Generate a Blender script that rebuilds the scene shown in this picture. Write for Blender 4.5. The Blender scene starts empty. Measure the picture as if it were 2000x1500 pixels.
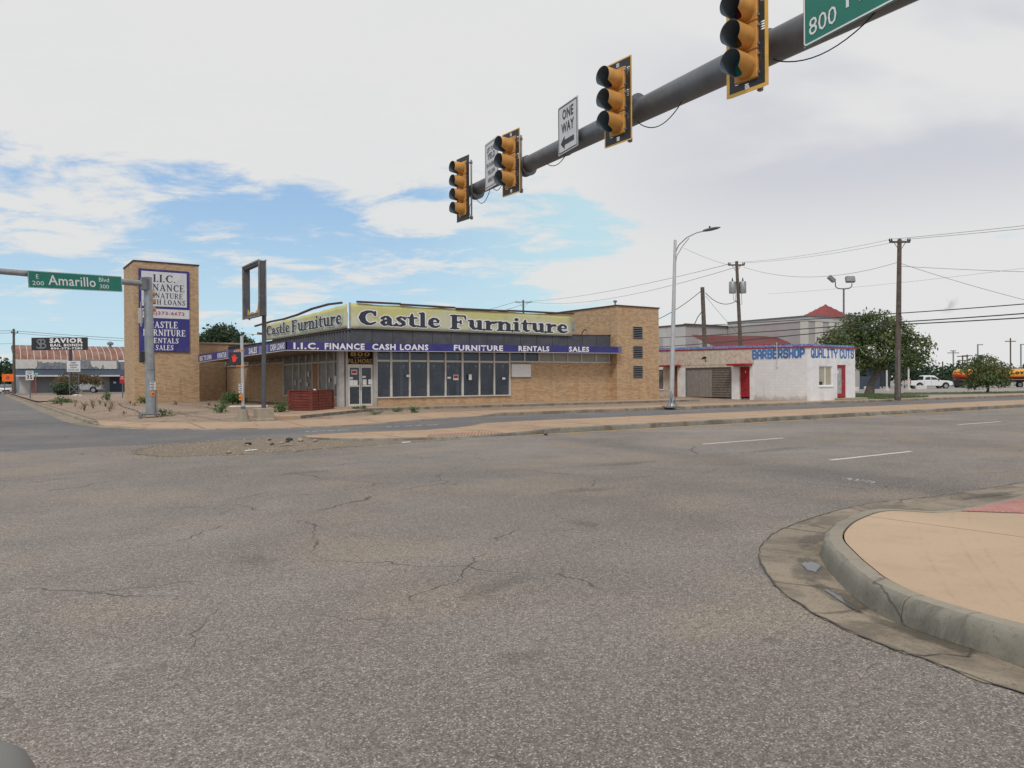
import bpy, bmesh, math, random
import numpy as np
from mathutils import Vector, Matrix, noise as mnoise
S = bpy.context.scene
COL = S.collection
rad = math.radians
# ------------------------------------------------------------------ camera
YAW, PITCH, ROLL = rad(34.7), rad(-0.19), 0.0065
cam = bpy.data.cameras.new('camera'); camo = bpy.data.objects.new('camera', cam); COL.objects.link(camo)
cam.sensor_width = 36.0; cam.lens = 27.0; cam.clip_start = 0.05; cam.clip_end = 5000
fw = Vector((math.sin(YAW)*math.cos(PITCH), math.cos(YAW)*math.cos(PITCH), math.sin(PITCH)))
r0 = Vector((math.cos(YAW), -math.sin(YAW), 0)); u0 = r0.cross(fw)
cr = r0*math.cos(ROLL)-u0*math.sin(ROLL); cu = u0*math.cos(ROLL)+r0*math.sin(ROLL)
mw = Matrix((cr, cu, -fw)).transposed().to_4x4(); mw.translation = (0, 0, 1.5)
camo.matrix_world = mw
S.camera = camo
# ------------------------------------------------------------------ world: daylight sky with broken cloud
S.view_settings.view_transform = 'Standard'; S.view_settings.look = 'None'
S.view_settings.exposure = 0.0; S.view_settings.gamma = 1.0; S.view_settings.use_curve_mapping = False
SUN_EL, SUN_ROT = rad(50), rad(222)
w = bpy.data.worlds.new('World'); S.world = w; w.use_nodes = True
nt = w.node_tree; nt.nodes.clear()
def nd(t, **k):
    n = nt.nodes.new(t)
    for a, b in k.items(): setattr(n, a, b)
    return n
def lk(a, b): nt.links.new(a, b)
def mth(op, a, b=None, c=None, clamp=False):
    n = nd('ShaderNodeMath', operation=op, use_clamp=clamp)
    for i, v in enumerate((a, b, c)):
        if v is None: continue
        if isinstance(v, (int, float)): n.inputs[i].default_value = v
        else: lk(v, n.inputs[i])
    return n.outputs[0]
def vmth(op, a, b=None):
    n = nd('ShaderNodeVectorMath', operation=op)
    for i, v in enumerate((a, b)):
        if v is None: continue
        if isinstance(v, (tuple, Vector)): n.inputs[i].default_value = v
        else: lk(v, n.inputs[i])
    return n.outputs['Value'] if op in ('DOT_PRODUCT', 'LENGTH') else n.outputs[0]
def smst(v, a, b, lo=0., hi=1.):
    n = nd('ShaderNodeMapRange', interpolation_type='SMOOTHSTEP')
    lk(v, n.inputs[0])
    for i, x in enumerate((a, b, lo, hi)): n.inputs[i+1].default_value = x
    return n.outputs[0]
def mixc(f, a, b, mode='MIX'):
    n = nd('ShaderNodeMix', data_type='RGBA', blend_type=mode)
    if isinstance(f, (int, float)): n.inputs[0].default_value = f
    else: lk(f, n.inputs[0])
    for i, v in ((6, a), (7, b)):
        if isinstance(v, tuple): n.inputs[i].default_value = (*v[:3], 1)
        else: lk(v, n.inputs[i])
    return n.outputs[2]
def fbm(vec, scale, det=6, rough=.55, dist=0.):
    n = nd('ShaderNodeTexNoise'); n.inputs['Scale'].default_value = scale
    n.inputs['Detail'].default_value = det; n.inputs['Roughness'].default_value = rough
    n.inputs['Distortion'].default_value = dist
    lk(vec, n.inputs['Vector']); return n.outputs[0]
geo = nd('ShaderNodeTexCoord'); dirv = geo.outputs['Generated']
sky = nd('ShaderNodeTexSky', sky_type='NISHITA', sun_disc=False)
sky.sun_elevation = SUN_EL; sky.sun_rotation = SUN_ROT; sky.altitude = 1100; sky.dust_density = 1.0
sx = nd('ShaderNodeSeparateXYZ'); lk(dirv, sx.inputs[0]); ez = sx.outputs[2]
rs = vmth('DOT_PRODUCT', dirv, r0); fs = vmth('DOT_PRODUCT', dirv, Vector((fw.x, fw.y, 0)).normalized())
den = mth('ADD', mth('MAXIMUM', ez, 0.0), 0.13)
cx = nd('ShaderNodeCombineXYZ'); lk(mth('DIVIDE', rs, den), cx.inputs[0]); lk(mth('DIVIDE', fs, den), cx.inputs[1])
cv = nd('ShaderNodeMapping'); cv.inputs['Location'].default_value = (3.1, 1.7, .4); cv.inputs['Rotation'].default_value = (0, 0, .25); cv.inputs['Scale'].default_value = (1., 1.25, 1)
lk(cx.outputs[0], cv.inputs[0]); cvv = cv.outputs[0]
n1 = mth('ADD', mth('MULTIPLY', fbm(cvv, 1.15, 9, .6, .35), .5), mth('MULTIPLY', fbm(cvv, 3.0, 8, .62, .4), .5))
n0 = fbm(cvv, .38, 4, .5, .2)
up = smst(ez, .23, .33); low = smst(ez, .05, .16); right = smst(rs, -.12, .30)
bias = mth('ADD', mth('MULTIPLY', up, .26), mth('MULTIPLY', right, .17))
bias = mth('ADD', bias, mth('MULTIPLY', low, .09))
bias = mth('SUBTRACT', bias, mth('MULTIPLY', mth('MULTIPLY', smst(rs, -.1, .05), smst(rs, .24, .12)), mth('MULTIPLY', smst(ez, .13, .165), mth('MULTIPLY', smst(ez, .25, .2), .14))))
cov = mth('ADD', mth('ADD', n1, mth('MULTIPLY', mth('SUBTRACT', n0, .5), .55)), bias)
cmask = smst(cov, .515, .63)
# thin veil near the horizon on the right side
veil = mth('MULTIPLY', smst(rs, .02, .26), .97)
cmask = mth('MAXIMUM', cmask, mth('MULTIPLY', veil, smst(ez, .17, .10)))
blue = mixc(smst(ez, .30, .03), (.31, .51, .80), (.54, .75, .86))
blue = mixc(smst(rs, -.18, .10), blue, (.56, .78, .84))
skyc = mixc(.82, sky.outputs[0], (1, 1, 1))
bl = mixc(.85, vmth('MULTIPLY', sky.outputs[0], (.1, .1, .1)), blue)
n2 = fbm(cvv, .55, 5, .5, .6)
greym = mth('MULTIPLY', smst(n2, .44, .60), mth('MULTIPLY', smst(rs, .0, .35), smst(ez, .14, .26)))
cc = mixc(greym, (.765, .765, .765), (.60, .615, .675))
cc = mixc(mth('MULTIPLY', smst(n1, .44, .62), mth('MULTIPLY', smst(rs, .25, -.1), .5)), cc, (.72, .76, .76))
# a small dark cloud scrap low on the right
lp = Vector((cr.x*.567+fw.x, cr.y*.567+fw.y, .098)).normalized()
blob = mth('MULTIPLY', smst(vmth('LENGTH', vmth('SUBTRACT', dirv, lp)), .014, .002), smst(fbm(dirv, 60, 3), .42, .6))
cc = mixc(mth('MULTIPLY', blob, .7), cc, (.42, .43, .47))
final = mixc(cmask, bl, cc)
bg = nd('ShaderNodeBackground'); lk(final, bg.inputs[0]); bg.inputs[1].default_value = 1.0
wo = nd('ShaderNodeOutputWorld'); lk(bg.outputs[0], wo.inputs[0])
# ------------------------------------------------------------------ sun behind thin cloud
sl = bpy.data.lights.new('sun', 'SUN'); sl.energy = 1.5; sl.angle = rad(11); sl.color = (1, .95, .88)
so = bpy.data.objects.new('sun', sl); COL.objects.link(so)
sd = Vector((math.sin(SUN_ROT)*math.cos(SUN_EL), math.cos(SUN_ROT)*math.cos(SUN_EL), math.sin(SUN_EL)))
so.rotation_euler = sd.to_track_quat('Z', 'Y').to_euler(); so.location = (0, 0, 40)

# ================================================================== materials
def srgb(r, g, b):
    f = lambda c: (c/255/12.92) if c/255 <= .04045 else ((c/255+.055)/1.055)**2.4
    return (f(r), f(g), f(b))
def newmat(name):
    global nt
    m = bpy.data.materials.new(name); m.use_nodes = True; nt = m.node_tree; nt.nodes.clear()
    o = nd('ShaderNodeOutputMaterial'); b = nd('ShaderNodeBsdfPrincipled'); lk(b.outputs[0], o.inputs[0])
    return m, b, o
def pos(): return nd('ShaderNodeNewGeometry').outputs['Position']
def obj(): return nd('ShaderNodeTexCoord').outputs['Object']
def bump(b, h, strength, dist=.01):
    n = nd('ShaderNodeBump'); n.inputs['Strength'].default_value = strength; n.inputs['Distance'].default_value = dist
    lk(h, n.inputs['Height']); lk(n.outputs[0], b.inputs['Normal'])
def sc(c, k): return tuple(min(x*k, 1) for x in c)
def M(name, col, rough=.7, var=.12, scale=3., metal=0., bmp=0., grime=None, gs=1.2, spec=.4):
    m, b, o = newmat(name)
    p = obj(); n = fbm(p, scale, 5, .6)
    c = mixc(smst(n, .3, .7), sc(col, 1-var), sc(col, 1+var))
    if grime:
        g = fbm(p, gs, 6, .65, .5)
        c = mixc(mth('MULTIPLY', smst(g, .48, .66), .8), c, grime)
    lk(c, b.inputs['Base Color'])
    lk(smst(n, 0, 1, max(rough-.1, .03), min(rough+.1, 1)), b.inputs['Roughness'])
    b.inputs['Metallic'].default_value = metal; b.inputs['Specular IOR Level'].default_value = spec
    if bmp: bump(b, fbm(p, scale*8, 4, .6), bmp)
    return m
MAT = {}
def brick_mat(name, c1, c2, mortar, bw=.30, bh=.085, painted=False):
    m, b, o = newmat(name)
    s = nd('ShaderNodeSeparateXYZ'); lk(pos(), s.inputs[0])
    cmb = nd('ShaderNodeCombineXYZ'); lk(mth('ADD', s.outputs[0], s.outputs[1]), cmb.inputs[0]); lk(s.outputs[2], cmb.inputs[1])
    t = nd('ShaderNodeTexBrick'); lk(cmb.outputs[0], t.inputs['Vector'])
    t.inputs['Scale'].default_value = 1; t.inputs['Brick Width'].default_value = bw; t.inputs['Row Height'].default_value = bh
    t.inputs['Mortar Size'].default_value = .013; t.inputs['Mortar Smooth'].default_value = .3; t.inputs['Bias'].default_value = -.25
    t.inputs['Color1'].default_value = (*c1, 1); t.inputs['Color2'].default_value = (*c2, 1); t.inputs['Mortar'].default_value = (*mortar, 1)
    p = pos(); n = fbm(p, .7, 6, .6); n2 = fbm(p, 7, 4, .7)
    c = mixc(mth('MULTIPLY', smst(n2, .45, .7), .35), t.outputs[0], sc(c1, .45 if not painted else .85))
    c = mixc(smst(n, .25, .75, 0, .30), c, sc(mortar, .8))
    if painted: sz_ = nd('ShaderNodeSeparateXYZ'); lk(p, sz_.inputs[0]); c = mixc(mth('MULTIPLY', smst(mth('ADD', sz_.outputs[2], mth('MULTIPLY', mth('SUBTRACT', fbm(p, 2.5, 6, .7), .5), 1.1)), .55, .15), .6), c, (.34, .27, .20))
    st_ = fbm(vmth('MULTIPLY', p, (2.2, 2.2, .16)), 1.4, 5, .65); c = mixc(mth('MULTIPLY', smst(st_, .52, .72), .38), c, sc(c2, .9 if not painted else .72))
    lk(c, b.inputs['Base Color']); b.inputs['Roughness'].default_value = .85
    bump(b, mth('SUBTRACT', 1, t.outputs['Fac']), .5, .012)
    return m
MAT['brick'] = brick_mat('tan_brick', (.60, .40, .225), (.34, .19, .10), (.46, .35, .24), .29, .092)
MAT['whitebrick'] = brick_mat('white_painted_brick', (.80, .80, .82), (.73, .73, .76), (.72, .72, .75), .4, .2, True)

def road_mat(name, base, tint, stone=95., contrast=.75, cracks=True, dark=(.06, .058, .06)):
    m, b, o = newmat(name)
    p = pos()
    v = nd('ShaderNodeTexVoronoi'); v.inputs['Scale'].default_value = stone; lk(p, v.inputs['Vector'])
    v2 = nd('ShaderNodeTexVoronoi'); v2.inputs['Scale'].default_value = stone*.42; lk(p, v2.inputs['Vector'])
    sp = nd('ShaderNodeSeparateColor'); lk(v.outputs['Color'], sp.inputs[0])
    sp2 = nd('ShaderNodeSeparateColor'); lk(v2.outputs['Color'], sp2.inputs[0])
    big = fbm(p, .16, 5, .6, .6); mid = fbm(p, .9, 6, .65, .3); fine = fbm(p, 25, 3, .7)
    c = mixc(smst(big, .33, .68), sc(base, .80), sc(tint, 1.12))
    gt_ = fbm(p, .22, 4, .6, .5); c = mixc(mth('MULTIPLY', smst(gt_, .52, .66), .35), c, (base[0]*.72, base[1]*.82, base[2]*.92))
    tk_ = fbm(vmth('MULTIPLY', p, (.10, 1.1, 1)), 1.0, 5, .6, .3); c = mixc(mth('MULTIPLY', smst(tk_, .5, .64), .30), c, sc(base, .70))
    pt_ = nd('ShaderNodeTexVoronoi'); pt_.inputs['Scale'].default_value = .17; lk(vmth('ADD', p, vmth('MULTIPLY', nd('ShaderNodeTexNoise').outputs['Color'], (.0, .0, 0))), pt_.inputs['Vector']); ps_ = nd('ShaderNodeSeparateColor'); lk(pt_.outputs['Color'], ps_.inputs[0]); c = mixc(mth('MULTIPLY', smst(ps_.outputs[0], .55, .6), .16), c, sc(base, .62))
    oil_ = fbm(p, 1.7, 5, .7, 1.2); c = mixc(mth('MULTIPLY', smst(oil_, .64, .74), .4), c, sc(base, .5))
    c = mixc(smst(mid, .3, .72, 0, .30), c, sc(base, .62))
    hue = fbm(p, .5, 3, .5)
    c = mixc(mth('MULTIPLY', smst(hue, .48, .66), .30), c, (base[0]*1.35, base[1]*1.2, base[2]*.95))
    g = mth('ADD', mth('MULTIPLY', sp.outputs[0], .65), mth('MULTIPLY', sp2.outputs[0], .35))
    k = mth('ADD', 1-.5*contrast, mth('MULTIPLY', smst(g, .15, .95), contrast))
    k = mth('MULTIPLY', k, mth('ADD', .82, mth('MULTIPLY', fine, .36)))
    mu = nd('ShaderNodeVectorMath', operation='SCALE'); lk(c, mu.inputs[0]); lk(k, mu.inputs['Scale']); c = mu.outputs[0]
    # light aggregate
    c = mixc(mth('MULTIPLY', smst(sp.outputs[1], .90, .94), .5), c, sc(base, 2.7))
    if cracks:
        dv = nd('ShaderNodeVectorMath', operation='ADD'); lk(p, dv.inputs[0])
        nn = nd('ShaderNodeTexNoise'); nn.inputs['Scale'].default_value = 1.1; nn.inputs['Detail'].default_value = 4; lk(p, nn.inputs['Vector'])
        lk(vmth('MULTIPLY', nn.outputs['Color'], (.9, .9, 0)), dv.inputs[1])
        for s_, wd, seed in ((.26, .0032, .0), (.11, .0016, 7.3)):
            mp = nd('ShaderNodeMapping'); mp.inputs['Location'].default_value = (seed, seed, 0); lk(dv.outputs[0], mp.inputs[0])
            e = nd('ShaderNodeTexVoronoi', feature='DISTANCE_TO_EDGE'); e.inputs['Scale'].default_value = s_; lk(mp.outputs[0], e.inputs['Vector'])
            cm = mth('MULTIPLY', smst(e.outputs[0], wd, wd*.25), smst(fbm(p, .45, 3), .47, .56))
            c = mixc(mth('MULTIPLY', cm, .75), c, dark)
    lk(c, b.inputs['Base Color']); b.inputs['Roughness'].default_value = .88; b.inputs['Specular IOR Level'].default_value = .25
    hgt = mth('ADD', mth('MULTIPLY', mth('SUBTRACT', 1, v.outputs['Distance']), 1.), fine)
    bump(b, hgt, .6, .008)
    return m
MAT['asphalt'] = road_mat('chip_seal_asphalt', (.258, .229, .208), (.262, .235, .213), 130, .75)
MAT['asphalt2'] = road_mat('smooth_asphalt', (.178, .172, .178), (.185, .176, .174), 120, .5)
def conc_mat(name, c1, c2, joint=None, cr=.5, crs=.5, speck=.25, oil=.4, dark=None, jo=(0, 0), scuff=False):
    m, b, o = newmat(name); p = pos()
    big = fbm(p, .35, 6, .6, .4); mid = fbm(p, 2.2, 6, .7); fine = fbm(p, 40, 3, .8)
    c = mixc(smst(big, .3, .7), c1, c2)
    c = mixc(mth('MULTIPLY', smst(mid, .46, .72), oil), c, sc(c1, .52))
    c = mixc(mth('MULTIPLY', smst(fine, .55, .68), speck), c, sc(c1, .45))
    h = fine
    if joint:
        t = nd('ShaderNodeTexBrick'); mp = nd('ShaderNodeMapping'); mp.inputs['Location'].default_value = (jo[0], jo[1], 0); lk(p, mp.inputs[0]); lk(mp.outputs[0], t.inputs['Vector'])
        t.offset = 0; t.inputs['Scale'].default_value = 1
        t.inputs['Brick Width'].default_value = joint[0]; t.inputs['Row Height'].default_value = joint[1]; t.inputs['Mortar Size'].default_value = joint[2]
        t.inputs['Mortar Smooth'].default_value = .1
        c = mixc(mth('MULTIPLY', t.outputs['Fac'], .75), c, sc(c1, .30))
    if cr:
        nn = nd('ShaderNodeTexNoise'); nn.inputs['Scale'].default_value = 1.3; nn.inputs['Detail'].default_value = 5; lk(p, nn.inputs['Vector'])
        dv = vmth('ADD', p, vmth('MULTIPLY', nn.outputs['Color'], (.8, .8, 0)))
        e = nd('ShaderNodeTexVoronoi', feature='DISTANCE_TO_EDGE'); e.inputs['Scale'].default_value = crs; lk(dv, e.inputs['Vector'])
        cm = mth('MULTIPLY', smst(e.outputs[0], .012, .003), smst(fbm(p, .5, 3), .42, .55))
        c = mixc(mth('MULTIPLY', cm, cr), c, sc(c1, .28))
    if dark:
        c = mixc(mth('MULTIPLY', smst(fbm(p, 1.1, 6, .7, 1.), .45, .62), .8), c, dark)
    if scuff:   # two dusty tyre tracks crossing the slab
        s = nd('ShaderNodeSeparateXYZ'); lk(p, s.inputs[0])
        d = mth('SUBTRACT', mth('MULTIPLY', mth('SUBTRACT', s.outputs[1], 3.46), .857), mth('MULTIPLY', mth('SUBTRACT', s.outputs[0], 7.48), .515))
        d = mth('ADD', d, mth('MULTIPLY', mth('POWER', mth('SUBTRACT', s.outputs[0], 6.2), 2.), .03))
        for o1 in (0, .14, .42): c = mixc(mth('MULTIPLY', smst(mth('ABSOLUTE', mth('SUBTRACT', d, o1)), .022, .006), mth('MULTIPLY', smst(mid, .35, .65), .22)), c, sc(c1, .66))
    lk(c, b.inputs['Base Color']); b.inputs['Roughness'].default_value = .85; b.inputs['Specular IOR Level'].default_value = .3
    bump(b, h, .25, .004)
    return m
MAT['slab'] = conc_mat('new_tan_concrete', (.47, .345, .235), (.53, .395, .275), (6.8, 60, .012), 0, .5, .22, .22, None, (-.4, 30), scuff=True)
MAT['kerb'] = conc_mat('kerb_concrete', (.34, .305, .24), (.26, .235, .19), None, .6, .9, .45, .4)
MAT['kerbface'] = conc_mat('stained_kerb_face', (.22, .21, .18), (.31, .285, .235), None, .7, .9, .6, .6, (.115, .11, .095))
MAT['gutter'] = conc_mat('gutter_concrete', (.34, .285, .215), (.26, .22, .17), None, .7, .5, 1.3, .6, (.145, .12, .095))
MAT['lot'] = conc_mat('old_lot_concrete', (.29, .215, .16), (.36, .27, .20), (3.7, 3.4, .05), .95, .5, .35, .6)
MAT['walk'] = conc_mat('sidewalk_concrete', (.45, .315, .215), (.39, .275, .19), (3.0, 30, .03), .45, .35, .25, .4)
MAT['farconc'] = conc_mat('far_pavement', (.34, .31, .28), (.29, .27, .25), (6, 6, .03), .3, .2, .2, .3)
def gravel_mat():
    m, b, o = newmat('gravel_bed'); p = pos()
    v = nd('ShaderNodeTexVoronoi'); v.inputs['Scale'].default_value = 55; lk(p, v.inputs['Vector'])
    s = nd('ShaderNodeSeparateColor'); lk(v.outputs['Color'], s.inputs[0])
    c = mixc(s.outputs[0], (.20, .165, .125), (.40, .32, .235)); c = mixc(smst(v.outputs['Distance'], .35, .8), c, (.11, .09, .07))
    lk(c, b.inputs['Base Color']); b.inputs['Roughness'].default_value = .9; bump(b, v.outputs['Distance'], .8, -.02)
    # feather the edges of the spilled gravel into the road
    tr = nd('ShaderNodeBsdfTransparent'); mx = nd('ShaderNodeMixShader')
    at = nd('ShaderNodeAttribute'); at.attribute_name = 'edge'
    a = smst(mth('ADD', at.outputs['Fac'], mth('MULTIPLY', mth('SUBTRACT', fbm(p, 5, 5, .8), .5), .9)), .35, .55)
    lk(a, mx.inputs[0]); lk(tr.outputs[0], mx.inputs[1]); lk(b.outputs[0], mx.inputs[2]); lk(mx.outputs[0], o.inputs[0])
    return m
MAT['gravel'] = gravel_mat()
def wet_mat(name, col, rough, k0=.35, k1=.6, amt=1.):
    m, b, o = newmat(name); p = pos(); n = fbm(p, 9, 5, .7)
    lk(mixc(n, sc(col, .7), sc(col, 1.3)), b.inputs['Base Color']); b.inputs['Roughness'].default_value = rough
    tr = nd('ShaderNodeBsdfTransparent'); mx = nd('ShaderNodeMixShader'); at = nd('ShaderNodeAttribute'); at.attribute_name = 'edge'
    a = mth('MULTIPLY', smst(mth('ADD', at.outputs['Fac'], mth('MULTIPLY', mth('SUBTRACT', n, .5), 1.1)), k0, k1), amt)
    lk(a, mx.inputs[0]); lk(tr.outputs[0], mx.inputs[1]); lk(b.outputs[0], mx.inputs[2]); lk(mx.outputs[0], o.inputs[0]); return m
MAT['puddle'] = wet_mat('gutter_water', (.09, .09, .085), .04)
MAT['wet'] = wet_mat('damp_stain', (.11, .095, .075), .5, .3, 1.0, .55)
MAT['oilstain'] = wet_mat('oil_stain', (.055, .05, .048), .6, .3, 1.3, .26)
def leaf_mat(name, a, b_, c_):
    m, b, o = newmat(name)
    ri = nd('ShaderNodeNewGeometry').outputs['Random Per Island']
    n = fbm(pos(), .55, 3)
    c = mixc(ri, a, b_); c = mixc(smst(n, .5, .68), c, c_)
    lk(c, b.inputs['Base Color']); b.inputs['Roughness'].default_value = .6; b.inputs['Specular IOR Level'].default_value = .25
    tl = nd('ShaderNodeBsdfTranslucent'); lk(c, tl.inputs[0]); ms = nd('ShaderNodeMixShader'); ms.inputs[0].default_value = .25
    lk(b.outputs[0], ms.inputs[1]); lk(tl.outputs[0], ms.inputs[2]); lk(ms.outputs[0], o.inputs[0])
    return m
MAT['leaf'] = leaf_mat('tree_leaves', (.075, .115, .05), (.145, .19, .075), (.20, .225, .09))
MAT['leafd'] = leaf_mat('dark_leaves', (.04, .07, .045), (.075, .12, .065), (.09, .12, .065))
MAT['weed'] = leaf_mat('weed_leaves', (.06, .12, .045), (.11, .19, .07), (.15, .20, .08))
MAT['dry'] = leaf_mat('dry_weed', (.14, .10, .06), (.22, .17, .10), (.12, .13, .06))
MAT['grass'] = conc_mat('mown_grass', (.085, .11, .045), (.12, .13, .06), None, 0, .5, .5, .4)
MAT['dirt'] = conc_mat('far_ground', (.20, .18, .14), (.16, .155, .12), None, 0, .5, .3, .3)
MAT['bark'] = M('bark', (.10, .085, .07), .9, .3, 6, bmp=.6)
MAT['wood'] = M('weathered_pole_wood', (.115, .092, .075), .9, .3, 5, bmp=.5)
MAT['galv'] = M('galvanised_steel', (.33, .35, .37), .45, .12, 4, metal=.55, grime=(.27, .28, .29), gs=2.5)
MAT['galvd'] = M('dull_mast_steel', (.165, .178, .20), .5, .12, 3, metal=.5, grime=(.20, .215, .24), gs=1.6)
MAT['lamp'] = M('lamp_post_aluminium', (.52, .53, .54), .45, .08, 3, metal=.5)
MAT['yellow'] = M('signal_yellow', (.58, .29, .075), .5, .14, 5, grime=(.42, .22, .08), gs=4)
MAT['black'] = M('black_plate', (.03, .034, .042), .5, .15, 4)
MAT['visorin'] = M('visor_inside', (.12, .155, .19), .55, .15, 4)
MAT['retro'] = M('retroreflective_yellow', (.75, .45, .10), .5, .06, 6)
MAT['signwhite'] = M('sign_white', (.62, .63, .67), .4, .05, 4, grime=(.54, .54, .56), gs=2)
MAT['signblack'] = M('sign_black', (.03, .03, .035), .5, .05, 4)
MAT['signgreen'] = M('sign_green', (.013, .19, .145), .35, .06, 4)
MAT['letwhite'] = M('letter_white', (.80, .80, .82), .45, .03, 4)
MAT['alum'] = M('aluminium_back', (.45, .46, .48), .4, .06, 4, metal=.6)
MAT['cable'] = M('black_cable', (.02, .02, .022), .6, .1, 4)
MAT['wire'] = M('grey_wire', (.05, .05, .055), .6, .1, 4)
MAT['orange'] = M('orange_plastic', (.75, .24, .03), .45, .08, 6)
MAT['fascia'] = M('dark_fascia', (.080, .083, .10), .6, .15, 2, grime=(.11, .11, .12), gs=1.)
MAT['soffit'] = M('brown_soffit', (.22, .165, .135), .8, .15, 2)
MAT['band'] = M('blue_vinyl_band', (.040, .038, .20), .5, .15, 1.2, grime=(.065, .062, .22), gs=.8)
MAT['bandpale'] = M('faded_and_lit_blue_vinyl', (.16, .16, .36), .5, .2, .9)
MAT['mullion'] = M('mullion_aluminium', (.60, .58, .55), .5, .08, 4, metal=.1)
MAT['column'] = M('painted_column', (.42, .41, .41), .6, .12, 2, grime=(.32, .29, .26), gs=2)
MAT['paper'] = M('paper', (.72, .73, .74), .7, .06, 12)
MAT['redpaper'] = M('red_print', (.45, .04, .05), .6, .06, 12)
MAT['gold'] = M('gold_lettering', (.42, .27, .08), .5, .2, 10)
MAT['lettdark'] = M('navy_black_print', (.035, .045, .065), .55, .1, 3)
MAT['maroon'] = M('maroon_wood_trim', (.085, .045, .045), .8, .2, 4)
MAT['ply'] = M('plywood_orange', (.38, .17, .075), .8, .15, 4)
MAT['redwood'] = M('red_stained_boards', (.19, .045, .035), .8, .3, 3, bmp=.3, grime=(.10, .03, .025), gs=3)
MAT['concblock'] = M('concrete_block', (.34, .29, .23), .9, .12, 6, bmp=.4)
MAT['whiteblk'] = M('white_painted_concrete', (.66, .64, .60), .8, .1, 6)
MAT['beige'] = M('peeling_beige_stucco', (.60, .53, .45), .9, .12, 3, grime=(.42, .33, .25), gs=4., bmp=.4)
MAT['whitewall'] = M('white_stucco', (.80, .80, .82), .85, .05, 2, bmp=.15, grime=(.68, .67, .66), gs=1.1)
MAT['blue'] = M('blue_paint', (.06, .18, .46), .6, .3, 1.5)
MAT['bluetrim'] = M('blue_parapet', (.10, .20, .50), .7, .3, 3, grime=(.65, .66, .70), gs=9)
MAT['redpaint'] = M('red_paint', (.34, .022, .035), .5, .12, 3)
MAT['redpeel'] = M('red_brown_timber', (.26, .11, .07), .8, .2, 3)
MAT['greyboard'] = M('weathered_grey_boards', (.22, .20, .19), .9, .3, 3, bmp=.3, grime=(.12, .11, .10), gs=3)
MAT['louvre'] = M('louvre_slats', (.16, .17, .19), .6, .1, 4)
MAT['hole'] = M('dark_opening', (.012, .012, .015), .9, .1, 4)
MAT['pinkgrey'] = M('pinkish_grey_stucco', (.40, .37, .37), .9, .06, .6)
MAT['palegrey'] = M('pale_grey_stucco', (.50, .50, .50), .9, .05, .6)
MAT['ivory'] = M('ivory_stucco', (.60, .58, .54), .9, .05, .6)
MAT['redroof'] = M('red_metal_roof', (.34, .075, .075), .5, .15, 2)
MAT['carwhite'] = M('white_car_paint', (.74, .76, .79), .22, .03, 2, spec=.6)
MAT['carsilver'] = M('silver_car_paint', (.45, .46, .48), .28, .04, 2, metal=.4, spec=.6)
MAT['carglass'] = M('car_glass', (.02, .025, .03), .08, .05, 2, spec=.8)
MAT['tyre'] = M('tyre_rubber', (.025, .025, .027), .8, .1, 6)
MAT['rim'] = M('wheel_rim', (.40, .41, .43), .35, .08, 6, metal=.7)
MAT['trimdark'] = M('dark_plastic', (.04, .04, .045), .6, .1, 4)
MAT['tail'] = M('tail_light', (.35, .02, .02), .3, .1, 4)
MAT['headl'] = M('headlight', (.75, .77, .8), .15, .04, 4)
MAT['shade'] = M('window_blind', (.42, .39, .30), .7, .06, 3)
MAT['bluewhite'] = M('pale_window_panel', (.36, .38, .345), .5, .08, 1.5)
MAT['room'] = M('shop_interior', (.30, .30, .31), .9, .1, 1)
MAT['curtain'] = M('grey_curtain', (.46, .52, .54), .8, .2, 3)
MAT['peelwhite'] = M('peeling_white_board', (.60, .58, .56), .85, .08, 2)
MAT['board'] = M('grey_streaked_board', (.20, .215, .235), .8, .25, 1.6, grime=(.34, .35, .36), gs=1.3)
MAT['bluewall'] = M('blue_grey_wall', (.22, .235, .27), .8, .06, 1)
MAT['navy'] = M('dark_blue_wall', (.045, .065, .10), .7, .1, 1)
MAT['pink'] = M('faded_pink_panel', (.38, .20, .19), .8, .15, 2)
MAT['tin'] = M('tin_vent', (.25, .26, .28), .5, .1, 3, metal=.5)
MAT['tacpink'] = M('tactile_pink', (.32, .155, .135), .8, .15, 6, grime=(.30, .20, .16), gs=3)
MAT['tacred'] = M('worn_tactile_red', (.36, .20, .16), .85, .15, 6)
MAT['paint'] = M('road_paint_white', (.62, .62, .62), .7, .12, 8)
MAT['paintye'] = M('road_paint_yellow', (.62, .36, .06), .7, .15, 5)
MAT['water'] = M('gutter_puddle', (.10, .10, .095), .06, .1, 5, spec=.8)
MAT['rock'] = M('pebble_stone', (.34, .275, .20), .9, .4, 9)
MAT['mirror'] = M('car_grey_plastic', (.19, .185, .17), .55, .06, 5)
MAT['crack'] = M('crack_line', (.085, .077, .07), .9, .2, 8)
def emis(name, col, st):
    m, b, o = newmat(name); b.inputs['Base Color'].default_value = (*col, 1)
    b.inputs['Emission Color'].default_value = (*col, 1); b.inputs['Emission Strength'].default_value = st
    return m
MAT['redled'] = emis('red_hand_led', (.65, .03, .03), .25)
MAT['greenled'] = emis('green_signal_lens', (.015, .12, .09), .06)
MAT['lens_r'] = M('dark_red_lens', (.10, .02, .02), .25, .1, 8)
MAT['lens_y'] = M('dark_amber_lens', (.12, .07, .02), .25, .1, 8)
MAT['lens_g'] = M('dark_green_lens', (.02, .07, .055), .25, .1, 8)
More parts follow.
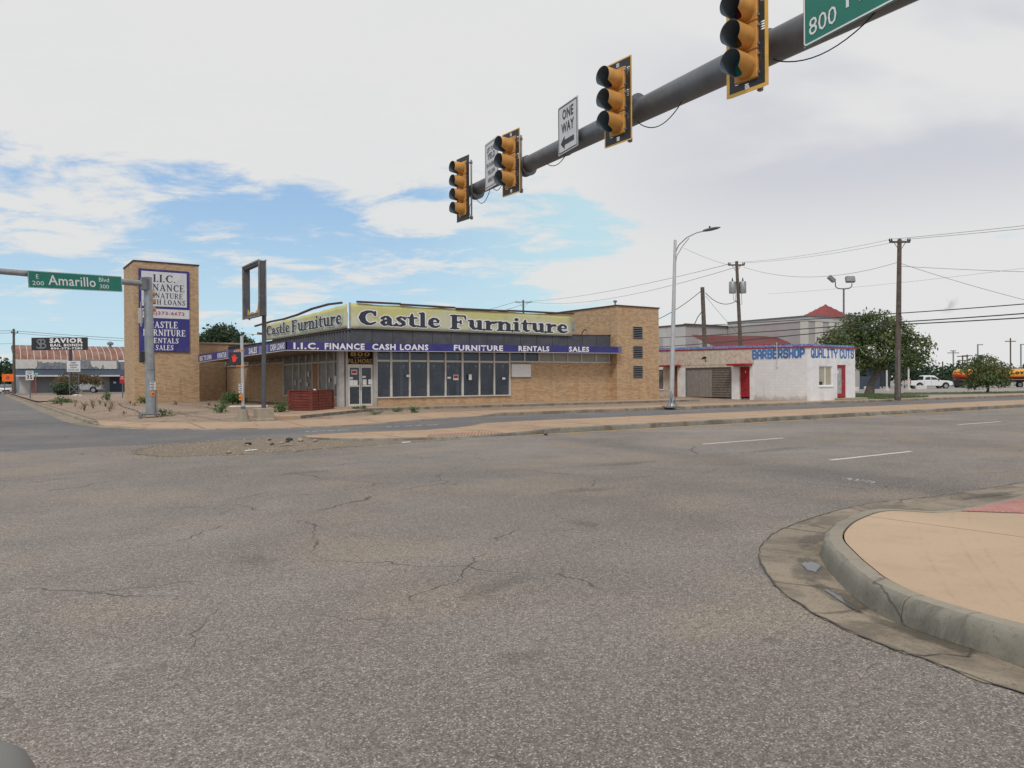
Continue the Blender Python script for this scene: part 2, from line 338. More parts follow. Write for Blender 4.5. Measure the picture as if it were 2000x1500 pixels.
def glass_mat(name, tint, refl=.10, pane_lift=.16):
    m, b, o = newmat(name)
    tr = nd('ShaderNodeBsdfTransparent'); tr.inputs[0].default_value = (*tint, 1)
    gl = nd('ShaderNodeBsdfGlossy'); gl.inputs['Roughness'].default_value = .16; gl.inputs[0].default_value = (.8, .88, 1, 1)
    lw0 = nd('ShaderNodeLayerWeight'); lw0.inputs[0].default_value = .5; fac_ = mth('ADD', mth('MULTIPLY', mth('POWER', lw0.outputs['Facing'], 4.), .75), .05)
    bp = nd('ShaderNodeBump'); bp.inputs['Strength'].default_value = .05; lk(fbm(pos(), .8, 2), bp.inputs['Height']); lk(bp.outputs[0], gl.inputs['Normal'])
    mx = nd('ShaderNodeMixShader'); lk(mth('ADD', fac_, refl, clamp=True), mx.inputs[0]); lk(gl.outputs[0], mx.inputs[2]); lk(mx.outputs[0], o.inputs[0])
    df = nd('ShaderNodeBsdfDiffuse'); df.inputs[0].default_value = (.16, .18, .21, 1); m2 = nd('ShaderNodeMixShader'); lk(smst(fbm(pos(), 1.5, 5, .7), .3, .8, pane_lift*.5, pane_lift*1.6), m2.inputs[0]); lk(tr.outputs[0], m2.inputs[1]); lk(df.outputs[0], m2.inputs[2]); lk(m2.outputs[0], mx.inputs[1])  # grey diffuse mixed into the glass to brighten the dim interior
    return m
MAT['blindpane'] = M('pane_over_blind', (.43, .40, .30), .22, .12, 5, spec=.6)
MAT['doorpane'] = M('pane_over_curtain', (.36, .39, .37), .22, .15, 3, spec=.6)
MAT['signorange'] = M('construction_orange', (.85, .15, .02), .4, .05, 3)
MAT['tacdome'] = M('tactile_dome_pink', (.50, .27, .24), .8, .1, 6)
MAT['filmglass'] = M('curtained_glass', (.135, .17, .185), .25, .35, 1.8, spec=.7)
MAT['garage1'] = M('smooth_grey_boards', (.27, .25, .235), .9, .15, 2, bmp=.2, grime=(.20, .185, .17), gs=2)
MAT['garage2'] = M('peeling_brown_boards', (.20, .175, .15), .95, .35, 5, bmp=.5, grime=(.10, .085, .07), gs=5)
MAT['rib'] = M('maroon_roof_rib', (.17, .035, .035), .6, .1, 3)  # ribs and seams in a darker maroon than the roof sheet
MAT['mud'] = M('brown_mud', (.085, .06, .045), .25, .2, 6)
MAT['glass'] = glass_mat('shop_glass', (.70, .76, .82), .0)
def banner_mat():
    m, b, o = newmat('weathered_banner'); p = pos()
    s = nd('ShaderNodeSeparateXYZ'); lk(p, s.inputs[0])
    n = fbm(p, .35, 5, .6, .8); n2 = fbm(p, 1.3, 5, .65, .4)
    hz = smst(mth('ADD', s.outputs[2], mth('MULTIPLY', mth('SUBTRACT', n, .5), 3.0)), 4.7, 5.4)
    c = mixc(hz, (.56, .57, .43), (.57, .55, .24))
    c = mixc(smst(n2, .5, .75, 0, .5), c, (.38, .38, .15))
    lk(c, b.inputs['Base Color']); b.inputs['Roughness'].default_value = .6
    bump(b, n2, .4, .03)
    return m
MAT['banner'] = banner_mat()
def quonset_mat():
    m, b, o = newmat('rusted_quonset_roof'); p = pos()
    n = fbm(p, .5, 6, .7); n2 = fbm(p, 4, 5, .7)
    c = mixc(smst(n, .35, .65), (.20, .085, .06), (.30, .16, .12)); c = mixc(mth('MULTIPLY', smst(n2, .55, .75), .5), c, (.42, .33, .28))
    lk(c, b.inputs['Base Color']); b.inputs['Roughness'].default_value = .7
    return m
MAT['quonset'] = quonset_mat()
def tank_mat():
    m, b, o = newmat('tanker_livery'); p = obj()
    s = nd('ShaderNodeSeparateXYZ'); lk(p, s.inputs[0])
    wv = mth('ADD', s.outputs[2], mth('MULTIPLY', s.outputs[0], -.06))
    c = mixc(smst(wv, .42, .46), (.24, .02, .015), (.70, .12, .02))
    c = mixc(smst(wv, .72, .76), c, (.80, .36, .03)); c = mixc(smst(wv, 1.02, 1.06), c, (.82, .14, .02)); c = mixc(smst(wv, 1.22, 1.26), c, (.85, .45, .04))
    lk(c, b.inputs['Base Color']); b.inputs['Roughness'].default_value = .3
    return m
MAT['tank'] = tank_mat()

# ================================================================== mesh helpers
class MB:
    def __init__(s): s.v = []; s.f = []; s.m = []; s.mi = 0
    def add(s, vs, fs):
        o = len(s.v); s.v += [tuple(v) for v in vs]
        for f in fs: s.f.append([i+o for i in f]); s.m.append(s.mi)
        return s
    def box(s, x0, x1, y0, y1, z0, z1):
        return s.add([(x, y, z) for x in (x0, x1) for y in (y0, y1) for z in (z0, z1)],
                     [(0, 1, 3, 2), (4, 6, 7, 5), (0, 4, 5, 1), (2, 3, 7, 6), (0, 2, 6, 4), (1, 5, 7, 3)])
    def obox(s, c, ax, ay, az, hx, hy, hz):
        c = Vector(c); vs = [c+ax*(i*hx)+ay*(j*hy)+az*(k*hz) for i in (-1, 1) for j in (-1, 1) for k in (-1, 1)]
        return s.add(vs, [(0, 1, 3, 2), (4, 6, 7, 5), (0, 4, 5, 1), (2, 3, 7, 6), (0, 2, 6, 4), (1, 5, 7, 3)])
    def tube(s, pts, r, n=8, cap=True):
        pts = [Vector(p) for p in pts]; rr = r if isinstance(r, (list, tuple)) else [r]*len(pts)
        vs = []; fs = []; prev = None
        for i, p in enumerate(pts):
            d = (pts[min(i+1, len(pts)-1)]-pts[max(i-1, 0)]).normalized()
            a = prev if prev is not None else (Vector((0, 0, 1)) if abs(d.z) < .9 else Vector((1, 0, 0)))
            a = (a-d*a.dot(d)).normalized(); prev = a; b = d.cross(a)
            for k in range(n):
                t = 2*math.pi*k/n; vs.append(p+(a*math.cos(t)+b*math.sin(t))*rr[i])
        for i in range(len(pts)-1):
            for k in range(n):
                fs.append((i*n+k, i*n+(k+1) % n, (i+1)*n+(k+1) % n, (i+1)*n+k))
        if cap: fs.append(tuple(range(n))[::-1]); fs.append(tuple((len(pts)-1)*n+k for k in range(n)))
        return s.add(vs, fs)
    def prism(s, poly, o, a, b, d):
        """poly 2D extruded: o + a*u + b*v, thickness vector d"""
        o, a, b, d = Vector(o), Vector(a), Vector(b), Vector(d); n = len(poly)
        vs = [o+a*u+b*v for u, v in poly]; vs += [v+d for v in vs]
        return s.add(vs, [tuple(range(n))[::-1], tuple(range(n, 2*n))]+[(i, (i+1) % n, n+(i+1) % n, n+i) for i in range(n)])
    def lathe(s, prof, c, n=16, axis='z'):
        vs = []; fs = []
        for r, h in prof:
            for k in range(n):
                t = 2*math.pi*k/n; vs.append((c[0]+r*math.cos(t), c[1]+r*math.sin(t), c[2]+h))
        for i in range(len(prof)-1):
            for k in range(n): fs.append((i*n+k, i*n+(k+1) % n, (i+1)*n+(k+1) % n, (i+1)*n+k))
        fs.append(tuple(range(n))[::-1]); fs.append(tuple((len(prof)-1)*n+k for k in range(n)))
        return s.add(vs, fs)
    def build(s, name, mat, parent=None, kind=None, smooth=False, bevel=0, label=None, world=True):
        me = bpy.data.meshes.new(name)
        vs = s.v
        if parent is not None and world:
            r = parent
            while r.parent: r = r.parent
            inv = r.matrix_basis.inverted(); vs = [tuple(inv @ Vector(v)) for v in vs]
        me.from_pydata(vs, [], s.f)
        for mm in (mat if isinstance(mat, list) else [mat]): me.materials.append(MAT[mm] if isinstance(mm, str) else mm)
        if isinstance(mat, list): me.polygons.foreach_set('material_index', s.m)
        if bevel:
            bm = bmesh.new(); bm.from_mesh(me)
            bmesh.ops.bevel(bm, geom=[e for e in bm.edges if len(e.link_faces) == 2 and e.calc_face_angle(0) > .5], offset=bevel, segments=1, affect='EDGES', clamp_overlap=True)
            bm.to_mesh(me); bm.free()
        if smooth:
            me.polygons.foreach_set('use_smooth', [True]*len(me.polygons))
            try: me.set_sharp_from_angle(angle=rad(40))
            except Exception: pass
        me.update()
        o = bpy.data.objects.new(name, me); COL.objects.link(o)
        if parent is not None: o.parent = parent
        if kind: o['kind'] = kind
        if label: o['label'] = label
        return o
def thing(name, label, cat, loc=(0, 0, 0), rz=0, group=None):
    o = bpy.data.objects.new(name, None); COL.objects.link(o); o.empty_display_size = .2
    o.location = loc; o.rotation_euler = (0, 0, rz)
    o.matrix_basis = Matrix.Translation(loc) @ Matrix.Rotation(rz, 4, 'Z')
    o['label'] = label; o['category'] = cat
    if group: o['group'] = group
    return o
def tag(o, label, cat, group=None):
    o['label'] = label; o['category'] = cat
    if group: o['group'] = group
    return o
def copy_tree(o, parent=None):
    c = o.copy(); COL.objects.link(c)
    if parent is not None: c.parent = parent
    for ch in list(o.children): copy_tree(ch, c)
    return c
def X(*a): return Vector(a)
EX, EY, EZ = X(1, 0, 0), X(0, 1, 0), X(0, 0, 1)
def text(s, name, mat, parent, org, right, up, w, h, bold=.0, ext=.006, kind=None, fit=True, label=None):
    """built-in font lettering fitted into a w x h rectangle whose lower-left corner is org"""
    cu_ = bpy.data.curves.new('txt', 'FONT'); cu_.body = s; cu_.size = 1; cu_.offset = bold; cu_.resolution_u = 2; cu_.space_character = 1.0+bold*4.5
    to = bpy.data.objects.new('txt', cu_); COL.objects.link(to)
    bpy.context.view_layer.update()
    dg = bpy.context.evaluated_depsgraph_get()
    me = bpy.data.meshes.new_from_object(to.evaluated_get(dg)); bpy.data.objects.remove(to)
    n = len(me.vertices); co = np.empty(n*3); me.vertices.foreach_get('co', co); co = co.reshape(-1, 3)
    x0, x1, y0, y1 = co[:, 0].min(), co[:, 0].max(), co[:, 1].min(), co[:, 1].max()
    kx = w/(x1-x0); ky = h/(y1-y0)
    right, up, org = Vector(right), Vector(up), Vector(org); nr = right.cross(up)
    P_ = np.outer((co[:, 0]-x0)*kx, right)+np.outer((co[:, 1]-y0)*ky, up)+np.array(org)+np.array(nr)*ext
    if parent is not None:
        r = parent
        while r.parent: r = r.parent
        inv = np.array(r.matrix_basis.inverted()); P_ = P_ @ inv[:3, :3].T+inv[:3, 3]
    me.vertices.foreach_set('co', P_.ravel()); me.materials.clear(); me.materials.append(MAT[mat]); me.name = name
    me.update()
    o = bpy.data.objects.new(name, me); COL.objects.link(o)
    if parent is not None: o.parent = parent
    if label: o['label'] = label
    return o
# ---- drawn lettering: union of round strokes, outlined by marching squares
def stroke_field(strokes, gx, gy):
    D = np.full(gx.shape, 9.0)
    for st in strokes:
        for (x0, y0, a), (x1, y1, b) in zip(st, st[1:] if len(st) > 1 else st):
            dx, dy = x1-x0, y1-y0; L = dx*dx+dy*dy+1e-9
            t = np.clip(((gx-x0)*dx+(gy-y0)*dy)/L, 0, 1)
            D = np.minimum(D, np.hypot(gx-x0-t*dx, gy-y0-t*dy)-(a+(b-a)*t))
    return D
def glyph_mesh(strokes, grow=0., res=.028):
    xs = [p[0] for s in strokes for p in s]; ys = [p[1] for s in strokes for p in s]
    g = .25+grow
    ax = np.arange(min(xs)-g, max(xs)+g, res); ay = np.arange(min(ys)-g, max(ys)+g, res)
    gx, gy = np.meshgrid(ax, ay, indexing='ij'); D = stroke_field(strokes, gx, gy)-grow
    V = []; Fc = []; idx = {}
    def vid(k, p):
        if k not in idx: idx[k] = len(V); V.append(p)
        return idx[k]
    I, J = D.shape
    neg = D < 0
    act = neg[:-1, :-1] | neg[1:, :-1] | neg[1:, 1:] | neg[:-1, 1:]
    for i, j in zip(*np.nonzero(act)):
        cs = [(i, j), (i+1, j), (i+1, j+1), (i, j+1)]; poly = []
        for k in range(4):
            a, b = cs[k], cs[(k+1) % 4]; da, db = D[a], D[b]
            if da < 0: poly.append(vid(('c', a), (ax[a[0]], ay[a[1]])))
            if (da < 0) != (db < 0):
                t = da/(da-db); key = ('e', min(a, b), max(a, b))
                poly.append(vid(key, (ax[a[0]]+(ax[b[0]]-ax[a[0]])*t, ay[a[1]]+(ay[b[1]]-ay[a[1]])*t)))
        if len(poly) > 2: Fc.append(poly)
    return V, Fc
COOP = {
 'C': (.92, [[(.74, .72, .06), (.70, .84, .075), (.58, .90, .07), (.42, .88, .09), (.24, .74, .125), (.18, .50, .15), (.24, .27, .13), (.40, .12, .10), (.58, .10, .075), (.76, .22, .05)], [(.76, .90, .05), (.76, .66, .05)]]),
 'a': (.70, [[(.15, .50, .085), (.27, .62, .06), (.40, .60, .08), (.47, .46, .11), (.47, .16, .11), (.56, .06, .06), (.66, .08, .04)], [(.42, .38, .05), (.26, .36, .08), (.15, .22, .10), (.24, .09, .08), (.40, .12, .06)]]),
 's': (.58, [[(.48, .52, .055), (.40, .62, .05), (.28, .64, .06), (.16, .53, .09), (.26, .40, .10), (.40, .30, .10), (.44, .17, .09), (.30, .06, .065), (.16, .08, .06), (.08, .18, .05)], [(.48, .64, .04), (.49, .48, .04)], [(.08, .04, .04), (.08, .22, .04)]]),
 't': (.54, [[(.24, .86, .05), (.22, .62, .11), (.22, .20, .115), (.32, .07, .08), (.47, .11, .045)], [(.06, .62, .055), (.46, .62, .055)]]),
 'l': (.44, [[(.20, .92, .11), (.20, .12, .11)], [(.05, .94, .05), (.2, .95, .05)], [(.04, .05, .05), (.37, .05, .05)]]),
 'e': (.68, [[(.50, .40, .055), (.50, .52, .08), (.40, .63, .065), (.26, .62, .08), (.15, .48, .11), (.14, .28, .125), (.24, .12, .10), (.40, .07, .07), (.57, .17, .045)], [(.15, .36, .04), (.53, .38, .04)]]),
 'F': (.84, [[(.22, .1, .125), (.22, .88, .125)], [(.06, .93, .055), (.70, .93, .055)], [(.72, .92, .05), (.74, .72, .04)], [(.22, .50, .06), (.50, .50, .06)], [(.52, .62, .045), (.52, .38, .045)], [(.05, .05, .05), (.42, .05, .05)]]),
 'u': (.80, [[(.20, .60, .11), (.20, .26, .115), (.30, .09, .085), (.44, .10, .06), (.54, .22, .05)], [(.58, .60, .11), (.58, .10, .11)], [(.05, .63, .05), (.20, .64, .05)], [(.44, .63, .05), (.58, .64, .05)], [(.58, .05, .05), (.76, .05, .045)]]),
 'r': (.62, [[(.20, .60, .11), (.20, .10, .11)], [(.05, .63, .05), (.20, .64, .05)], [(.04, .05, .05), (.38, .05, .05)], [(.28, .42, .05), (.38, .58, .07), (.50, .57, .10)]]),
 'n': (.82, [[(.20, .60, .11), (.20, .10, .11)], [(.05, .63, .05), (.20, .64, .05)], [(.04, .05, .05), (.36, .05, .05)], [(.26, .45, .05), (.36, .60, .06), (.50, .62, .07), (.60, .48, .11), (.60, .10, .11)], [(.46, .05, .05), (.76, .05, .05)]]),
 'i': (.42, [[(.20, .60, .11), (.20, .10, .11)], [(.05, .63, .05), (.20, .64, .05)], [(.04, .05, .05), (.37, .05, .05)], [(.20, .87, .115), (.201, .87, .115)]]),
 ' ': (.36, [])}
def poly(pts, r=.085): return [(x, y, r) for x, y in pts]
def sl_(x0, x1, y): return [(x0, y, .025), (x1, y, .025)]
SER = {}   # slab serif capitals
def _ser():
    T, t = .085, .04
    st = lambda x: [[(x, .07, T), (x, .93, T)], sl_(x-.13, x+.13, .025), sl_(x-.13, x+.13, .975)]
    SER['I'] = (.36, st(.18))
    SER['F'] = (.70, st(.2)+[[(.2, .955, t), (.6, .955, t)], [(.6, .95, .03), (.61, .76, .03)], [(.2, .5, t), (.46, .5, t)], [(.46, .6, .03), (.46, .4, .03)]])
    SER['E'] = (.74, st(.2)+[[(.2, .955, t), (.6, .955, t)], [(.6, .95, .03), (.61, .76, .03)], [(.2, .5, t), (.46, .5, t)], [(.46, .6, .03), (.46, .4, .03)], [(.2, .045, t), (.64, .045, t)], [(.64, .05, .03), (.65, .25, .03)]])
    SER['L'] = (.68, st(.2)+[[(.2, .045, t), (.6, .045, t)], [(.6, .05, .03), (.61, .25, .03)]])
    SER['T'] = (.74, [[(.37, .07, T), (.37, .93, T)], sl_(.24, .5, .025), [(.06, .955, t), (.68, .955, t)], [(.06, .95, .03), (.05, .74, .03)], [(.68, .95, .03), (.69, .74, .03)]])
    SER['H'] = (.86, st(.2)+st(.66)+[[(.2, .5, t), (.66, .5, t)]])
    SER['N'] = (.88, [[(.18, .07, t), (.18, .93, t)], [(.2, .9, T), (.66, .12, T)], [(.68, .07, t), (.68, .95, t)], sl_(.05, .3, .025), sl_(.05, .2, .975), sl_(.55, .82, .975)])
    SER['A'] = (.86, [[(.42, .93, t), (.16, .07, t)], [(.42, .93, T*.7), (.68, .07, T)], [(.26, .33, t), (.6, .33, t)], sl_(.04, .28, .025), sl_(.54, .82, .025)])
    SER['C'] = (.80, [[(.68, .74, .04), (.56, .93, t), (.4, .95, .05), (.22, .8, T*.8), (.14, .5, T+.015), (.22, .2, T*.8), (.4, .05, .05), (.56, .07, t), (.7, .24, .03)], [(.69, .95, .03), (.69, .7, .03)]])
    SER['G'] = (.86, SER['C'][1]+[[(.68, .1, T*.8), (.68, .42, T*.8)], sl_(.54, .8, .45)])
    SER['O'] = (.86, [[(.42, .95, .05), (.22, .82, T*.8), (.14, .5, T+.01), (.22, .18, T*.8), (.42, .05, .05), (.62, .18, T*.8), (.70, .5, T+.01), (.62, .82, T*.8), (.42, .95, .05)]])
    SER['S'] = (.66, [[(.54, .76, .03), (.46, .92, t), (.32, .95, .05), (.16, .82, T*.8), (.2, .64, T*.9), (.4, .46, T), (.5, .28, T*.9), (.44, .1, T*.7), (.28, .05, .05), (.14, .1, t), (.07, .26, .03)], [(.55, .95, .03), (.55, .72, .03)], [(.07, .04, .03), (.07, .28, .03)]])
    SER['R'] = (.82, st(.2)+[[(.2, .955, t), (.42, .955, t), (.56, .86, T*.8), (.57, .68, T*.8), (.44, .53, t), (.2, .52, t)], [(.40, .52, T*.8), (.62, .08, T*.8)], sl_(.62, .78, .025)])
    SER['U'] = (.86, [[(.2, .95, T), (.2, .3, T), (.28, .1, T*.7), (.44, .05, .045), (.6, .12, t), (.66, .3, t), (.66, .95, t)], sl_(.06, .34, .975), sl_(.54, .8, .975)])
    SER['.'] = (.26, [[(.12, .08, .08), (.121, .08, .08)]])
    SER[' '] = (.38, [])
_ser()
BLK = {   # squared-off capitals with chamfered corners
 'B': [[(.1, 0), (.1, 1), (.5, 1), (.62, .88), (.62, .62), (.5, .52), (.1, .52)], [(.5, .52), (.64, .4), (.64, .12), (.52, 0), (.1, 0)]],
 'A': [[(.08, 0), (.08, .8), (.22, 1), (.5, 1), (.64, .8), (.64, 0)], [(.08, .42), (.64, .42)]],
 'R': [[(.1, 0), (.1, 1), (.5, 1), (.64, .86), (.64, .58), (.5, .46), (.1, .46)], [(.36, .46), (.64, 0)]],
 'E': [[(.62, 1), (.1, 1), (.1, 0), (.62, 0)], [(.1, .5), (.5, .5)]],
 'S': [[(.64, .78), (.64, .9), (.52, 1), (.22, 1), (.1, .88), (.1, .64), (.22, .52), (.52, .5), (.64, .38), (.64, .12), (.52, 0), (.2, 0), (.08, .12), (.08, .24)]],
 'H': [[(.1, 0), (.1, 1)], [(.64, 0), (.64, 1)], [(.1, .5), (.64, .5)]],
 'O': [[(.24, 1), (.5, 1), (.64, .84), (.64, .16), (.5, 0), (.24, 0), (.1, .16), (.1, .84), (.24, 1)]],
 'P': [[(.1, 0), (.1, 1), (.5, 1), (.64, .86), (.64, .56), (.5, .42), (.1, .42)]],
 'Q': [[(.24, 1), (.5, 1), (.64, .84), (.64, .2), (.5, 0), (.24, 0), (.1, .16), (.1, .84), (.24, 1)], [(.42, .28), (.7, -.06)]],
 'U': [[(.1, 1), (.1, .14), (.22, 0), (.52, 0), (.64, .14), (.64, 1)]],
 'L': [[(.1, 1), (.1, 0), (.6, 0)]], 'I': [[(.37, 1), (.37, 0)], [(.2, 1), (.54, 1)], [(.2, 0), (.54, 0)]],
 'T': [[(.06, 1), (.68, 1)], [(.37, 1), (.37, 0)]], 'Y': [[(.08, 1), (.08, .7), (.37, .48), (.66, .7), (.66, 1)], [(.37, .48), (.37, 0)]],
 'C': [[(.64, .74), (.64, .88), (.52, 1), (.24, 1), (.1, .86), (.1, .14), (.24, 0), (.52, 0), (.64, .12), (.64, .26)]], ' ': []}
BLKF = {k: ((.45 if k == ' ' else .84), [poly(p, .125) for p in v]) for k, v in BLK.items()}
def drawn(s, font, name, mat, parent, org, right, up, w, h, outline=None, res=.03, ext=.006, lab=None, top=1.0):
    """each letter its own mesh; outline=(material, width)"""
    org, right, up = Vector(org), Vector(right), Vector(up); nr = right.cross(up)
    adv = sum(font[c][0] for c in s); kx = w/adv; ky = h/top; x = 0; outs = []; cache = {}
    for c in s:
        wd, st = font[c]
        if st:
            if outline:
                V, Fc = glyph_mesh(st, outline[1], res)
                mb = MB(); mb.add([org+right*((x+a)*kx)+up*(b*ky)+nr*ext for a, b in V], Fc); mb.build('letter_outline', outline[0], parent)
            if c not in cache: cache[c] = glyph_mesh(st, 0, res)
            V, Fc = cache[c]
            mb = MB(); mb.add([org+right*((x+a)*kx)+up*(b*ky)+nr*(ext+.006 if outline else ext) for a, b in V], Fc)
            outs.append(mb.build(name, mat, parent))
        x += wd
    return outs
# ================================================================== ground, roads, kerbs
def sheet(name, polyxy, z, mat, kind='structure', parent=None, zf=None):
    mb = MB(); mb.add([(x, y, zf(x, y) if zf else z) for x, y in polyxy], [tuple(range(len(polyxy)))])
    return mb.build(name, mat, parent, kind=kind)
sheet('ground', [(2500*math.cos(a*.2618), 2500*math.sin(a*.2618)) for a in range(24)], -.09, 'dirt')
sheet('road', [(-60, -60), (500, -60), (500, 20.7), (-60, 20.7)], 0, 'asphalt')
sheet('far_roadway', [(-60, 20.7), (500, 20.7), (500, 29.2), (-60, 29.2)], 0, 'asphalt2')
sheet('side_street', [(-12, 29.2), (3.5, 29.2), (3.5, 500), (-12, 500)], 0, 'asphalt2')
def sstep(a, b, x):
    t = max(0, min(1, (x-a)/(b-a))); return t*t*(3-2*t)
KP = [(3.4, 33), (3.5, 31), (3.8, 29.6), (4.6, 27.8), (5.9, 25.95), (7.7, 25.15), (9.2, 24.85), (10.7, 24.9), (12.6, 25.8), (13.7, 26.7), (16.7, 27.7), (20, 27.9), (500, 27.9)]
def kerb_y(x):
    for (x0, y0), (x1, y1) in zip(KP, KP[1:]):
        if x <= x1: return y0+(y1-y0)*(x-x0)/(x1-x0)
    return 27.9
def gz(y): return .12+.14*sstep(34, 42, y)
def lot_z(x, y):
    d = min(y-kerb_y(max(x, 3.4)), (x-3.4)*1.0+.0 if y > 33 else 9)
    eh = .13 if (x > 18.6 or y > 32) else .025+.105*sstep(17.6, 18.6, x)
    if y > 32 and x < 18: eh = .10
    return eh+(gz(y)-eh)*sstep(0, 2.5, d)+.012*mnoise.noise(Vector((x*.5, y*.5, 0)))*min(1, max(d, 0))
def lot_strip(name, d0, d1, nd_, mat, x0, x1, dx, ytop=None):
    xs = []; x = x0
    while x < x1: xs.append(x); x += dx if x < 22 else dx*3
    xs.append(x1); mb = MB(); vs = []; fs = []
    for xx in xs:
        yk = kerb_y(xx)
        for j in range(nd_+1):
            a = yk+d0; b = (yk+d1) if ytop is None else ytop
            y = a+(b-a)*(j/nd_)**1.3; vs.append((xx, y, lot_z(xx, y)))
    for i in range(len(xs)-1):
        for j in range(nd_): fs.append((i*(nd_+1)+j, (i+1)*(nd_+1)+j, (i+1)*(nd_+1)+j+1, i*(nd_+1)+j+1))
    mb.add(vs, fs); return mb.build(name, mat, kind='structure', smooth=True)
lot_strip('sidewalk', .16, 3.0, 8, 'walk', 3.56, 500, .35)
lot_strip('concrete_lot', 3.0, 0, 30, 'lot', 3.56, 49.6, .45, ytop=70)
# kerb: a raised lip with a vertical face, along the far pavement
mb = MB(); pts = [(3.4, y) for y in (300, 140, 70, 50, 40, 36)]+[(x, kerb_y(x)) for x in (3.4, 3.5, 3.8, 4.6, 5.2, 5.9, 6.8, 7.7, 9.2, 10.7, 12.6, 13.7, 15.2, 16.7, 17.6, 18.0, 18.6, 20, 30, 50, 80, 140, 500)]
vs = []; fs = []
for i, (x, y) in enumerate(pts):
    a = Vector(pts[max(i-1, 0)]); b = Vector(pts[min(i+1, len(pts)-1)]); t = (b-a).normalized(); nrm = Vector((-t.y, t.x))
    h = .115 if y > 70 else lot_z(min(x, 49)+.01, y+.01)+.004; p0 = Vector((x, y)); p1 = p0+nrm*.19; h2 = h if y > 70 else h+.003
    vs += [(p0.x-nrm.x*.03, p0.y-nrm.y*.03, -.06), (p0.x, p0.y, h-.02), (p0.x+nrm.x*.03, p0.y+nrm.y*.03, h), (p1.x, p1.y, h2), (p1.x, p1.y, -.06)]
for i in range(len(pts)-1):
    for k in range(4): fs.append((i*5+k, (i+1)*5+k, (i+1)*5+k+1, i*5+k+1))
mb.add(vs, fs); mb.build('kerb', 'gutter', kind='structure')
# gutter strip of the side street
sheet('gutter', [(2.75, 36), (3.42, 33.5), (3.42, 400), (2.75, 400)], .004, 'gutter')
sheet('gutter', [(3.0, 32), (3.5, 29.2), (4.4, 27.4), (5.0, 26.9), (3.7, 30), (3.42, 33.5), (2.75, 36)], .004, 'gutter')
sheet('far_pavement', [(49.6, 30.9), (500, 30.9), (500, 500), (49.6, 500)], .10, 'farconc')
sheet('far_yard', [(3.59, 70), (49.6, 70), (49.6, 500), (3.59, 500)], .20, 'lot')
sheet('side_lane', [(3.59, 118), (60, 118), (60, 130), (3.59, 130)], .215, 'asphalt2')
# raised walk in front of the furniture shop
rw = [(8.7, 29.3), (9.3, 28.9), (10.1, 28.85), (10.6, 29.3), (15.7, 34.5), (38.9, 34.5), (38.9, 37.3), (15.5, 37.9), (11.3, 36), (8.7, 31)]
mb = MB(); n = len(rw)
mb.add([(x, y, .25) for x, y in rw]+[(x, y, 0) for x, y in rw], [tuple(range(n))]+[(i, n+i, n+(i+1) % n, (i+1) % n) for i in range(n)])
mb.build('raised_walk', 'walk', kind='structure', bevel=.015)
mb = MB()
for a, b in zip(rw[2:6], rw[3:6]):
    a = Vector((*a, 0)); b = Vector((*b, 0)); d = (b-a).normalized(); q = Vector((d.y, -d.x, 0))
    mb.add([a+q*.004, b+q*.004, b+q*.004+EZ*.246, a+q*.004+EZ*.246], [(0, 1, 2, 3)])
mb.build('walk_kerb_face', 'kerbface', kind='structure')
# grass
mb = MB(); g1 = [(49.9, 29.3), (52, 29), (57, 29.2), (60, 30.3), (62, 33), (66, 38), (64, 43), (49.9, 43)]
g2 = [(66, 36.5), (72, 33.6), (82, 31.8), (120, 31.6), (120, 34.5), (84, 35), (72, 39)]
for g_ in (g1, g2): mb.add([(x, y, .17) for x, y in g_]+[(x, y, .0) for x, y in g_], [tuple(range(len(g_)))]+[(i, len(g_)+i, len(g_)+(i+1) % len(g_), (i+1) % len(g_)) for i in range(len(g_))])
mb.build('grass_verge', 'grass', kind='structure')
rng = np.random.default_rng(5)
def inpoly(p, poly_):
    x, y = p; c = False; n = len(poly_)
    for i in range(n):
        x0, y0 = poly_[i]; x1, y1 = poly_[(i+1) % n]
        if (y0 > y) != (y1 > y) and x < (x1-x0)*(y-y0)/(y1-y0)+x0: c = not c
    return c
mb = MB(); cnt = 0
while cnt < 7000:
    g_ = g1 if rng.random() < .6 else g2
    x = rng.uniform(49.9, 66 if g_ is g1 else 110); y = rng.uniform(28.5, 43 if g_ is g1 else 39)
    if g_ is g2: x = 66+(x-49.9)*.73
    if not inpoly((x, y), g_): continue
    h = rng.uniform(.04, .12); a = rng.uniform(0, 6.28); dx, dy = .03*math.cos(a), .03*math.sin(a)
    mb.add([(x-dx, y-dy, .165), (x+dx, y+dy, .165), (x+rng.uniform(-.05, .05), y, .17+h)], [(0, 1, 2)]); cnt += 1
o = mb.build('grass', 'weed', kind='stuff'); tag(o, 'short green grass on the verge under the big tree and along the driveway', 'grass')
# median
def lofted(name, secs, mat, kind='structure', closed=False, parent=None, smooth=False):
    n = len(secs[0]); mb = MB(); mb.add([p for s_ in secs for p in s_], [(i*n+k, (i+1)*n+k, (i+1)*n+k+1, i*n+k+1) for i in range(len(secs)-1) for k in range(n-1)])
    return mb.build(name, mat, parent, kind=kind, smooth=smooth)
med = [(7.25, 20.0, 20.6, .03), (7.4, 19.3, 20.85, .05), (8, 18.4, 20.95, .055), (9, 17.75, 20.95, .06), (10, 17.55, 20.85, .06), (11, 17.47, 20.7, .055), (12, 17.46, 20.75, .07), (12.9, 17.46, 21.0, .10), (13.6, 17.46, 21.3, .145), (16, 17.46, 21.5, .15), (25, 17.46, 21.5, .15), (60, 17.46, 21.5, .15), (500, 17.46, 21.5, .15)]
lofted('median', [[(x, a+.17, h), (x, (a+b)/2, h+.012), (x, b-.15, h)] for x, a, b, h in med], 'walk')
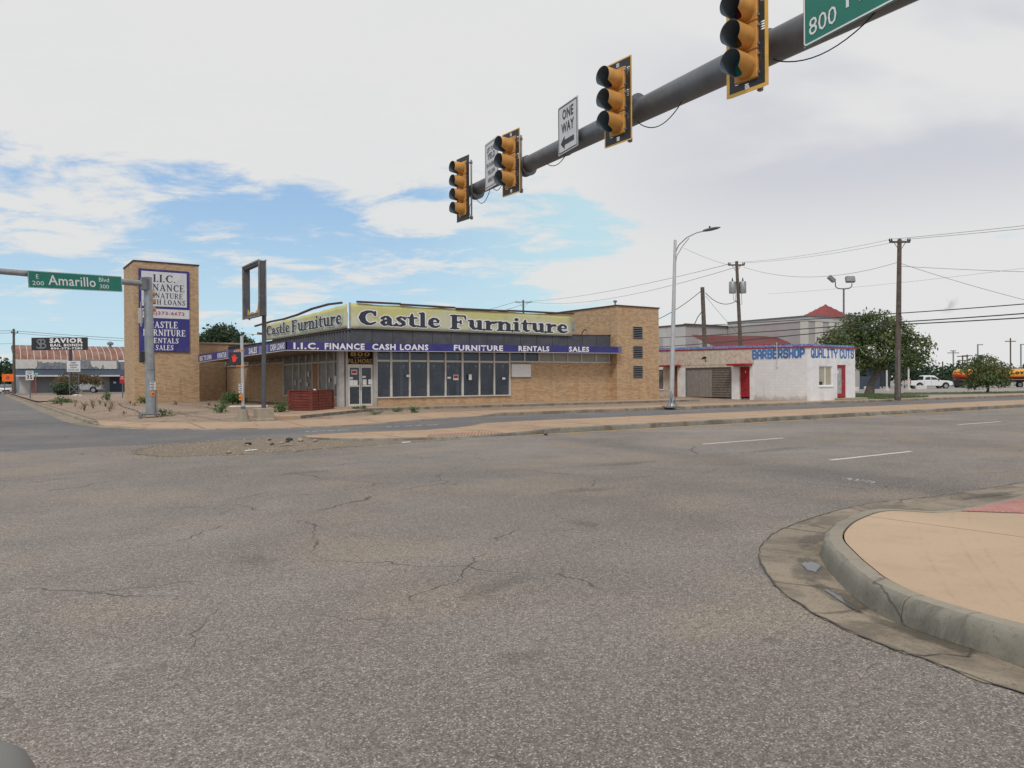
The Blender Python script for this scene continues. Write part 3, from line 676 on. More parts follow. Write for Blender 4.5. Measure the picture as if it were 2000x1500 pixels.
lofted('median_kerb', [[(x, a, -.03), (x, a+.02, h-.02), (x, a+.05, h+.003), (x, a+.17, h+.003)] for x, a, b, h in med], 'kerbface')
lofted('median_kerb_back', [[(x, b-.15, h+.003), (x, b-.03, h+.003), (x, b, -.03)] for x, a, b, h in med], 'gutter')
mb = MB(); mb.add([(7.25, 20.0, -.03), (7.25, 20.6, -.03), (7.25, 20.6, .03), (7.25, 20.0, .03)], [(0, 1, 2, 3)]); mb.build('median_nose', 'kerb', kind='structure')
# worn tactile pad on the median
mb = MB(); x0 = 9.6
for i in range(22):
    for j in range(7):
        x, y = 9.6+i*.11+j*.09, 17.75+j*.13
        mb.lathe([(.03, 0), (.028, .014), (.012, .02)], (x, y, .062), 6)
o = mb.build('tactile_dome', 'tacred', kind='stuff'); tag(o, 'worn red tactile domes set in the nose of the concrete median', 'tactile paving')
# painted marks
mb = MB()
for a, b in ((12.4, 25.4), (25.9, 60), (60, 300)): mb.add([(a, 17.2, .004), (b, 17.2, .004), (b, 17.32, .004), (a, 17.32, .004)], [(0, 1, 2, 3)])
mb.build('yellow_line', 'paintye', kind='structure')
def dash(x0, x1, y, wd=.11, worn=False):
    mb = MB(); n = 22; r_ = random.Random(int(x0*10)); vs = []
    for i in range(n+1):
        x = x0+(x1-x0)*i/n; k = .25 if not worn else .7
        vs += [(x, y-wd/2*(1+r_.uniform(-k, k*.3)), .004), (x, y+wd/2*(1+r_.uniform(-k, k*.3)), .004)]
    mb.add(vs, [(2*i, 2*i+2, 2*i+3, 2*i+1) for i in range(n) if not (worn and r_.random() < .35)]); mb.build('lane_marking', 'paint', kind='structure')
for k in range(12): dash(13.9+12.15*k, 16.95+12.15*k, 12.25)
for k in range(12): dash(12.95+12.15*k, 15.8+12.15*k, 8.35)
for x0, x1 in ((17.0, 20.4), (29.6, 33.2), (42.2, 45.2), (55.2, 58.4), (68, 71), (80, 83)): dash(x0, x1, 23.75)
dash(26.9, 29.6, 26.1, .09, True); dash(11.2, 13.2, 23.6, .12, True); dash(8.2, 9.6, 23.0, .12, True)
mb = MB(); r_ = random.Random(3)
for i in range(16):
    x, y = 10.42+r_.uniform(0, .3), 6.15+i*.035; mb.add([(x, y, .004), (x+r_.uniform(.08, .2), y+r_.uniform(-.02, .02), .004), (x+r_.uniform(.05, .15), y+.03, .004)], [(0, 1, 2)])
mb.build('paint_remnant', 'paint', kind='structure')
# near corner: gutter pan, kerb, slab
base = [(30, 4.3), (18, 4.34), (12.5, 4.36), (11.14, 4.38), (9.8, 4.34), (8.8, 4.36), (7.8, 4.52), (6.95, 4.36), (6.27, 4.1), (5.8, 3.83), (5.42, 3.5), (5.11, 3.2), (4.80, 2.86), (4.60, 2.5), (4.50, 2.1), (4.46, 1.7), (4.42, 1.0), (4.41, .2), (4.4, -1.2), (4.4, -4), (4.4, -8)]
outr = [(30, 4.88), (18, 4.87), (12.5, 4.87), (11.2, 4.92), (9.99, 4.97), (8.76, 5.14), (7.6, 5.02), (6.6, 4.78), (6.1, 4.58), (5.6, 4.3), (5.2, 3.98), (4.75, 3.5), (4.4, 3.0), (4.2, 2.5), (4.12, 2.1), (4.05, 1.65), (3.98, 1.0), (3.94, .2), (3.92, -1.2), (3.9, -4), (3.9, -8)]
kh = [.02, .02, .02, .02, .02, .03, .13, .155, .165, .17, .17, .17, .17, .17, .17, .17, .17, .17, .17, .17, .17]
def offs(pl, d):
    out = []
    for i in range(len(pl)):
        a = Vector(pl[max(i-1, 0)]); b = Vector(pl[min(i+1, len(pl)-1)]); t = (b-a).normalized(); out.append((pl[i][0]-t.y*d, pl[i][1]+t.x*d))
    return out
def dens(lists, k=6):
    """Catmull-Rom subdivision of several matched polylines"""
    res = []
    for pl in lists:
        P_ = [np.array(p, float).reshape(-1) for p in pl]; o_ = []
        for i in range(len(P_)-1):
            p0, p1, p2, p3 = P_[max(i-1, 0)], P_[i], P_[i+1], P_[min(i+2, len(P_)-1)]
            if i in (0, len(P_)-2): p0, p3 = p1, p2
            for j in range(k):
                t = j/k; o_.append(.5*((2*p1)+(-p0+p2)*t+(2*p0-5*p1+4*p2-p3)*t*t+(-p0+3*p1-3*p2+p3)*t**3))
        o_.append(P_[-1]); res.append(o_)
    return res
B_, O_, K_ = dens([base, outr, [(k,) for k in kh]])
B_ = [tuple(b) for b in B_]; top0 = offs(B_, .035); top1 = offs(B_, .17); slabe = offs(B_, .185)
r_ = random.Random(8); secsG = []; secsK = []; secsT = []; slabpts = []
for i in range(len(B_)):
    h = float(K_[i][0]); j = r_.uniform(-.03, .03) if i < len(B_)-7 else 0
    o_ = O_[i]; b_ = B_[i]
    secsG.append([(o_[0]+j, o_[1]+j, .005), ((o_[0]+b_[0])/2, (o_[1]+b_[1])/2, .004), (b_[0], b_[1], .001)])
    ch = (r_.random() < .30)*r_.uniform(.006, .022)*(h > .1); jj = r_.uniform(-.003, .003); mixp = lambda t: (b_[0]*(1-t)+top0[i][0]*t+jj, b_[1]*(1-t)+top0[i][1]*t+jj)
    secsK.append([(b_[0], b_[1], 0), (*mixp(.2), h*.3), (*mixp(.4+ch*4), h*.62), (*mixp(.75+ch*8), h*.88-ch*.6), (*mixp(1.1+ch*14), h-.006-ch), (top0[i][0]*(.78-ch*3)+top1[i][0]*(.22+ch*3), top0[i][1]*(.78-ch*3)+top1[i][1]*(.22+ch*3), h)])
    secsT.append([secsK[-1][5], (top1[i][0], top1[i][1], h), (top1[i][0], top1[i][1], h-.03)])
    slabpts.append((slabe[i][0], slabe[i][1], h-.006 if h > .05 else h+.001))
lofted('corner_gutter', secsG, 'gutter', smooth=True)
inner = [(p[0]+0, p[1], p[2]) for p in slabpts]
mb = MB(); N_ = len(inner); c0 = []
for p in inner:   # fan towards an interior spine so that the ramp slopes gently
    if p[0] > 7.6: q = (p[0], 2.75, .166)
    elif p[1] > 1.75: t_ = (4.6-p[1])/2.85; q = (7.6-t_*1.4, 2.75-t_*1.1, .166)
    else: q = (6.2, min(p[1], 1.65), .166)
    c0.append(q)
mb.add(inner+c0, [(i, i+1, N_+i+1, N_+i) for i in range(N_-1)])
mb.add([(6.2, 1.65, .166), (7.6, 2.75, .166), (30, 2.75, .166), (30, -8, .166), (6.2, -8, .166)], [(0, 1, 2, 3, 4)])
cp = mb.build('corner_pavement', 'slab', kind='structure', smooth=True)
cuts = [0, 12, 26, 38, 52, 64, 78, len(B_)-1]
def lerp_sec(a, b, t): return [tuple(x+(y-x)*t for x, y in zip(p, q)) for p, q in zip(a, b)]
for a_, b_ in zip(cuts, cuts[1:]):
    for secs_, nm_, mt_ in ((secsK, 'kerb_face', 'kerbface'), (secsT, 'kerb_top', 'kerb')):
        ss = [list(s_) for s_ in secs_[a_:b_+1]]
        L_ = math.dist(B_[a_], B_[a_+1]); ss[0] = lerp_sec(ss[0], ss[1], min(.4, .0022/L_)); L_ = math.dist(B_[b_], B_[b_-1]); ss[-1] = lerp_sec(ss[-1], ss[-2], min(.4, .0022/L_))
        lofted(nm_, ss, mt_, kind=None, parent=cp, smooth=True)
lofted('kerb_core', [[(s_[0][0]-.0, s_[0][1], -.02), (s_[2][0]*.4+s_[5][0]*.6, s_[2][1]*.4+s_[5][1]*.6, s_[5][2]-.035), (t_[1][0], t_[1][1], t_[1][2]-.035)] for s_, t_ in zip(secsK, secsT)], 'kerbface', kind=None, parent=cp)
# tooled joints
mb = MB()
def strip(mb, a, b, w_, z0, z1):
    a = Vector(a); b = Vector(b); t = (b-a).normalized(); q = Vector((-t.y, t.x))*w_/2
    mb.add([(a.x-q.x, a.y-q.y, z0), (b.x-q.x, b.y-q.y, z1), (b.x+q.x, b.y+q.y, z1), (a.x+q.x, a.y+q.y, z0)], [(0, 1, 2, 3)])
# tactile pad with domes at the ramp
tp = [(8.95, 4.18), (10.6, 4.18), (10.6, 3.55), (8.95, 3.55)]
def slab_z(x, y):   # height of the sloped ramp between pavement edge and the spine
    return .022+(.165-.022)*min(1, max(0, (4.17-y)/1.4))
mb = MB(); mb.add([(x, y, slab_z(x, y)+.006) for x, y in tp], [(0, 1, 2, 3)]); pad = mb.build('tactile_pad', 'tacpink', cp)
mb = MB()
for i in range(26):
    for j in range(10):
        x, y = 9.0+i*.063, 3.59+j*.063; mb.lathe([(.02, 0), (.018, .008), (.008, .012)], (x, y, slab_z(x, y)+.005), 6)
mb.build('tactile_dome', 'tacdome', pad, kind='stuff')
# puddles and cracks in the gutter
def blobsheet(name, c, rx, ry, rot, z, mat, seed=1, n=60):
    r_ = random.Random(seed); ps = []
    ph = [r_.uniform(0, 6.28) for _ in range(4)]
    for i in range(n):
        t = 6.283*i/n; k = 1+.22*math.sin(2*t+ph[0])+.13*math.sin(3*t+ph[1])+.08*math.sin(7*t+ph[2])
        x, y = rx*k*math.cos(t), ry*k*math.sin(t); ps.append((c[0]+x*math.cos(rot)-y*math.sin(rot), c[1]+x*math.sin(rot)+y*math.cos(rot)))
    mb = MB(); m_ = [(c[0]+(x-c[0])*.6, c[1]+(y-c[1])*.6) for x, y in ps]
    mb.add([(x, y, z) for x, y in ps]+[(x, y, z) for x, y in m_]+[(c[0], c[1], z)], [(i, (i+1) % n, n+(i+1) % n, n+i) for i in range(n)]+[(n+i, n+(i+1) % n, 2*n) for i in range(n)])
    o = mb.build(name, mat, kind='structure'); at_ = o.data.attributes.new('edge', 'FLOAT', 'POINT'); at_.data.foreach_set('value', [0.]*n+[.7]*n+[1.]); return o
blobsheet('puddle', (8.45, 4.60), .26, .045, 0, .011, 'puddle', 2)
blobsheet('puddle', (5.44, 3.68), .24, .075, .80, .011, 'puddle', 5)
blobsheet('puddle', (4.78, 3.0), .30, .04, 1.0, .011, 'puddle', 7)
for q, (cx_, cy_, a_, b_, r__) in enumerate([(5.35, 3.62, .6, .2, .8), (4.85, 3.05, .55, .14, 1.0), (4.5, 2.3, .5, .12, 1.3), (8.3, 4.66, .7, .13, 0), (6.4, 4.3, .6, .14, .4), (10.6, 4.6, .9, .12, 0), (4.33, 1.2, .6, .1, 1.55)]): blobsheet('damp_stain', (cx_, cy_), a_, b_, r__, .0095, 'wet', 30+q)
for q, (cx_, cy_, a_, b_, r__) in enumerate([(3.1, 4.7, .5, .22, .4), (6.8, 8.1, .7, .3, 0), (1.9, 6.6, .35, .25, 1), (9.5, 10.2, .9, .35, .1), (4.4, 12.5, .8, .3, .3), (2.4, 3.4, .22, .14, 0), (14, 10.3, 1.4, .3, 0), (5.2, 6.2, .28, .2, 1.1)]): blobsheet('oil_stain', (cx_, cy_), a_, b_, r__, .0035, 'oilstain', 60+q)
def crackline(pts, wd, z, seed=0, name='crack', jit=.03):
    r_ = random.Random(seed); P_ = []
    for a, b in zip(pts, pts[1:]):
        n = max(2, int(math.dist(a, b)/.09))
        for i in range(n): P_.append((a[0]+(b[0]-a[0])*i/n+r_.uniform(-jit, jit), a[1]+(b[1]-a[1])*i/n+r_.uniform(-jit, jit)))
    P_.append(pts[-1]); vs = []
    for i, p in enumerate(P_):
        a = Vector(P_[max(i-1, 0)]); b = Vector(P_[min(i+1, len(P_)-1)]); t = (b-a).normalized() if (b-a).length > 0 else Vector((1, 0)); ww = wd*r_.uniform(.25, 1)/2*(.2 if i in (0, len(P_)-1) else 1)
        zz = z(p[0], p[1]) if callable(z) else z
        vs += [(p[0]+t.y*ww, p[1]-t.x*ww, zz), (p[0]-t.y*ww, p[1]+t.x*ww, zz)]
    mb = MB(); mb.add(vs, [(2*i, 2*i+2, 2*i+3, 2*i+1) for i in range(len(P_)-1)]); return mb.build(name, 'crack', kind='structure')
crackline([(4.58, 2.1), (4.35, 2.0), (4.12, 2.25)], .02, .009, 1)
crackline([(8.84, 4.42), (8.84, 5.1)], .012, .009, 2, jit=.004)
crackline([(6.94, 4.42), (7.02, 4.86)], .01, .009, 3, jit=.004); crackline([(5.78, 3.95), (5.6, 4.25)], .01, .009, 4, jit=.004)
crackline([tuple(O_[i][:2]) for i in range(6, len(O_)-14, 2)], .02, .0095, 6, jit=.012)
for k, c_ in enumerate([[(.5, 13.3), (1.6, 13.2), (2.8, 12.9), (3.7, 12.9)], [(1.9, 10.3), (2.5, 10.1), (3.3, 10.6), (4.5, 10.3), (5.3, 10.35)], [(5.4, 10.1), (6.3, 10.2), (7.4, 9.9), (8.7, 9.95), (9.4, 9.6)], [(2.1, 9.75), (2.5, 9.45), (2.2, 9.1)],
                        [(1.0, 7.7), (1.5, 7.75), (1.9, 8.2), (2.2, 8.5)], [(.93, 4.55), (1.05, 4.85), (1.16, 5.05), (1.35, 5.5)], [(9.2, 8.3), (10.8, 8.9), (12, 9.0)], [(5.1, 12.6), (6.0, 12.1), (6.6, 11.2)], [(7, 14.5), (9, 13.5), (11.5, 13.7), (13, 13.4)], [(3.2, 15.2), (5.2, 14.9), (6.0, 15.2)]]):
    crackline(c_, .010 if k != 5 else .006, .004, 20+k, jit=.03)
lzc = lambda x, y: lot_z(x, y)+.012
for k, c_ in enumerate([[(4.2, 36.2), (6.5, 36.6), (9.5, 35.8), (10.8, 36.4)], [(4.0, 41), (7, 42.4), (10, 41.5), (13.5, 43)], [(5.2, 33.4), (5.9, 38), (6.3, 46), (7.2, 54)], [(9.2, 37.5), (9.8, 43), (9.4, 49), (10.5, 53.5)], [(4.0, 48.5), (8, 49.5), (12.5, 48.2)], [(4.2, 58), (7.5, 59.5)], [(7.4, 30.8), (10.2, 31.4)], [(17, 31.2), (22, 31.9), (27, 31.3), (34, 32)], [(12.5, 30.2), (14.6, 31.5), (15.8, 33.6)]]):
    crackline(c_, .09, lzc, 90+k, jit=.10)
# spilled gravel at the median nose
gv = []; ctr = (5.6, 18.7)
rim = [(2.4, 19.4), (3.2, 20.5), (5.0, 21.3), (7.2, 21.25), (7.6, 19.6), (8.6, 18.0), (10.6, 17.3), (11.4, 16.9), (9, 16.7), (6.5, 16.4), (4.4, 16.0), (2.6, 16.6), (2.1, 18)]
mb = MB(); n = len(rim); mid_ = [(ctr[0]+(x-ctr[0])*.72, ctr[1]+(y-ctr[1])*.72) for x, y in rim]
mb.add([(x, y, .004) for x, y in rim]+[(x, y, .004) for x, y in mid_]+[(*ctr, .004)], [(i, (i+1) % n, n+(i+1) % n, n+i) for i in range(n)]+[(n+i, n+(i+1) % n, 2*n) for i in range(n)])
o = mb.build('gravel_patch', 'gravel', kind='structure')
at = o.data.attributes.new('edge', 'FLOAT', 'POINT'); at.data.foreach_set('value', [0.]*n+[.75]*n+[1.])
r_ = random.Random(11); mb = MB(); cnt = 0
while cnt < 3000:
    x, y = r_.uniform(2.2, 12.5), r_.uniform(15.8, 21.3)
    if not inpoly((x, y), rim) and r_.random() < .93: continue
    if y > 18.6-(x-8)*.25 and x > 7.9: continue
    s_ = r_.uniform(.006, .018)*(2.2 if r_.random() < .03 else 1); a = r_.uniform(0, 3)
    u = Vector((math.cos(a), math.sin(a), 0))*s_; v_ = Vector((-math.sin(a), math.cos(a), 0))*s_*.7; c_ = Vector((x, y, .004))
    mb.add([c_-u, c_+v_, c_+u, c_-v_, c_+EZ*s_*.7+u*.2], [(0, 1, 4), (1, 2, 4), (2, 3, 4), (3, 0, 4)]); cnt += 1
o = mb.build('gravel', 'rock', kind='stuff'); tag(o, 'loose gravel and broken stones spilled on the road at the median nose', 'gravel')
def chunk(c, s_, seed, mat='rock', flat=.5):
    bm = bmesh.new(); bmesh.ops.create_icosphere(bm, subdivisions=1, radius=s_); r_ = random.Random(seed)
    for v in bm.verts: v.co = Vector((v.co.x*r_.uniform(.6, 1.3), v.co.y*r_.uniform(.6, 1.3), v.co.z*flat*r_.uniform(.6, 1.2)))
    mb = MB(); mb.add([v.co+Vector(c) for v in bm.verts], [[v.index for v in f.verts] for f in bm.faces]); bm.free(); return mb
rubble = [(5.35, 19.0, .10), (5.2, 18.6, .08), (6.6, 19.7, .12), (6.7, 19.2, .10), (6.35, 19.1, .07), (6.1, 18.8, .07), (5.8, 18.6, .06), (7.0, 18.9, .09), (6.2, 20.1, .06), (4.35, 16.9, .07), (12.9, 17.0, .06), (11.4, 17.1, .05)]
for k, (x, y, s_) in enumerate(rubble):
    tag(chunk((x, y, s_*.35), s_, k, 'concblock' if k % 2 else 'kerbface').build('rubble_chunk', 'concblock' if k % 2 else 'signblack'), 'lump of broken concrete or asphalt lying in the gravel by the median', 'rubble', 'rubble lumps at the median nose')
for k, (x, y, l_, a) in enumerate([(4.9, 17.2, .42, .5), (8.6, 17.0, .3, .1), (6.0, 18.1, .5, .3)]):
    mb = MB(); u = Vector((math.cos(a), math.sin(a), 0)); mb.obox((x, y, .02), u, Vector((-u.y, u.x, 0)), EZ, l_/2.6, .03, .012)
    tag(mb.build('debris_strip', 'paper' if k < 2 else 'concblock', bevel=.01), ['white strip of litter on the near edge of the gravel', 'white scrap lying just below the tactile domes of the median', 'tan broken strip lying across the gravel near the median nose'][k], 'litter')

# ================================================================== furniture shop
castle = thing('furniture_shop', 'single-storey tan brick corner shop with dark fascia, blue lettered band and large windows', 'building', (15.5, 37.5, .2))
ZB = .18
def part(name, mat, parent, f, **k):
    mb = MB(); f(mb); return mb.build(name, mat, parent, **k)
B = castle
# walls (brick)
fw_ = part('front_wall', 'brick', B, lambda m: (m.box(17.24, 25.80, 37.5, 37.75, 0, .66), m.box(25.80, 33.9, 37.5, 37.75, 0, 2.64)))
lw_ = part('side_wall', 'brick', B, lambda m: (m.box(15.5, 15.75, 38.0, 47.2, 0, .70), m.box(15.5, 15.75, 47.2, 61.05, 0, 2.73)))
part('wing_wall', 'brick', B, lambda m: m.box(12.0, 15.75, 61.0, 61.3, 0, 4.5))
part('wing_wall_upper', 'brick', B, lambda m: m.box(15.7, 23, 61.2, 61.4, 3.3, 4.5))
part('wing_coping', 'concblock', B, lambda m: m.box(12.0, 23.1, 60.9, 68, 4.5, 4.62))
part('downpipe', 'galvd', B, lambda m: m.tube([(15.44, 60.6, .2), (15.44, 60.6, 2.9)], .04, 6))
# tower block
tw = part('tower_block', 'brick', B, lambda m: m.prism([(33.8, 36.9), (37.6, 36.9), (37.6, 60), (33.8, 60)], (0, 0, 0), EX, EY, EZ*6.33))
part('tower_coping', 'maroon', tw, lambda m: (m.box(33.74, 37.66, 36.84, 37.0, 6.33, 6.41), m.box(33.74, 33.9, 37.0, 60, 6.33, 6.41), m.box(37.5, 37.66, 37.0, 60, 6.33, 6.41)))
for z in (4.28, 3.0, 1.7):
    v = part('louvre_vent', 'hole', tw, lambda m: m.box(35.27, 36.03, 36.885, 36.93, z, z+.74))
    part('vent_frame', 'louvre', v, lambda m: (m.box(35.22, 35.27, 36.87, 36.94, z-.03, z+.77), m.box(36.03, 36.08, 36.87, 36.94, z-.03, z+.77), m.box(35.27, 36.03, 36.87, 36.94, z-.03, z), m.box(35.27, 36.03, 36.87, 36.94, z+.74, z+.77)))
    for k in range(6):
        zz = z+.06+k*.118
        part('slat', 'louvre', v, lambda m: m.obox((35.65, 36.875, zz), EX, Vector((0, .8, .6)), Vector((0, -.6, .8)), .375, .045, .008))
part('roof_vent', 'tin', tw, lambda m: m.lathe([(.05, 0), (.05, .18), (.12, .2), (.13, .3), (.03, .34)], (33.95, 37.2, 6.4), 10))
part('roof_dome', 'palegrey', tw, lambda m: m.lathe([(.9, 0), (.85, .25), (.6, .5), (.25, .62), (.02, .66)], (35.6, 49, 6.2), 16), smooth=True)
# roof and fascia
part('roof', 'fascia', B, lambda m: m.box(16.0, 33.8, 37.75, 61.1, 4.05, 4.25))
fa = part('fascia', 'fascia', B, lambda m: (m.prism([(15.80, 3.5), (33.78, 3.62), (33.78, 4.46), (31, 4.36), (15.80, 4.26)], (0, 37.52, 0), EX, EZ, EY*.2), m.box(15.80, 16.0, 37.73, 61.0, 3.4, 4.22)))
xx = 15.82; k = 0
while xx < 33.6:
    x1 = min(xx+1.19, 33.7); zt = 4.24+.0085*(xx-15.5)+(.07 if xx > 30 else 0)
    part('fascia_panel', 'fascia', fa, lambda m: m.box(xx, x1-.02, 37.485, 37.52, 3.52, zt)); xx += 1.2
def corr(m):
    y = 37.55
    while y < 60.8:
        m.add([(15.80, y, 3.42), (15.71, y+.06, 3.42), (15.71, y+.2, 3.42), (15.80, y+.26, 3.42), (15.80, y, 4.22), (15.71, y+.06, 4.22), (15.71, y+.2, 4.22), (15.80, y+.26, 4.22)], [(0, 4, 5, 1), (1, 5, 6, 2), (2, 6, 7, 3)]); y += .4
part('corrugated_cladding', 'fascia', fa, corr)
part('fascia_cap', 'maroon', fa, lambda m: (m.box(15.68, 16.0, 37.45, 61, 4.22, 4.27), m.prism([(15.7, 4.26), (31, 4.36), (33.78, 4.46), (33.78, 4.5), (31, 4.41), (15.7, 4.31)], (0, 37.46, 0), EX, EZ, EY*.3)))
# canopy slab, soffit and blue band
def band_z(x): return 3.08+.0092*(x-12.1)
cs = MB()
cs.add([(12.14, 36.54, 3.11), (33.7, 36.54, 3.31), (33.7, 37.7, 3.31), (15.95, 37.7, 3.14), (15.95, 54.6, 3.0), (12.14, 54.6, 2.97)], [(0, 3, 2, 1), (0, 5, 4, 3)])
cs.build('soffit', 'soffit', B)
cs = MB(); cs.add([(12.14, 36.54, 3.46), (33.7, 36.54, 3.62), (33.7, 37.6, 3.66), (15.9, 37.6, 3.52), (15.9, 54.6, 3.5), (12.14, 54.6, 3.44)], [(0, 1, 2, 3), (0, 3, 4, 5)]); cs.build('canopy_top', 'fascia', B)
bf = MB(); bf.prism([(12.1, 3.08), (33.55, 3.275), (33.55, 3.68), (12.1, 3.48)], (0, 36.5, 0), EX, EZ, EY*.04); bf = bf.build('lettered_band', 'band', B)
bl_ = MB(); bl_.prism([(36.5, 3.08), (54.6, 2.93), (54.6, 3.43), (36.5, 3.48)], (12.1, 0, 0), EY, EZ, EX*.04); bl_ = bl_.build('lettered_band', 'band', B)
part('band_end_cap', 'bandpale', B, lambda m: m.box(33.56, 33.85, 36.5, 36.86, 3.28, 3.69))  # lit look of the end cap is put into its paler blue
for y0, y1 in ((39.3, 39.8), (40.2, 40.9), (43.6, 43.9), (47.0, 47.4)):
    part('faded_patch', 'bandpale', bl_, lambda m: m.prism([(y0, 3.07-.008*(y0-36.5)), (y1, 3.07-.008*(y1-36.5)), (y1, 3.45), (y0, 3.46)], (12.094, 0, 0), EY, EZ, EX*.003))
part('band_trim', 'mullion', B, lambda m: (m.prism([(12.08, 3.055), (33.6, 3.25), (33.6, 3.275), (12.08, 3.08)], (0, 36.48, 0), EX, EZ, EY*.06), m.prism([(36.5, 3.055), (54.6, 2.9), (54.6, 2.93), (36.5, 3.08)], (12.08, 0, 0), EY, EZ, EX*.06)))
RF = Vector((1, 0, .0092)).normalized(); RL = Vector((0, -1, .0083)).normalized()
for s_, x0, x1 in (('I.I.C.', 12.45, 13.72), ('FINANCE', 14.02, 16.14), ('CASH LOANS', 16.56, 19.82), ('FURNITURE', 21.40, 24.66), ('RENTALS', 25.75, 28.0), ('SALES', 29.5, 31.12)):
    text(s_, 'lettering', 'letwhite', bf, (x0, 36.5, band_z(x0)+.045), RF, EZ, x1-x0, .32, .035)
for s_, y0, y1 in (('CASH LOANS', 38.97, 36.75), ('SALES', 42.75, 41.25), ('RENTAL', 45.75, 44.0), ('FURNITURE', 49.5, 47.2), ('RENT TO OWN', 54.2, 51.0)):
    text(s_, 'lettering', 'letwhite', bl_, (12.1, y0, 3.08-.0083*(y0-36.5)+.06), RL, EZ, y0-y1, .33, .03)
# shop windows front
def window(parent, panes, frames, glass='glass', fm='mullion'):
    w_ = part('window', fm, parent, frames)
    for p in panes: part('pane', p[6] if len(p) > 6 else glass, w_, lambda m: m.box(*p[:6]))
    return w_
mx = [17.24, 18.08, 19.19, 20.32, 21.42, 22.53, 23.66, 24.69, 25.78]
def ffr(m):
    for i, x in enumerate(mx):
        hw = .045 if i not in (1, 3, 5) else .06
        m.box(x-hw, x+hw, 37.44, 37.58, .72, 3.5)
    m.box(17.2, 25.84, 37.42, 37.6, .66, .72)
    for a, b in zip(mx, mx[1:]):
        m.box(a+.06, b-.06, 37.46, 37.56, 2.60, 2.70); m.box(a+.06, b-.06, 37.47, 37.55, 3.30, 3.42)
panes = []
for a, b in zip(mx, mx[1:]): panes += [(a+.05, b-.05, 37.505, 37.515, .72, 2.6), (a+.05, b-.05, 37.505, 37.515, 2.7, 3.3)]
wf = window(B, panes, ffr)
for a, b in zip(mx, mx[1:]):   # inner grey liners of the upper lights
    part('inner_frame', 'fascia', wf, lambda m: (m.box(a+.07, b-.07, 37.53, 37.545, 2.72, 2.76), m.box(a+.07, a+.11, 37.53, 37.545, 2.76, 3.28), m.box(b-.11, b-.07, 37.53, 37.545, 2.76, 3.28)))
ux = [25.78, 26.87, 27.95, 29.05, 30.18, 31.3, 32.5, 33.66]
def ufr(m):
    for i, x in enumerate(ux[1:]): m.box(x-.045, x+.045, 37.44, 37.58, 2.72, 3.5)
    m.box(25.84, 33.75, 37.42, 37.6, 2.64, 2.72)
window(B, [(a+.045, b-.045, 37.505, 37.52, 2.72, 3.45, 'glass' if i < 2 else 'bluewhite') for i, (a, b) in enumerate(zip(ux, ux[1:]))], ufr)
# side windows
my = [47.2, 45.45, 44.37, 43.2, 42.17, 41.22, 40.0, 38.9, 38.05]
def sfr(m):
    for y in my: m.box(15.44, 15.56, y-.04, y+.04, .76, 3.4)
    m.box(15.42, 15.58, 38.0, 47.25, .70, .76)
    for a, b in zip(my[1:], my): m.box(15.46, 15.54, a+.04, b-.04, 2.58, 2.66)
sp_ = []
for i, (b, a) in enumerate(zip(my, my[1:])):
    if i != 4: sp_.append((15.505, 15.515, a+.04, b-.04, .76, 2.58, 'filmglass'))
    sp_.append((15.505, 15.515, a+.04, b-.04, 2.66, 3.35, 'filmglass'))
ws = window(B, sp_, sfr)
part('plywood_panel', 'ply', B, lambda m: m.box(15.47, 15.52, 41.26, 42.13, .76, 2.58))
for i, (b, a) in enumerate(zip(my, my[1:])):
    if i in (4,): continue
    def cur(m):
        n = 10; ps = [(15.68+.04*math.sin(j*2.2), a+(b-a)*j/n) for j in range(n+1)]
        m.add([(x, y, .8) for x, y in ps]+[(x, y, 2.55) for x, y in ps], [(j, j+1, n+2+j, n+1+j) for j in range(n)])
    part('curtain', 'curtain', B, cur)
uy = [47.2, 48.7, 50.2, 51.7, 53.2, 54.7, 56.2, 57.7, 59.2, 60.9]
def hfr(m):
    for y in uy[1:]: m.box(15.44, 15.56, y-.04, y+.04, 2.79, 3.4)
    m.box(15.42, 15.58, 47.25, 61, 2.73, 2.79)
window(B, [(15.505, 15.515, a+.04, b-.04, 2.79, 3.38, 'filmglass') for a, b in zip(uy, uy[1:])], hfr)
# corner posts and door
part('corner_column', 'column', B, lambda m: (m.box(15.12, 15.42, 37.42, 37.72, .2, 3.12), m.box(15.5, 15.62, 37.44, 37.6, .2, 3.2)))
part('corner_column', 'column', B, lambda m: (m.box(17.03, 17.2, 37.36, 37.6, .2, 3.2),))
def dfr(m):
    m.box(15.62, 17.03, 37.46, 37.56, 2.36, 2.44)
    m.box(15.62, 17.03, 37.46, 37.56, .22, .26); m.box(15.62, 15.66, 37.46, 37.56, .26, 2.36); m.box(16.99, 17.03, 37.46, 37.56, .26, 2.36)
dfm = part('door_frame', 'mullion', B, dfr)
for x0, x1 in ((15.67, 16.315), (16.335, 16.98)):
    d_ = part('door', 'mullion', B, lambda m: (m.box(x0, x0+.06, 37.47, 37.53, .27, 2.35), m.box(x1-.06, x1, 37.47, 37.53, .27, 2.35), m.box(x0+.06, x1-.06, 37.47, 37.53, 2.27, 2.35), m.box(x0+.06, x1-.06, 37.47, 37.53, .27, .38), m.box(x0+.06, x1-.06, 37.47, 37.53, 1.28, 1.36)))
    part('pane', 'glass', d_, lambda m: m.box(x0+.06, x1-.06, 37.49, 37.5, .38, 1.28)); part('pane', 'glass', d_, lambda m: m.box(x0+.06, x1-.06, 37.49, 37.5, 1.36, 2.27))
    hx = x1-.03 if x0 < 16 else x0+.03
    part('handle', 'galv', d_, lambda m: m.tube([(hx, 37.46, 1.15), (hx, 37.40, 1.17), (hx, 37.40, 1.5), (hx, 37.46, 1.52)], .013, 6))
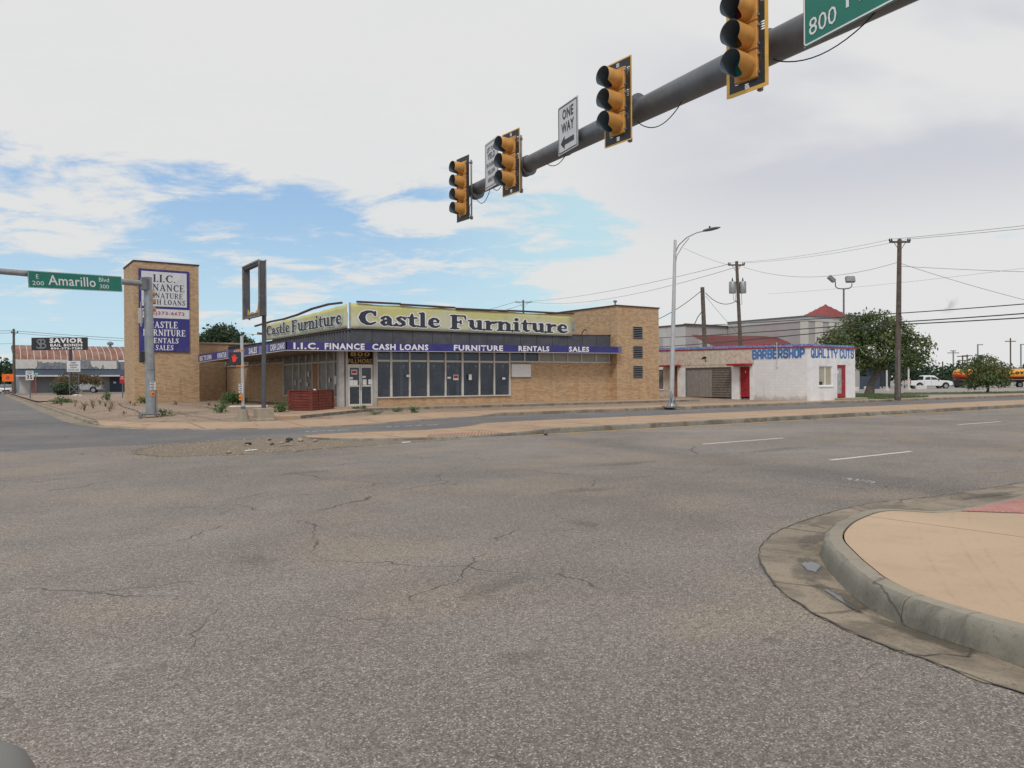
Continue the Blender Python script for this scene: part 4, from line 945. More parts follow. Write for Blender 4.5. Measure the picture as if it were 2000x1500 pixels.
tr_ = part('transom_light', 'hole', B, lambda m: m.box(15.62, 17.03, 37.5, 37.52, 2.44, 3.2))
text('800', 'lettering', 'gold', tr_, (15.78, 37.5, 2.86), EX, EZ, 1.1, .24, .03); text('NORTH', 'lettering', 'gold', tr_, (16.0, 37.5, 2.77), EX, EZ, .65, .06, .01); text('FILLMORE', 'lettering', 'gold', tr_, (15.66, 37.5, 2.49), EX, EZ, 1.33, .24, .02)
# notices on glass and wall
def paper(x0, x1, z0, z1, mat='paper', y=37.462):
    return part('notice', mat, B, lambda m: m.box(x0, x1, y, y+.004, z0, z1))
n_ = paper(15.82, 16.14, 1.92, 2.16); part('red_print', 'redpaper', n_, lambda m: m.box(15.85, 16.11, 37.456, 37.461, 1.97, 2.12))
for a in ((15.7, 15.9, 1.68, 1.78), (15.72, 15.92, 1.36, 1.64), (15.93, 16.16, 1.36, 1.62), (16.42, 16.62, 1.74, 1.84), (16.44, 16.66, 1.38, 1.66), (16.76, 16.98, 1.4, 1.66), (18.95, 19.16, 1.78, 1.9), (21.5, 21.72, 1.68, 1.78), (22.9, 23.1, 1.6, 1.92), (25.2, 25.42, 1.62, 1.74)): paper(*a, y=37.40 if a[0] > 17.3 else 37.462)
n_ = paper(21.92, 22.26, 1.6, 1.9, y=37.47); part('red_print', 'redpaper', n_, lambda m: m.box(21.95, 22.23, 37.464, 37.469, 1.7, 1.86))
nb = part('notice_board', 'paper', B, lambda m: m.box(25.92, 27.32, 37.44, 37.5, 1.77, 2.53)); part('board_frame', 'greyboard', nb, lambda m: (m.box(25.88, 27.36, 37.43, 37.5, 1.71, 1.77), m.box(25.88, 27.36, 37.43, 37.5, 2.53, 2.58)))
for a in ((45.0, 1.35, .13, .32), (44.0, 1.55, .13, .14), (42.9, 1.30, .2, .22), (42.7, 1.85, .2, .3), (39.5, 1.5, .2, .25), (38.6, 1.4, .3, .45), (38.4, 1.15, .16, .2)):
    part('notice', 'paper', B, lambda m: m.box(15.45, 15.454, a[0], a[0]+a[2], a[1], a[1]+a[3]))
# dim interior
part('interior', 'room', B, lambda m: (m.box(16.6, 33.6, 50, 50.1, 0, 3.6), m.box(15.8, 33.7, 37.8, 60, .1, .22), m.box(15.8, 33.7, 37.8, 60, 3.6, 3.65), m.box(33.6, 33.7, 37.8, 60, 0, 3.6), m.box(15.8, 15.9, 48, 60, 0, 3.6)))
for x_, y_, w__, d__, h__, mt_ in ((18.3, 41, 1.6, .8, .8, 'ply'), (21.2, 40, 1.9, .9, .85, 'greyboard'), (23.4, 42, .9, .6, 1.9, 'signwhite'), (19.8, 44, 2.2, .9, .95, 'maroon'), (24.6, 39.6, 1.0, .7, .75, 'concblock'), (22.2, 45, 1.2, .5, 1.6, 'tin')): part('stored_furniture', mt_, B, lambda m: (m.box(x_, x_+w__, y_, y_+d__, .22, .22+h__*.5), m.box(x_, x_+w__, y_+d__*.7, y_+d__, .22+h__*.5, .22+h__)))
for x in (20.2, 24.0, 28.0): part('interior_column', 'whitewall', B, lambda m: m.box(x-.08, x+.08, 40.5, 40.66, .2, 3.6))
for x0, x1, y, z in ((18.6, 21.6, 40.6, 2.75), (17.6, 18.4, 39.6, 3.1), (22.0, 22.5, 40.6, 2.73)): part('ceiling_strip', 'letwhite', B, lambda m: m.box(x0, x1, y, y+.1, z, z+.05))
pn = thing('pennant_string', 'string of small red, white and blue triangular pennants hanging inside the shop front windows', 'bunting', (17.6, 37.7, 2.5))
part('cord', 'wire', pn, lambda m: m.tube([(17.5+i*.82, 37.7, 2.52-.06*math.sin(math.pi*((i*.82) % 2.7)/2.7)) for i in range(11)], .008, 4))
for i in range(26):
    x = 17.7+i*.31; z = 2.5-.06*math.sin(math.pi*((x-17.5) % 2.7)/2.7)
    part('pennant', ('redpaper', 'paper', 'tin')[i % 3], pn, lambda m: m.prism([(x-.08, z), (x+.08, z), (x, z-.26)], (0, 37.7, 0), EX, EZ, EY*.004))
# roof-top fittings
ub = thing('electrical_box', 'grey electrical box on a short post beside the right end of the yellow banner', 'electrical box', (31.0, 38.2, 4.3))
part('post', 'galvd', ub, lambda m: m.tube([(31.05, 38.2, 4.2), (31.05, 38.2, 4.8)], .05, 8)); part('box', 'galv', ub, lambda m: m.box(30.85, 31.3, 38.1, 38.4, 4.72, 5.3), bevel=.02)
pp = MB(); pp.tube([(31.85, 38.3, 4.25), (32.1, 38.3, 4.65), (32.25, 38.3, 4.82), (32.45, 38.3, 4.8)], .035, 8); tag(pp.build('conduit_pipe', 'cable'), 'thin dark gooseneck pipe rising from the shop roof next to the tower', 'pipe')
# banners
def banner(pts_top, z0, mk, label, parts_f):
    n = len(pts_top); mb = MB(); vs = []
    for i, (s_, zt) in enumerate(pts_top):
        for j in range(7):
            z = z0+(zt-z0)*j/6; vs.append(mk(s_, z, .03*math.sin(i*1.7+j*.6)*.5))
    mb.add(vs, [(i*7+j, (i+1)*7+j, (i+1)*7+j+1, i*7+j+1) for i in range(n-1) for j in range(6)])
    root = thing('shop_banner', label, 'banner', mk(pts_top[0][0], z0, 0))
    o = mb.build('banner_sheet', 'banner', root, smooth=True)
    m_ = o.modifiers.new('thick', 'SOLIDIFY'); m_.thickness = .01
    parts_f(root); return root
def frf(r):
    part('backing_board', 'greyboard', r, lambda m: m.box(15.85, 30.5, 37.42, 37.5, 4.33, 5.52))
    for a, b, za, zb in ((16.1, 18.6, 5.64, 5.66), (18.6, 22.0, 5.63, 5.62), (22.05, 25.6, 5.58, 5.6), (25.6, 30.6, 5.63, 5.66)): part('top_board', 'maroon', r, lambda m: m.prism([(a, za), (b, zb), (b, zb+.1), (a, za+.1)], (0, 37.3, 0), EX, EZ, EY*.12))
    part('prop', 'maroon', r, lambda m: [m.tube([(x, 37.6, 5.4), (x, 39.2, 4.25)], .05, 6) for x in (16.5, 20, 24, 27.5, 30.3)])
    drawn('Castle', COOP, 'letter', 'lettdark', r, (16.15, 37.36, 4.48), EX, EZ, 4.98, .82, ('letwhite', .055), .026, .004)
    drawn('Furniture', COOP, 'letter', 'lettdark', r, (21.65, 37.36, 4.46), EX, EZ, 8.55, .82, ('letwhite', .055), .026, .004)
banner([(15.78+i*.49, 5.60+.02*math.sin(i*1.3)) for i in range(31)], 4.31, lambda s_, z, d: (s_, 37.38+d*.3, z), 'long pale yellow banner reading Castle Furniture facing the avenue above the shop windows', frf)
def lff(r):
    part('backing_board', 'greyboard', r, lambda m: m.box(15.9, 15.98, 38.3, 50.8, 4.3, 5.2))
    def bent(m):
        pts = [(38.6, 5.68), (40.5, 5.76), (43, 5.72), (45.5, 5.56), (48, 5.48), (50.6, 5.50), (54.2, 5.42)]
        for (a, za), (b, zb) in zip(pts, pts[1:]): m.prism([(a, za), (b, zb), (b, zb+.1), (a, za+.1)], (15.72, 0, 0), EY, EZ, EX*.12)
    part('top_board', 'maroon', r, bent)
    drawn('Castle', COOP, 'letter', 'lettdark', r, (15.70, 51.4, 4.62), -EY, EZ, 4.75, .68, ('letwhite', .05), .03, .004)
    drawn('Furniture', COOP, 'letter', 'lettdark', r, (15.70, 46.35, 4.58), -EY, EZ, 8.0, .74, ('letwhite', .05), .03, .004)
banner([(51.6-i*.512, 5.42+.02*math.sin(i*1.9)+.17*(i/27)**2) for i in range(28)], 4.34, lambda s_, z, d: (15.74+d*.6, s_, z), 'wrinkled yellow Castle Furniture banner on the side street face with a bent board above', lff)
part_ = MB(); part_.box(15.72, 15.79, 37.42, 37.5, 4.3, 5.64); tag(part_.build('banner_corner_strip', 'column'), 'thin pale strip where the two yellow banners meet at the shop corner', 'trim')

# ================================================================== brick sign pylon
py = thing('brick_pylon', 'tall tan brick pylon carrying the I.I.C. Finance and Castle Furniture sign panels', 'sign pylon', (10.25, 55, .25))
part('shaft', 'brick', py, lambda m: m.prism([(8.25, 0), (12.25, 0), (12.25, 9.48), (8.25, 9.48)], (0, 55, 0), EX, EZ, EY*4.2))
part('coping', 'maroon', py, lambda m: (m.box(8.2, 12.3, 54.95, 55.3, 9.48, 9.56), m.box(8.2, 8.4, 55.3, 59.2, 9.48, 9.56)))
pa = part('sign_panel', 'band', py, lambda m: m.box(8.53, 11.62, 54.9, 54.99, 6.46, 9.03)); part('panel_face', 'signwhite', pa, lambda m: m.box(8.68, 11.46, 54.885, 54.9, 6.6, 8.88))
for s_, x0, w_, z, h in (('I.I.C.', 9.36, 1.42, 8.20, .50), ('FINANCE', 8.82, 2.52, 7.62, .46), ('SIGNATURE', 8.84, 2.38, 7.14, .36), ('CASH LOANS', 8.78, 2.6, 6.72, .34)):
    drawn(s_, SER, 'letter', 'lettdark', pa, (x0, 54.885, z), EX, EZ, w_, h, None, .03, .004)
pb = part('phone_panel', 'signwhite', py, lambda m: m.box(8.53, 11.62, 54.9, 54.99, 5.83, 6.44)); text('(806)373-6672', 'lettering', 'redpaper', pb, (8.70, 54.9, 5.98), EX, EZ, 2.62, .30, .02)
pc = part('sign_panel', 'band', py, lambda m: m.box(8.53, 11.62, 54.9, 54.99, 3.62, 5.81))
for s_, x0, w_, z, h in (('CASTLE', 9.12, 1.78, 5.18, .44), ('FURNITURE', 8.74, 2.64, 4.66, .42), ('RENTALS', 9.1, 1.85, 4.18, .34), ('SALES', 9.5, 1.12, 3.72, .34)):
    drawn(s_, SER, 'letter', 'letwhite', pc, (x0, 54.9, z), EX, EZ, w_, h, None, .03, .004)

# ================================================================== barber shop
bb = thing('barber_shop', 'low white and beige barber shop with red doors and blue painted lettering', 'building', (43.9, 29.9, .1))
def ztop(y): return 3.58+.0185*(y-29.9)
def yz(m, poly_, x, d): m.prism(poly_, (x, 0, 0), EY, EZ, EX*d)
part('long_wall', 'whitebrick', bb, lambda m: (yz(m, [(29.92, 0), (34.05, 0), (34.05, 3.62), (29.92, 3.56)], 43.9, .2), yz(m, [(34.05, 0), (34.43, 0), (34.43, 2.62), (34.05, 2.62)], 43.9, .2)))
part('beige_wall', 'beige', bb, lambda m: (yz(m, [(34.05, 2.62), (52, 2.62), (52, 3.95), (34.05, 3.64)], 43.88, .2), yz(m, [(35.27, 0), (36.0, 0), (36.0, 2.62), (35.27, 2.62)], 43.9, .2), yz(m, [(36.0, 2.42), (40.3, 2.42), (40.3, 2.62), (36, 2.62)], 43.9, .2),
     yz(m, [(40.3, 0), (41.16, 0), (41.16, 2.62), (40.3, 2.62)], 43.9, .2), yz(m, [(41.88, 0), (42.59, 0), (42.59, 2.62), (41.88, 2.62)], 43.9, .2), yz(m, [(42.59, 0), (52, 0), (52, .82), (42.59, .82)], 43.9, .2), yz(m, [(43.3, .82), (52, .82), (52, 2.62), (43.3, 2.62)], 43.9, .2), yz(m, [(34.43, 2.42), (35.27, 2.42), (35.27, 2.62), (34.43, 2.62)], 43.9, .2)))
part('front_wall', 'whitewall', bb, lambda m: (m.box(43.9, 44.85, 29.7, 29.92, 0, 3.56), m.box(46.38, 46.9, 29.7, 29.92, 0, 3.56), m.box(47.92, 49.0, 29.7, 29.92, 0, 3.56), m.box(44.85, 46.38, 29.7, 29.92, 0, 1.07), m.box(44.85, 46.38, 29.7, 29.92, 2.38, 3.56), m.box(46.9, 47.92, 29.7, 29.92, 2.46, 3.56)))
part('back_walls', 'whitewall', bb, lambda m: (m.box(48.8, 49.0, 29.92, 52, 0, 3.6), m.box(44.2, 48.8, 30.8, 52, .0, .2), m.box(44.1, 48.8, 51.8, 52, 0, 3.6)))
part('roof', 'palegrey', bb, lambda m: m.box(44.0, 48.9, 29.92, 52, 3.5, 3.56))
part('red_trim', 'redpaint', bb, lambda m: (yz(m, [(29.66, 3.56), (52, 3.95), (52, 4.02), (29.66, 3.65)], 43.84, .1), m.box(43.94, 49.06, 29.64, 29.76, 3.565, 3.65)))
part('blue_parapet', 'bluetrim', bb, lambda m: (yz(m, [(29.72, 3.65), (38, 3.79), (52, 4.02), (52, 4.17), (44, 4.07), (38, 3.95), (33, 3.86), (29.72, 3.80)], 43.9, .2), m.box(44.1, 48.9, 29.7, 29.9, 3.65, 3.78)))
drawn('BARBER SHOP'.replace(' ', ''), BLKF, 'letter', 'blue', bb, (43.87, 34.17, 2.98), -EY, EZ, 4.15, .52, None, .04, .004)
drawn('QUALITY CUTS', BLKF, 'letter', 'blue', bb, (44.0, 29.7, 2.95), EX, EZ, 4.9, .52, None, .04, .004)
bw_ = part('window', 'whitewall', bb, lambda m: (m.box(44.85, 44.92, 29.74, 29.86, 1.07, 2.38), m.box(46.31, 46.38, 29.74, 29.86, 1.07, 2.38), m.box(44.92, 46.31, 29.74, 29.86, 2.31, 2.38), m.box(44.92, 46.31, 29.74, 29.86, 1.07, 1.14), m.box(45.58, 45.64, 29.74, 29.86, 1.14, 2.31)))
part('pane', 'blindpane', bw_, lambda m: m.box(44.92, 45.58, 29.80, 29.81, 1.14, 2.31)); part('pane', 'blindpane', bw_, lambda m: m.box(45.64, 46.31, 29.80, 29.81, 1.14, 2.31))
part('blind', 'shade', bw_, lambda m: [m.obox((45.62, 29.796, 1.18+k*.062), EX, Vector((0, .1, .995)), Vector((0, -.995, .1)), .655, .004, .001) for k in range(18)])
part('sill', 'whitewall', bw_, lambda m: m.box(44.8, 46.43, 29.64, 29.72, 1.0, 1.06)); part('box_on_sill', 'signblack', bw_, lambda m: m.box(44.97, 45.3, 29.75, 29.79, 1.15, 1.36))
d_ = part('door', 'redpaint', bb, lambda m: (m.box(46.9, 46.98, 29.76, 29.84, .3, 2.46), m.box(47.55, 47.92, 29.76, 29.84, .3, 2.46), m.box(46.98, 47.55, 29.76, 29.84, 2.25, 2.46), m.box(46.98, 47.55, 29.76, 29.84, .3, .55)))
part('pane', 'doorpane', d_, lambda m: m.box(46.98, 47.55, 29.79, 29.8, .55, 2.25)); part('curtain', 'curtain', d_, lambda m: m.box(46.98, 47.55, 29.815, 29.82, .55, 2.25)); part('notice', 'paper', d_, lambda m: m.box(47.0, 47.17, 29.77, 29.775, 1.9, 2.08))
part('handle', 'galv', d_, lambda m: m.tube([(47.52, 29.74, 1.3), (47.52, 29.70, 1.31), (47.52, 29.7, 1.43), (47.52, 29.74, 1.44)], .015, 6))
part('door_step', 'concblock', bb, lambda m: m.box(46.6, 49.2, 28.9, 29.69, 0, .26), bevel=.02)
d_ = part('door', 'redpaint', bb, lambda m: m.box(43.98, 44.04, 34.43, 35.27, .3, 2.42), label='red side door with scrawled black graffiti')
part('graffiti', 'maroon', d_, lambda m: [m.tube([(43.974, 34.95+.12*math.sin(t*.9+q), z0+.035*t) for t in range(11)], .012, 4) for q, z0 in ((0, 1.5), (1.8, .8), (3.1, .55))])
part('house_number', 'paper', d_, lambda m: m.box(43.968, 43.975, 34.8, 34.86, 2.0, 2.15))
part('awning', 'redpaint', bb, lambda m: m.box(43.1, 43.87, 34.15, 35.8, 2.5, 2.64), bevel=.02); part('awning', 'redpaint', bb, lambda m: m.box(43.2, 43.87, 40.75, 42.55, 2.56, 2.68), bevel=.02)
gd = part('garage_door', 'garage1', bb, lambda m: m.box(44.0, 44.04, 37.83, 40.3, .25, 2.42), label='grey vertical-boarded garage door leaf')
for k in range(8): part('board', 'garage1', gd, lambda m: m.box(43.975-.004*(k % 3), 44.0, 37.84+k*.307, 38.13+k*.307, .27, 2.4))
gd = part('garage_door', 'hole', bb, lambda m: m.box(44.0, 44.04, 36.0, 37.83, .25, 2.42), label='peeling horizontal-panelled garage door leaf')
for k in range(12): part('panel', 'garage2', gd, lambda m: m.box(43.96-.008*(k % 3), 44.0, 36.03, 37.8, .27+k*.178, .27+k*.178+.145))
part('door_frame', 'louvre', bb, lambda m: (m.box(43.88, 43.95, 36.0, 40.3, 2.40, 2.44), m.box(43.88, 43.95, 36.0, 36.04, .25, 2.4), m.box(43.88, 43.95, 40.26, 40.3, .25, 2.4)))
part('door', 'redpeel', bb, lambda m: m.box(43.98, 44.04, 41.16, 41.88, .25, 2.56), label='bare brown timber door at the far end')
w2 = part('window', 'whitewall', bb, lambda m: (m.box(43.92, 44.0, 42.59, 42.64, .82, 2.34), m.box(43.92, 44.0, 43.25, 43.3, .82, 2.34), m.box(43.92, 44.0, 42.64, 43.25, 2.34, 2.62), m.box(43.86, 43.93, 42.5, 43.4, .74, .82)))
part('pane', 'louvre', w2, lambda m: m.box(43.98, 43.99, 42.64, 43.25, .82, 2.34))
part('conduit', 'mullion', bb, lambda m: (m.tube([(43.80, 32.13, 2.34), (43.80, 32.13, 4.0)], .025, 6), m.tube([(43.80, 32.13, 2.34), (43.92, 32.13, 2.34)], .03, 6)))
for ya, yb in ((35.30, 35.95), (34.08, 34.40), (40.33, 41.1)): part('white_pillar', 'whitewall', bb, lambda m: yz(m, [(ya, .05), (yb, .05), (yb, 2.43), (ya, 2.43)], 43.87, .03))
part('ragged_board', 'hole', bb, lambda m: (yz(m, [(38.2, 3.12), (38.75, 3.05), (38.6, 3.2), (38.35, 3.26)], 43.86, .01), yz(m, [(38.3, 2.85), (38.36, 2.85), (38.4, 3.08), (38.34, 3.08)], 43.86, .01)))
# ================================================================== near mast arm with signals
A0 = X(8.38, 6.26, 5.76); A1 = X(10.15, 15.98, 6.28)
def arm(y): return A0+(A1-A0)*((y-A0.y)/(A1.y-A0.y))
ad = (A1-A0).normalized(); RZ = -math.atan2(.179, .984)
base_ = arm(-2.6)
mast = thing('signal_mast', 'large dull grey signal mast whose thick arm crosses the upper right of the view', 'signal mast', (base_.x, base_.y, .15))
part('pole', 'galvd', mast, lambda m: m.tube([(base_.x, base_.y, .15), (base_.x, base_.y, base_.z+.5)], [.24, .2], 20), smooth=True)
part('base_plate', 'galvd', mast, lambda m: m.box(base_.x-.32, base_.x+.32, base_.y-.32, base_.y+.32, .15, .2))
ar = part('arm', 'galvd', mast, lambda m: m.tube([arm(-2.5), arm(0), arm(4), arm(6.3), arm(9.9)], [.245, .235, .215, .205, .182], 28), smooth=True)
part('arm_extension', 'galvd', mast, lambda m: m.tube([arm(9.9), arm(13), arm(16.05)], [.180, .167, .152], 28), smooth=True)
part('arm_joint', 'galvd', ar, lambda m: m.tube([arm(11.62), arm(11.66)], [.182, .182], 28), smooth=True)
part('end_cap', 'galvd', mast, lambda m: m.tube([arm(16.05), arm(16.1)], [.158, .15], 20))
def dangle(y0, y1, drop, r=.008):
    a, b = arm(y0), arm(y1); return lambda m: m.tube([a.lerp(b, t)+EZ*(-.2-drop*math.sin(math.pi*t)**.8)+X(-.08, 0, 0) for t in [i/12 for i in range(13)]], r, 6)
for y0, y1, dr in ((9.1, 7.95, .22), (6.1, 4.6, .20), (12.3, 11.5, .12), (15.0, 14.5, .1), (16.1, 15.2, .25)): part('cable', 'cable', mast, dangle(y0, y1, dr))
def slotted(m, y0, y1, z0, z1, slots, x0, x1):
    ys = sorted({y0, y1, *[s[0] for s in slots], *[s[1] for s in slots]}); zs = sorted({z0, z1, *[s[2] for s in slots], *[s[3] for s in slots]})
    for a, b in zip(ys, ys[1:]):
        run = None
        for c, d in zip(zs, zs[1:]):
            hole = any(s[0] <= (a+b)/2 <= s[1] and s[2] <= (c+d)/2 <= s[3] for s in slots)
            if hole:
                if run: m.box(x0, x1, a, b, *run); run = None
            else: run = (run[0], d) if run else (c, d)
        if run: m.box(x0, x1, a, b, *run)
def head(N, lenses, border, slots_on=True):
    r = thing('traffic_signal', '', 'traffic signal', (0, 0, 0)); H = N*.355/2
    for k in range(N):
        zc = H-.355*(k+.5)
        s_ = part('housing', 'yellow', r, lambda m: m.box(.012, .085, -.165, .165, zc-.172, zc+.172), bevel=.02)
        part('door', 'yellow', s_, lambda m: m.box(-.035, .010, -.172, .172, zc-.174, zc+.174), bevel=.012)
        [part('hinge', 'galv', s_, lambda m: m.box(-.03, 0, ya, yb, zc+za, zc+zb)) for ya, yb, za, zb in ((-.195, -.172, .10, .13), (-.195, -.172, -.13, -.10), (.172, .19, -.02, .02))]
        def vis(m):
            n = 36; vs = []; fs = []
            for rr, off in ((.150, 0), (.1465, 0)):
                for i in range(n+1):
                    th = math.radians(-90)+2*math.pi*i/n; up_ = .5-.5*math.sin(th)   # 1 at the bottom
                    L = .30-.17*sstep(.80, .99, up_)
                    c_, s2 = math.cos(th)*rr, math.sin(th)*rr
                    vs += [(-.035, c_, zc+s2), (-.035-L, c_*1.02, zc+s2*1.02)]
            o = 2*(n+1); m.mi = 0
            m.add(vs, [])
            for i in range(n):
                m.f.append([2*i, 2*i+2, 2*i+3, 2*i+1]); m.m.append(0)
                m.f.append([o+2*i, o+2*i+1, o+2*i+3, o+2*i+2]); m.m.append(1)
                m.f.append([2*i+1, 2*i+3, o+2*i+3, o+2*i+1]); m.m.append(1)
        mb = MB(); vis(mb); mb.build('visor', ['yellow', 'visorin'], s_, smooth=True)
        mb = MB(); n = 24
        mb.add([(-.05+.03*q, .143*math.cos(6.2832*i/n)*(1-q*0), zc+.143*math.sin(6.2832*i/n)) for q in (0,) for i in range(n)]+[(-.062, 0, zc)], [(i, (i+1) % n, n) for i in range(n)]); mb.build('lens', lenses[k], s_)
    sl = []; W_ = .305; T_ = H+.13
    if slots_on:
        for k in range(N):
            zc = H-.355*(k+.5)
            for j in range(4):
                for sg in (-1, 1): sl.append((-.27 if sg < 0 else .20, -.20 if sg < 0 else .27, zc+.04+j*.03, zc+.058+j*.03))
        for z in (-H-.085, H+.035):
            for y in (-.16, 0, .16):
                for j in range(4): sl.append((y-.035, y+.035, z+j*.017, z+j*.017+.010))
    cut = (-.178, .178, -H, H)
    def bp(m):
        slotted(m, -W_, -.178, -T_, T_, [s for s in sl if s[1] < -.178], 0, .004); slotted(m, .178, W_, -T_, T_, [s for s in sl if s[0] > .178], 0, .004)
        slotted(m, -.178, .178, H, T_, [s for s in sl if s[2] > H and abs(s[0]) < .178 and abs(s[1]) < .178], 0, .004); slotted(m, -.178, .178, -T_, -H, [s for s in sl if s[3] < -H and abs(s[0]) < .178 and abs(s[1]) < .178], 0, .004)
    p_ = part('backplate', 'black', r, bp)
    if border:
        b = border
        part('retroreflective_border', 'retro', p_, lambda m: (m.box(-.003, .007, -W_-.006, -W_+b, -T_, T_), m.box(-.003, .007, W_-b, W_+.006, -T_, T_), m.box(-.003, .007, -W_+b, W_-b, T_-b, T_+.006), m.box(-.003, .007, -W_+b, W_-b, -T_-.006, -T_+b)))
    br = part('mounting_pole', 'galv', r, lambda m: m.tube([(.27, .0, -H-.06), (.27, .0, H+.10)], .024, 8))
    part('bracket', 'galvd', r, lambda m: (m.tube([(.06, 0, H+.01), (.27, 0, H+.02)], .02, 6), m.tube([(.27, 0, H), (.27, 0, H+.05)], .036, 8)))
    part('bracket', 'galvd', r, lambda m: (m.tube([(.06, 0, -H-.01), (.27, 0, -H-.02)], .024, 6), m.tube([(.27, 0, -H-.05), (.27, 0, -H+.02)], .04, 8)))
    part('clamp', 'galvd', r, lambda m: (m.box(.25, .40, -.09, .09, -.09, .09), m.tube([(.42, -.09, 0), (.42, -.06, 0)], .215, 20), m.tube([(.42, .06, 0), (.42, .09, 0)], .215, 20)))
    part('cable', 'cable', r, lambda m: m.tube([(.27, .03, -H-.02), (.27, .10, -H+.12), (.30, .14, -H+.3), (.36, .12, -.22)], .008, 5))
    return r
def place(r, p, label):
    r.location = p; r.rotation_euler = (0, 0, .03); r['label'] = label; r['group'] = 'traffic signals hung on the near mast arm'
g3 = ['lens_r', 'lens_y', 'lens_g']
h3 = head(3, g3, .014); place(h3, (8.49, 9.21, 5.99), 'three-light yellow traffic signal with thin yellow backplate edge, right of the ONE WAY sign')
h2 = copy_tree(h3); place(h2, (9.24, 13.33, 6.11), 'three-light yellow traffic signal partly covering the left-turn yield sign')
h1 = head(4, ['lens_r', 'lens_y', 'lens_y', 'lens_g'], 0, False); place(h1, (9.75, 16.14, 6.22), 'four-light yellow traffic signal at the far tip of the mast arm'); h1.scale = (.93, .93, .93)
h4 = head(3, ['lens_r', 'lens_y', 'greenled'], .04); place(h4, (7.95, 6.25, 5.78), 'three-light yellow traffic signal with broad yellow border, cut by the top edge')
SN = X(-.984, .179, 0); SR = -ad      # sign normal and reading direction (left to right runs towards the camera)
SU = (SR.cross(SN)); SU = -SU if SU.z < 0 else SU
def armsign(name, label, cat, c, w_, h_, draw, mat='signwhite', back='alum', tilt=False, group=None):
    c = Vector(c); r = thing(name, label, cat, tuple(c)); R = -X(.179, .984, 0) if not tilt else SR; U = EZ if not tilt else SU
    part('plate', back, r, lambda m: m.obox(c-SN*.006, R, U, SN, w_/2, h_/2, .003), world=True)
    f_ = part('face', mat, r, lambda m: m.prism(rrect(w_, h_, .04), c-SN*.001, R, U, SN*.004))
    draw(r, f_, c+SN*.006, R, U); part('bracket', 'galvd', r, lambda m: m.obox(c-SN*.06, R, U, SN, .05, min(h_/2-.05, .14), .05)); return r
def rrect(w_, h_, rr, n=4):
    out = []
    for cx_, cy_, a0 in ((w_/2-rr, h_/2-rr, 0), (-w_/2+rr, h_/2-rr, 90), (-w_/2+rr, -h_/2+rr, 180), (w_/2-rr, -h_/2+rr, 270)):
        for i in range(n+1): t = math.radians(a0+90*i/n); out.append((cx_+rr*math.cos(t), cy_+rr*math.sin(t)))
    return out
def ring(m, w_, h_, t, rr, c, R, U, nrm):
    a = rrect(w_, h_, rr); b = rrect(w_-2*t, h_-2*t, max(rr-t, .004)); n = len(a)
    m.add([c+R*u+U*v+nrm for u, v in a]+[c+R*u+U*v+nrm for u, v in b], [(i, (i+1) % n, n+(i+1) % n, n+i) for i in range(n)])
def ow(r, f_, c, R, U):
    part('border', 'signblack', f_, lambda m: ring(m, .72, .87, .018, .035, c, R, U, SN*.002))
    text('ONE', 'lettering', 'signblack', f_, c-R*.20+U*.17, R, U, .42, .19, .02, .003); text('WAY', 'lettering', 'signblack', f_, c-R*.24-U*.08, R, U, .48, .19, .02, .003)
    part('arrow', 'signblack', f_, lambda m: m.prism([(-.27, -.26), (-.12, -.14), (-.12, -.215), (.24, -.215), (.24, -.305), (-.12, -.305), (-.12, -.38)], c+SN*.001, R, U, SN*.003))
armsign('one_way_sign', 'white ONE WAY sign with black left arrow mounted on the mast arm', 'road sign', (9.03, 11.16, 6.24), .76, .91, ow)
def yl(r, f_, c, R, U):
    part('border', 'signblack', f_, lambda m: ring(m, .72, 1.0, .012, .035, c, R, U, SN*.002))
    for i, (s_, w_) in enumerate((('LEFT TURN', .5), ('YIELD', .44), ('ON FLASHING', .58), ('YELLOW', .42), ('ARROW', .40))): text(s_, 'lettering', 'signblack', f_, c-R*w_/2+U*(.30-i*.175), R, U, w_, .10 if i != 1 else .14, .012, .003)
armsign('yield_sign', 'tall white sign reading LEFT TURN YIELD ON FLASHING YELLOW ARROW behind a signal', 'road sign', (9.68, 14.75, 6.50), .76, 1.08, yl)
def gs(r, f_, c, R, U):
    part('border', 'letwhite', f_, lambda m: ring(m, 2.42, .62, .02, .04, c, R, U, SN*.002))
    text('800', 'lettering', 'letwhite', f_, c-R*1.13-U*.22, R, U, .40, .20, .0, .003)
    text('Fillmore', 'lettering', 'letwhite', f_, c-R*.60-U*.13, R, U, 1.25, .37, .006, .003)
    text('St', 'lettering', 'letwhite', f_, c+R*.82-U*.0, R, U, .22, .2, 0, .003)
gc = X(7.96, 5.43, 5.70)-X(.179, .984, 0)*1.20
armsign('street_name_sign', 'large green 800 Fillmore street name sign on the mast arm, cut by the top edge', 'street sign', tuple(gc), 2.44, .64, gs, 'signgreen')

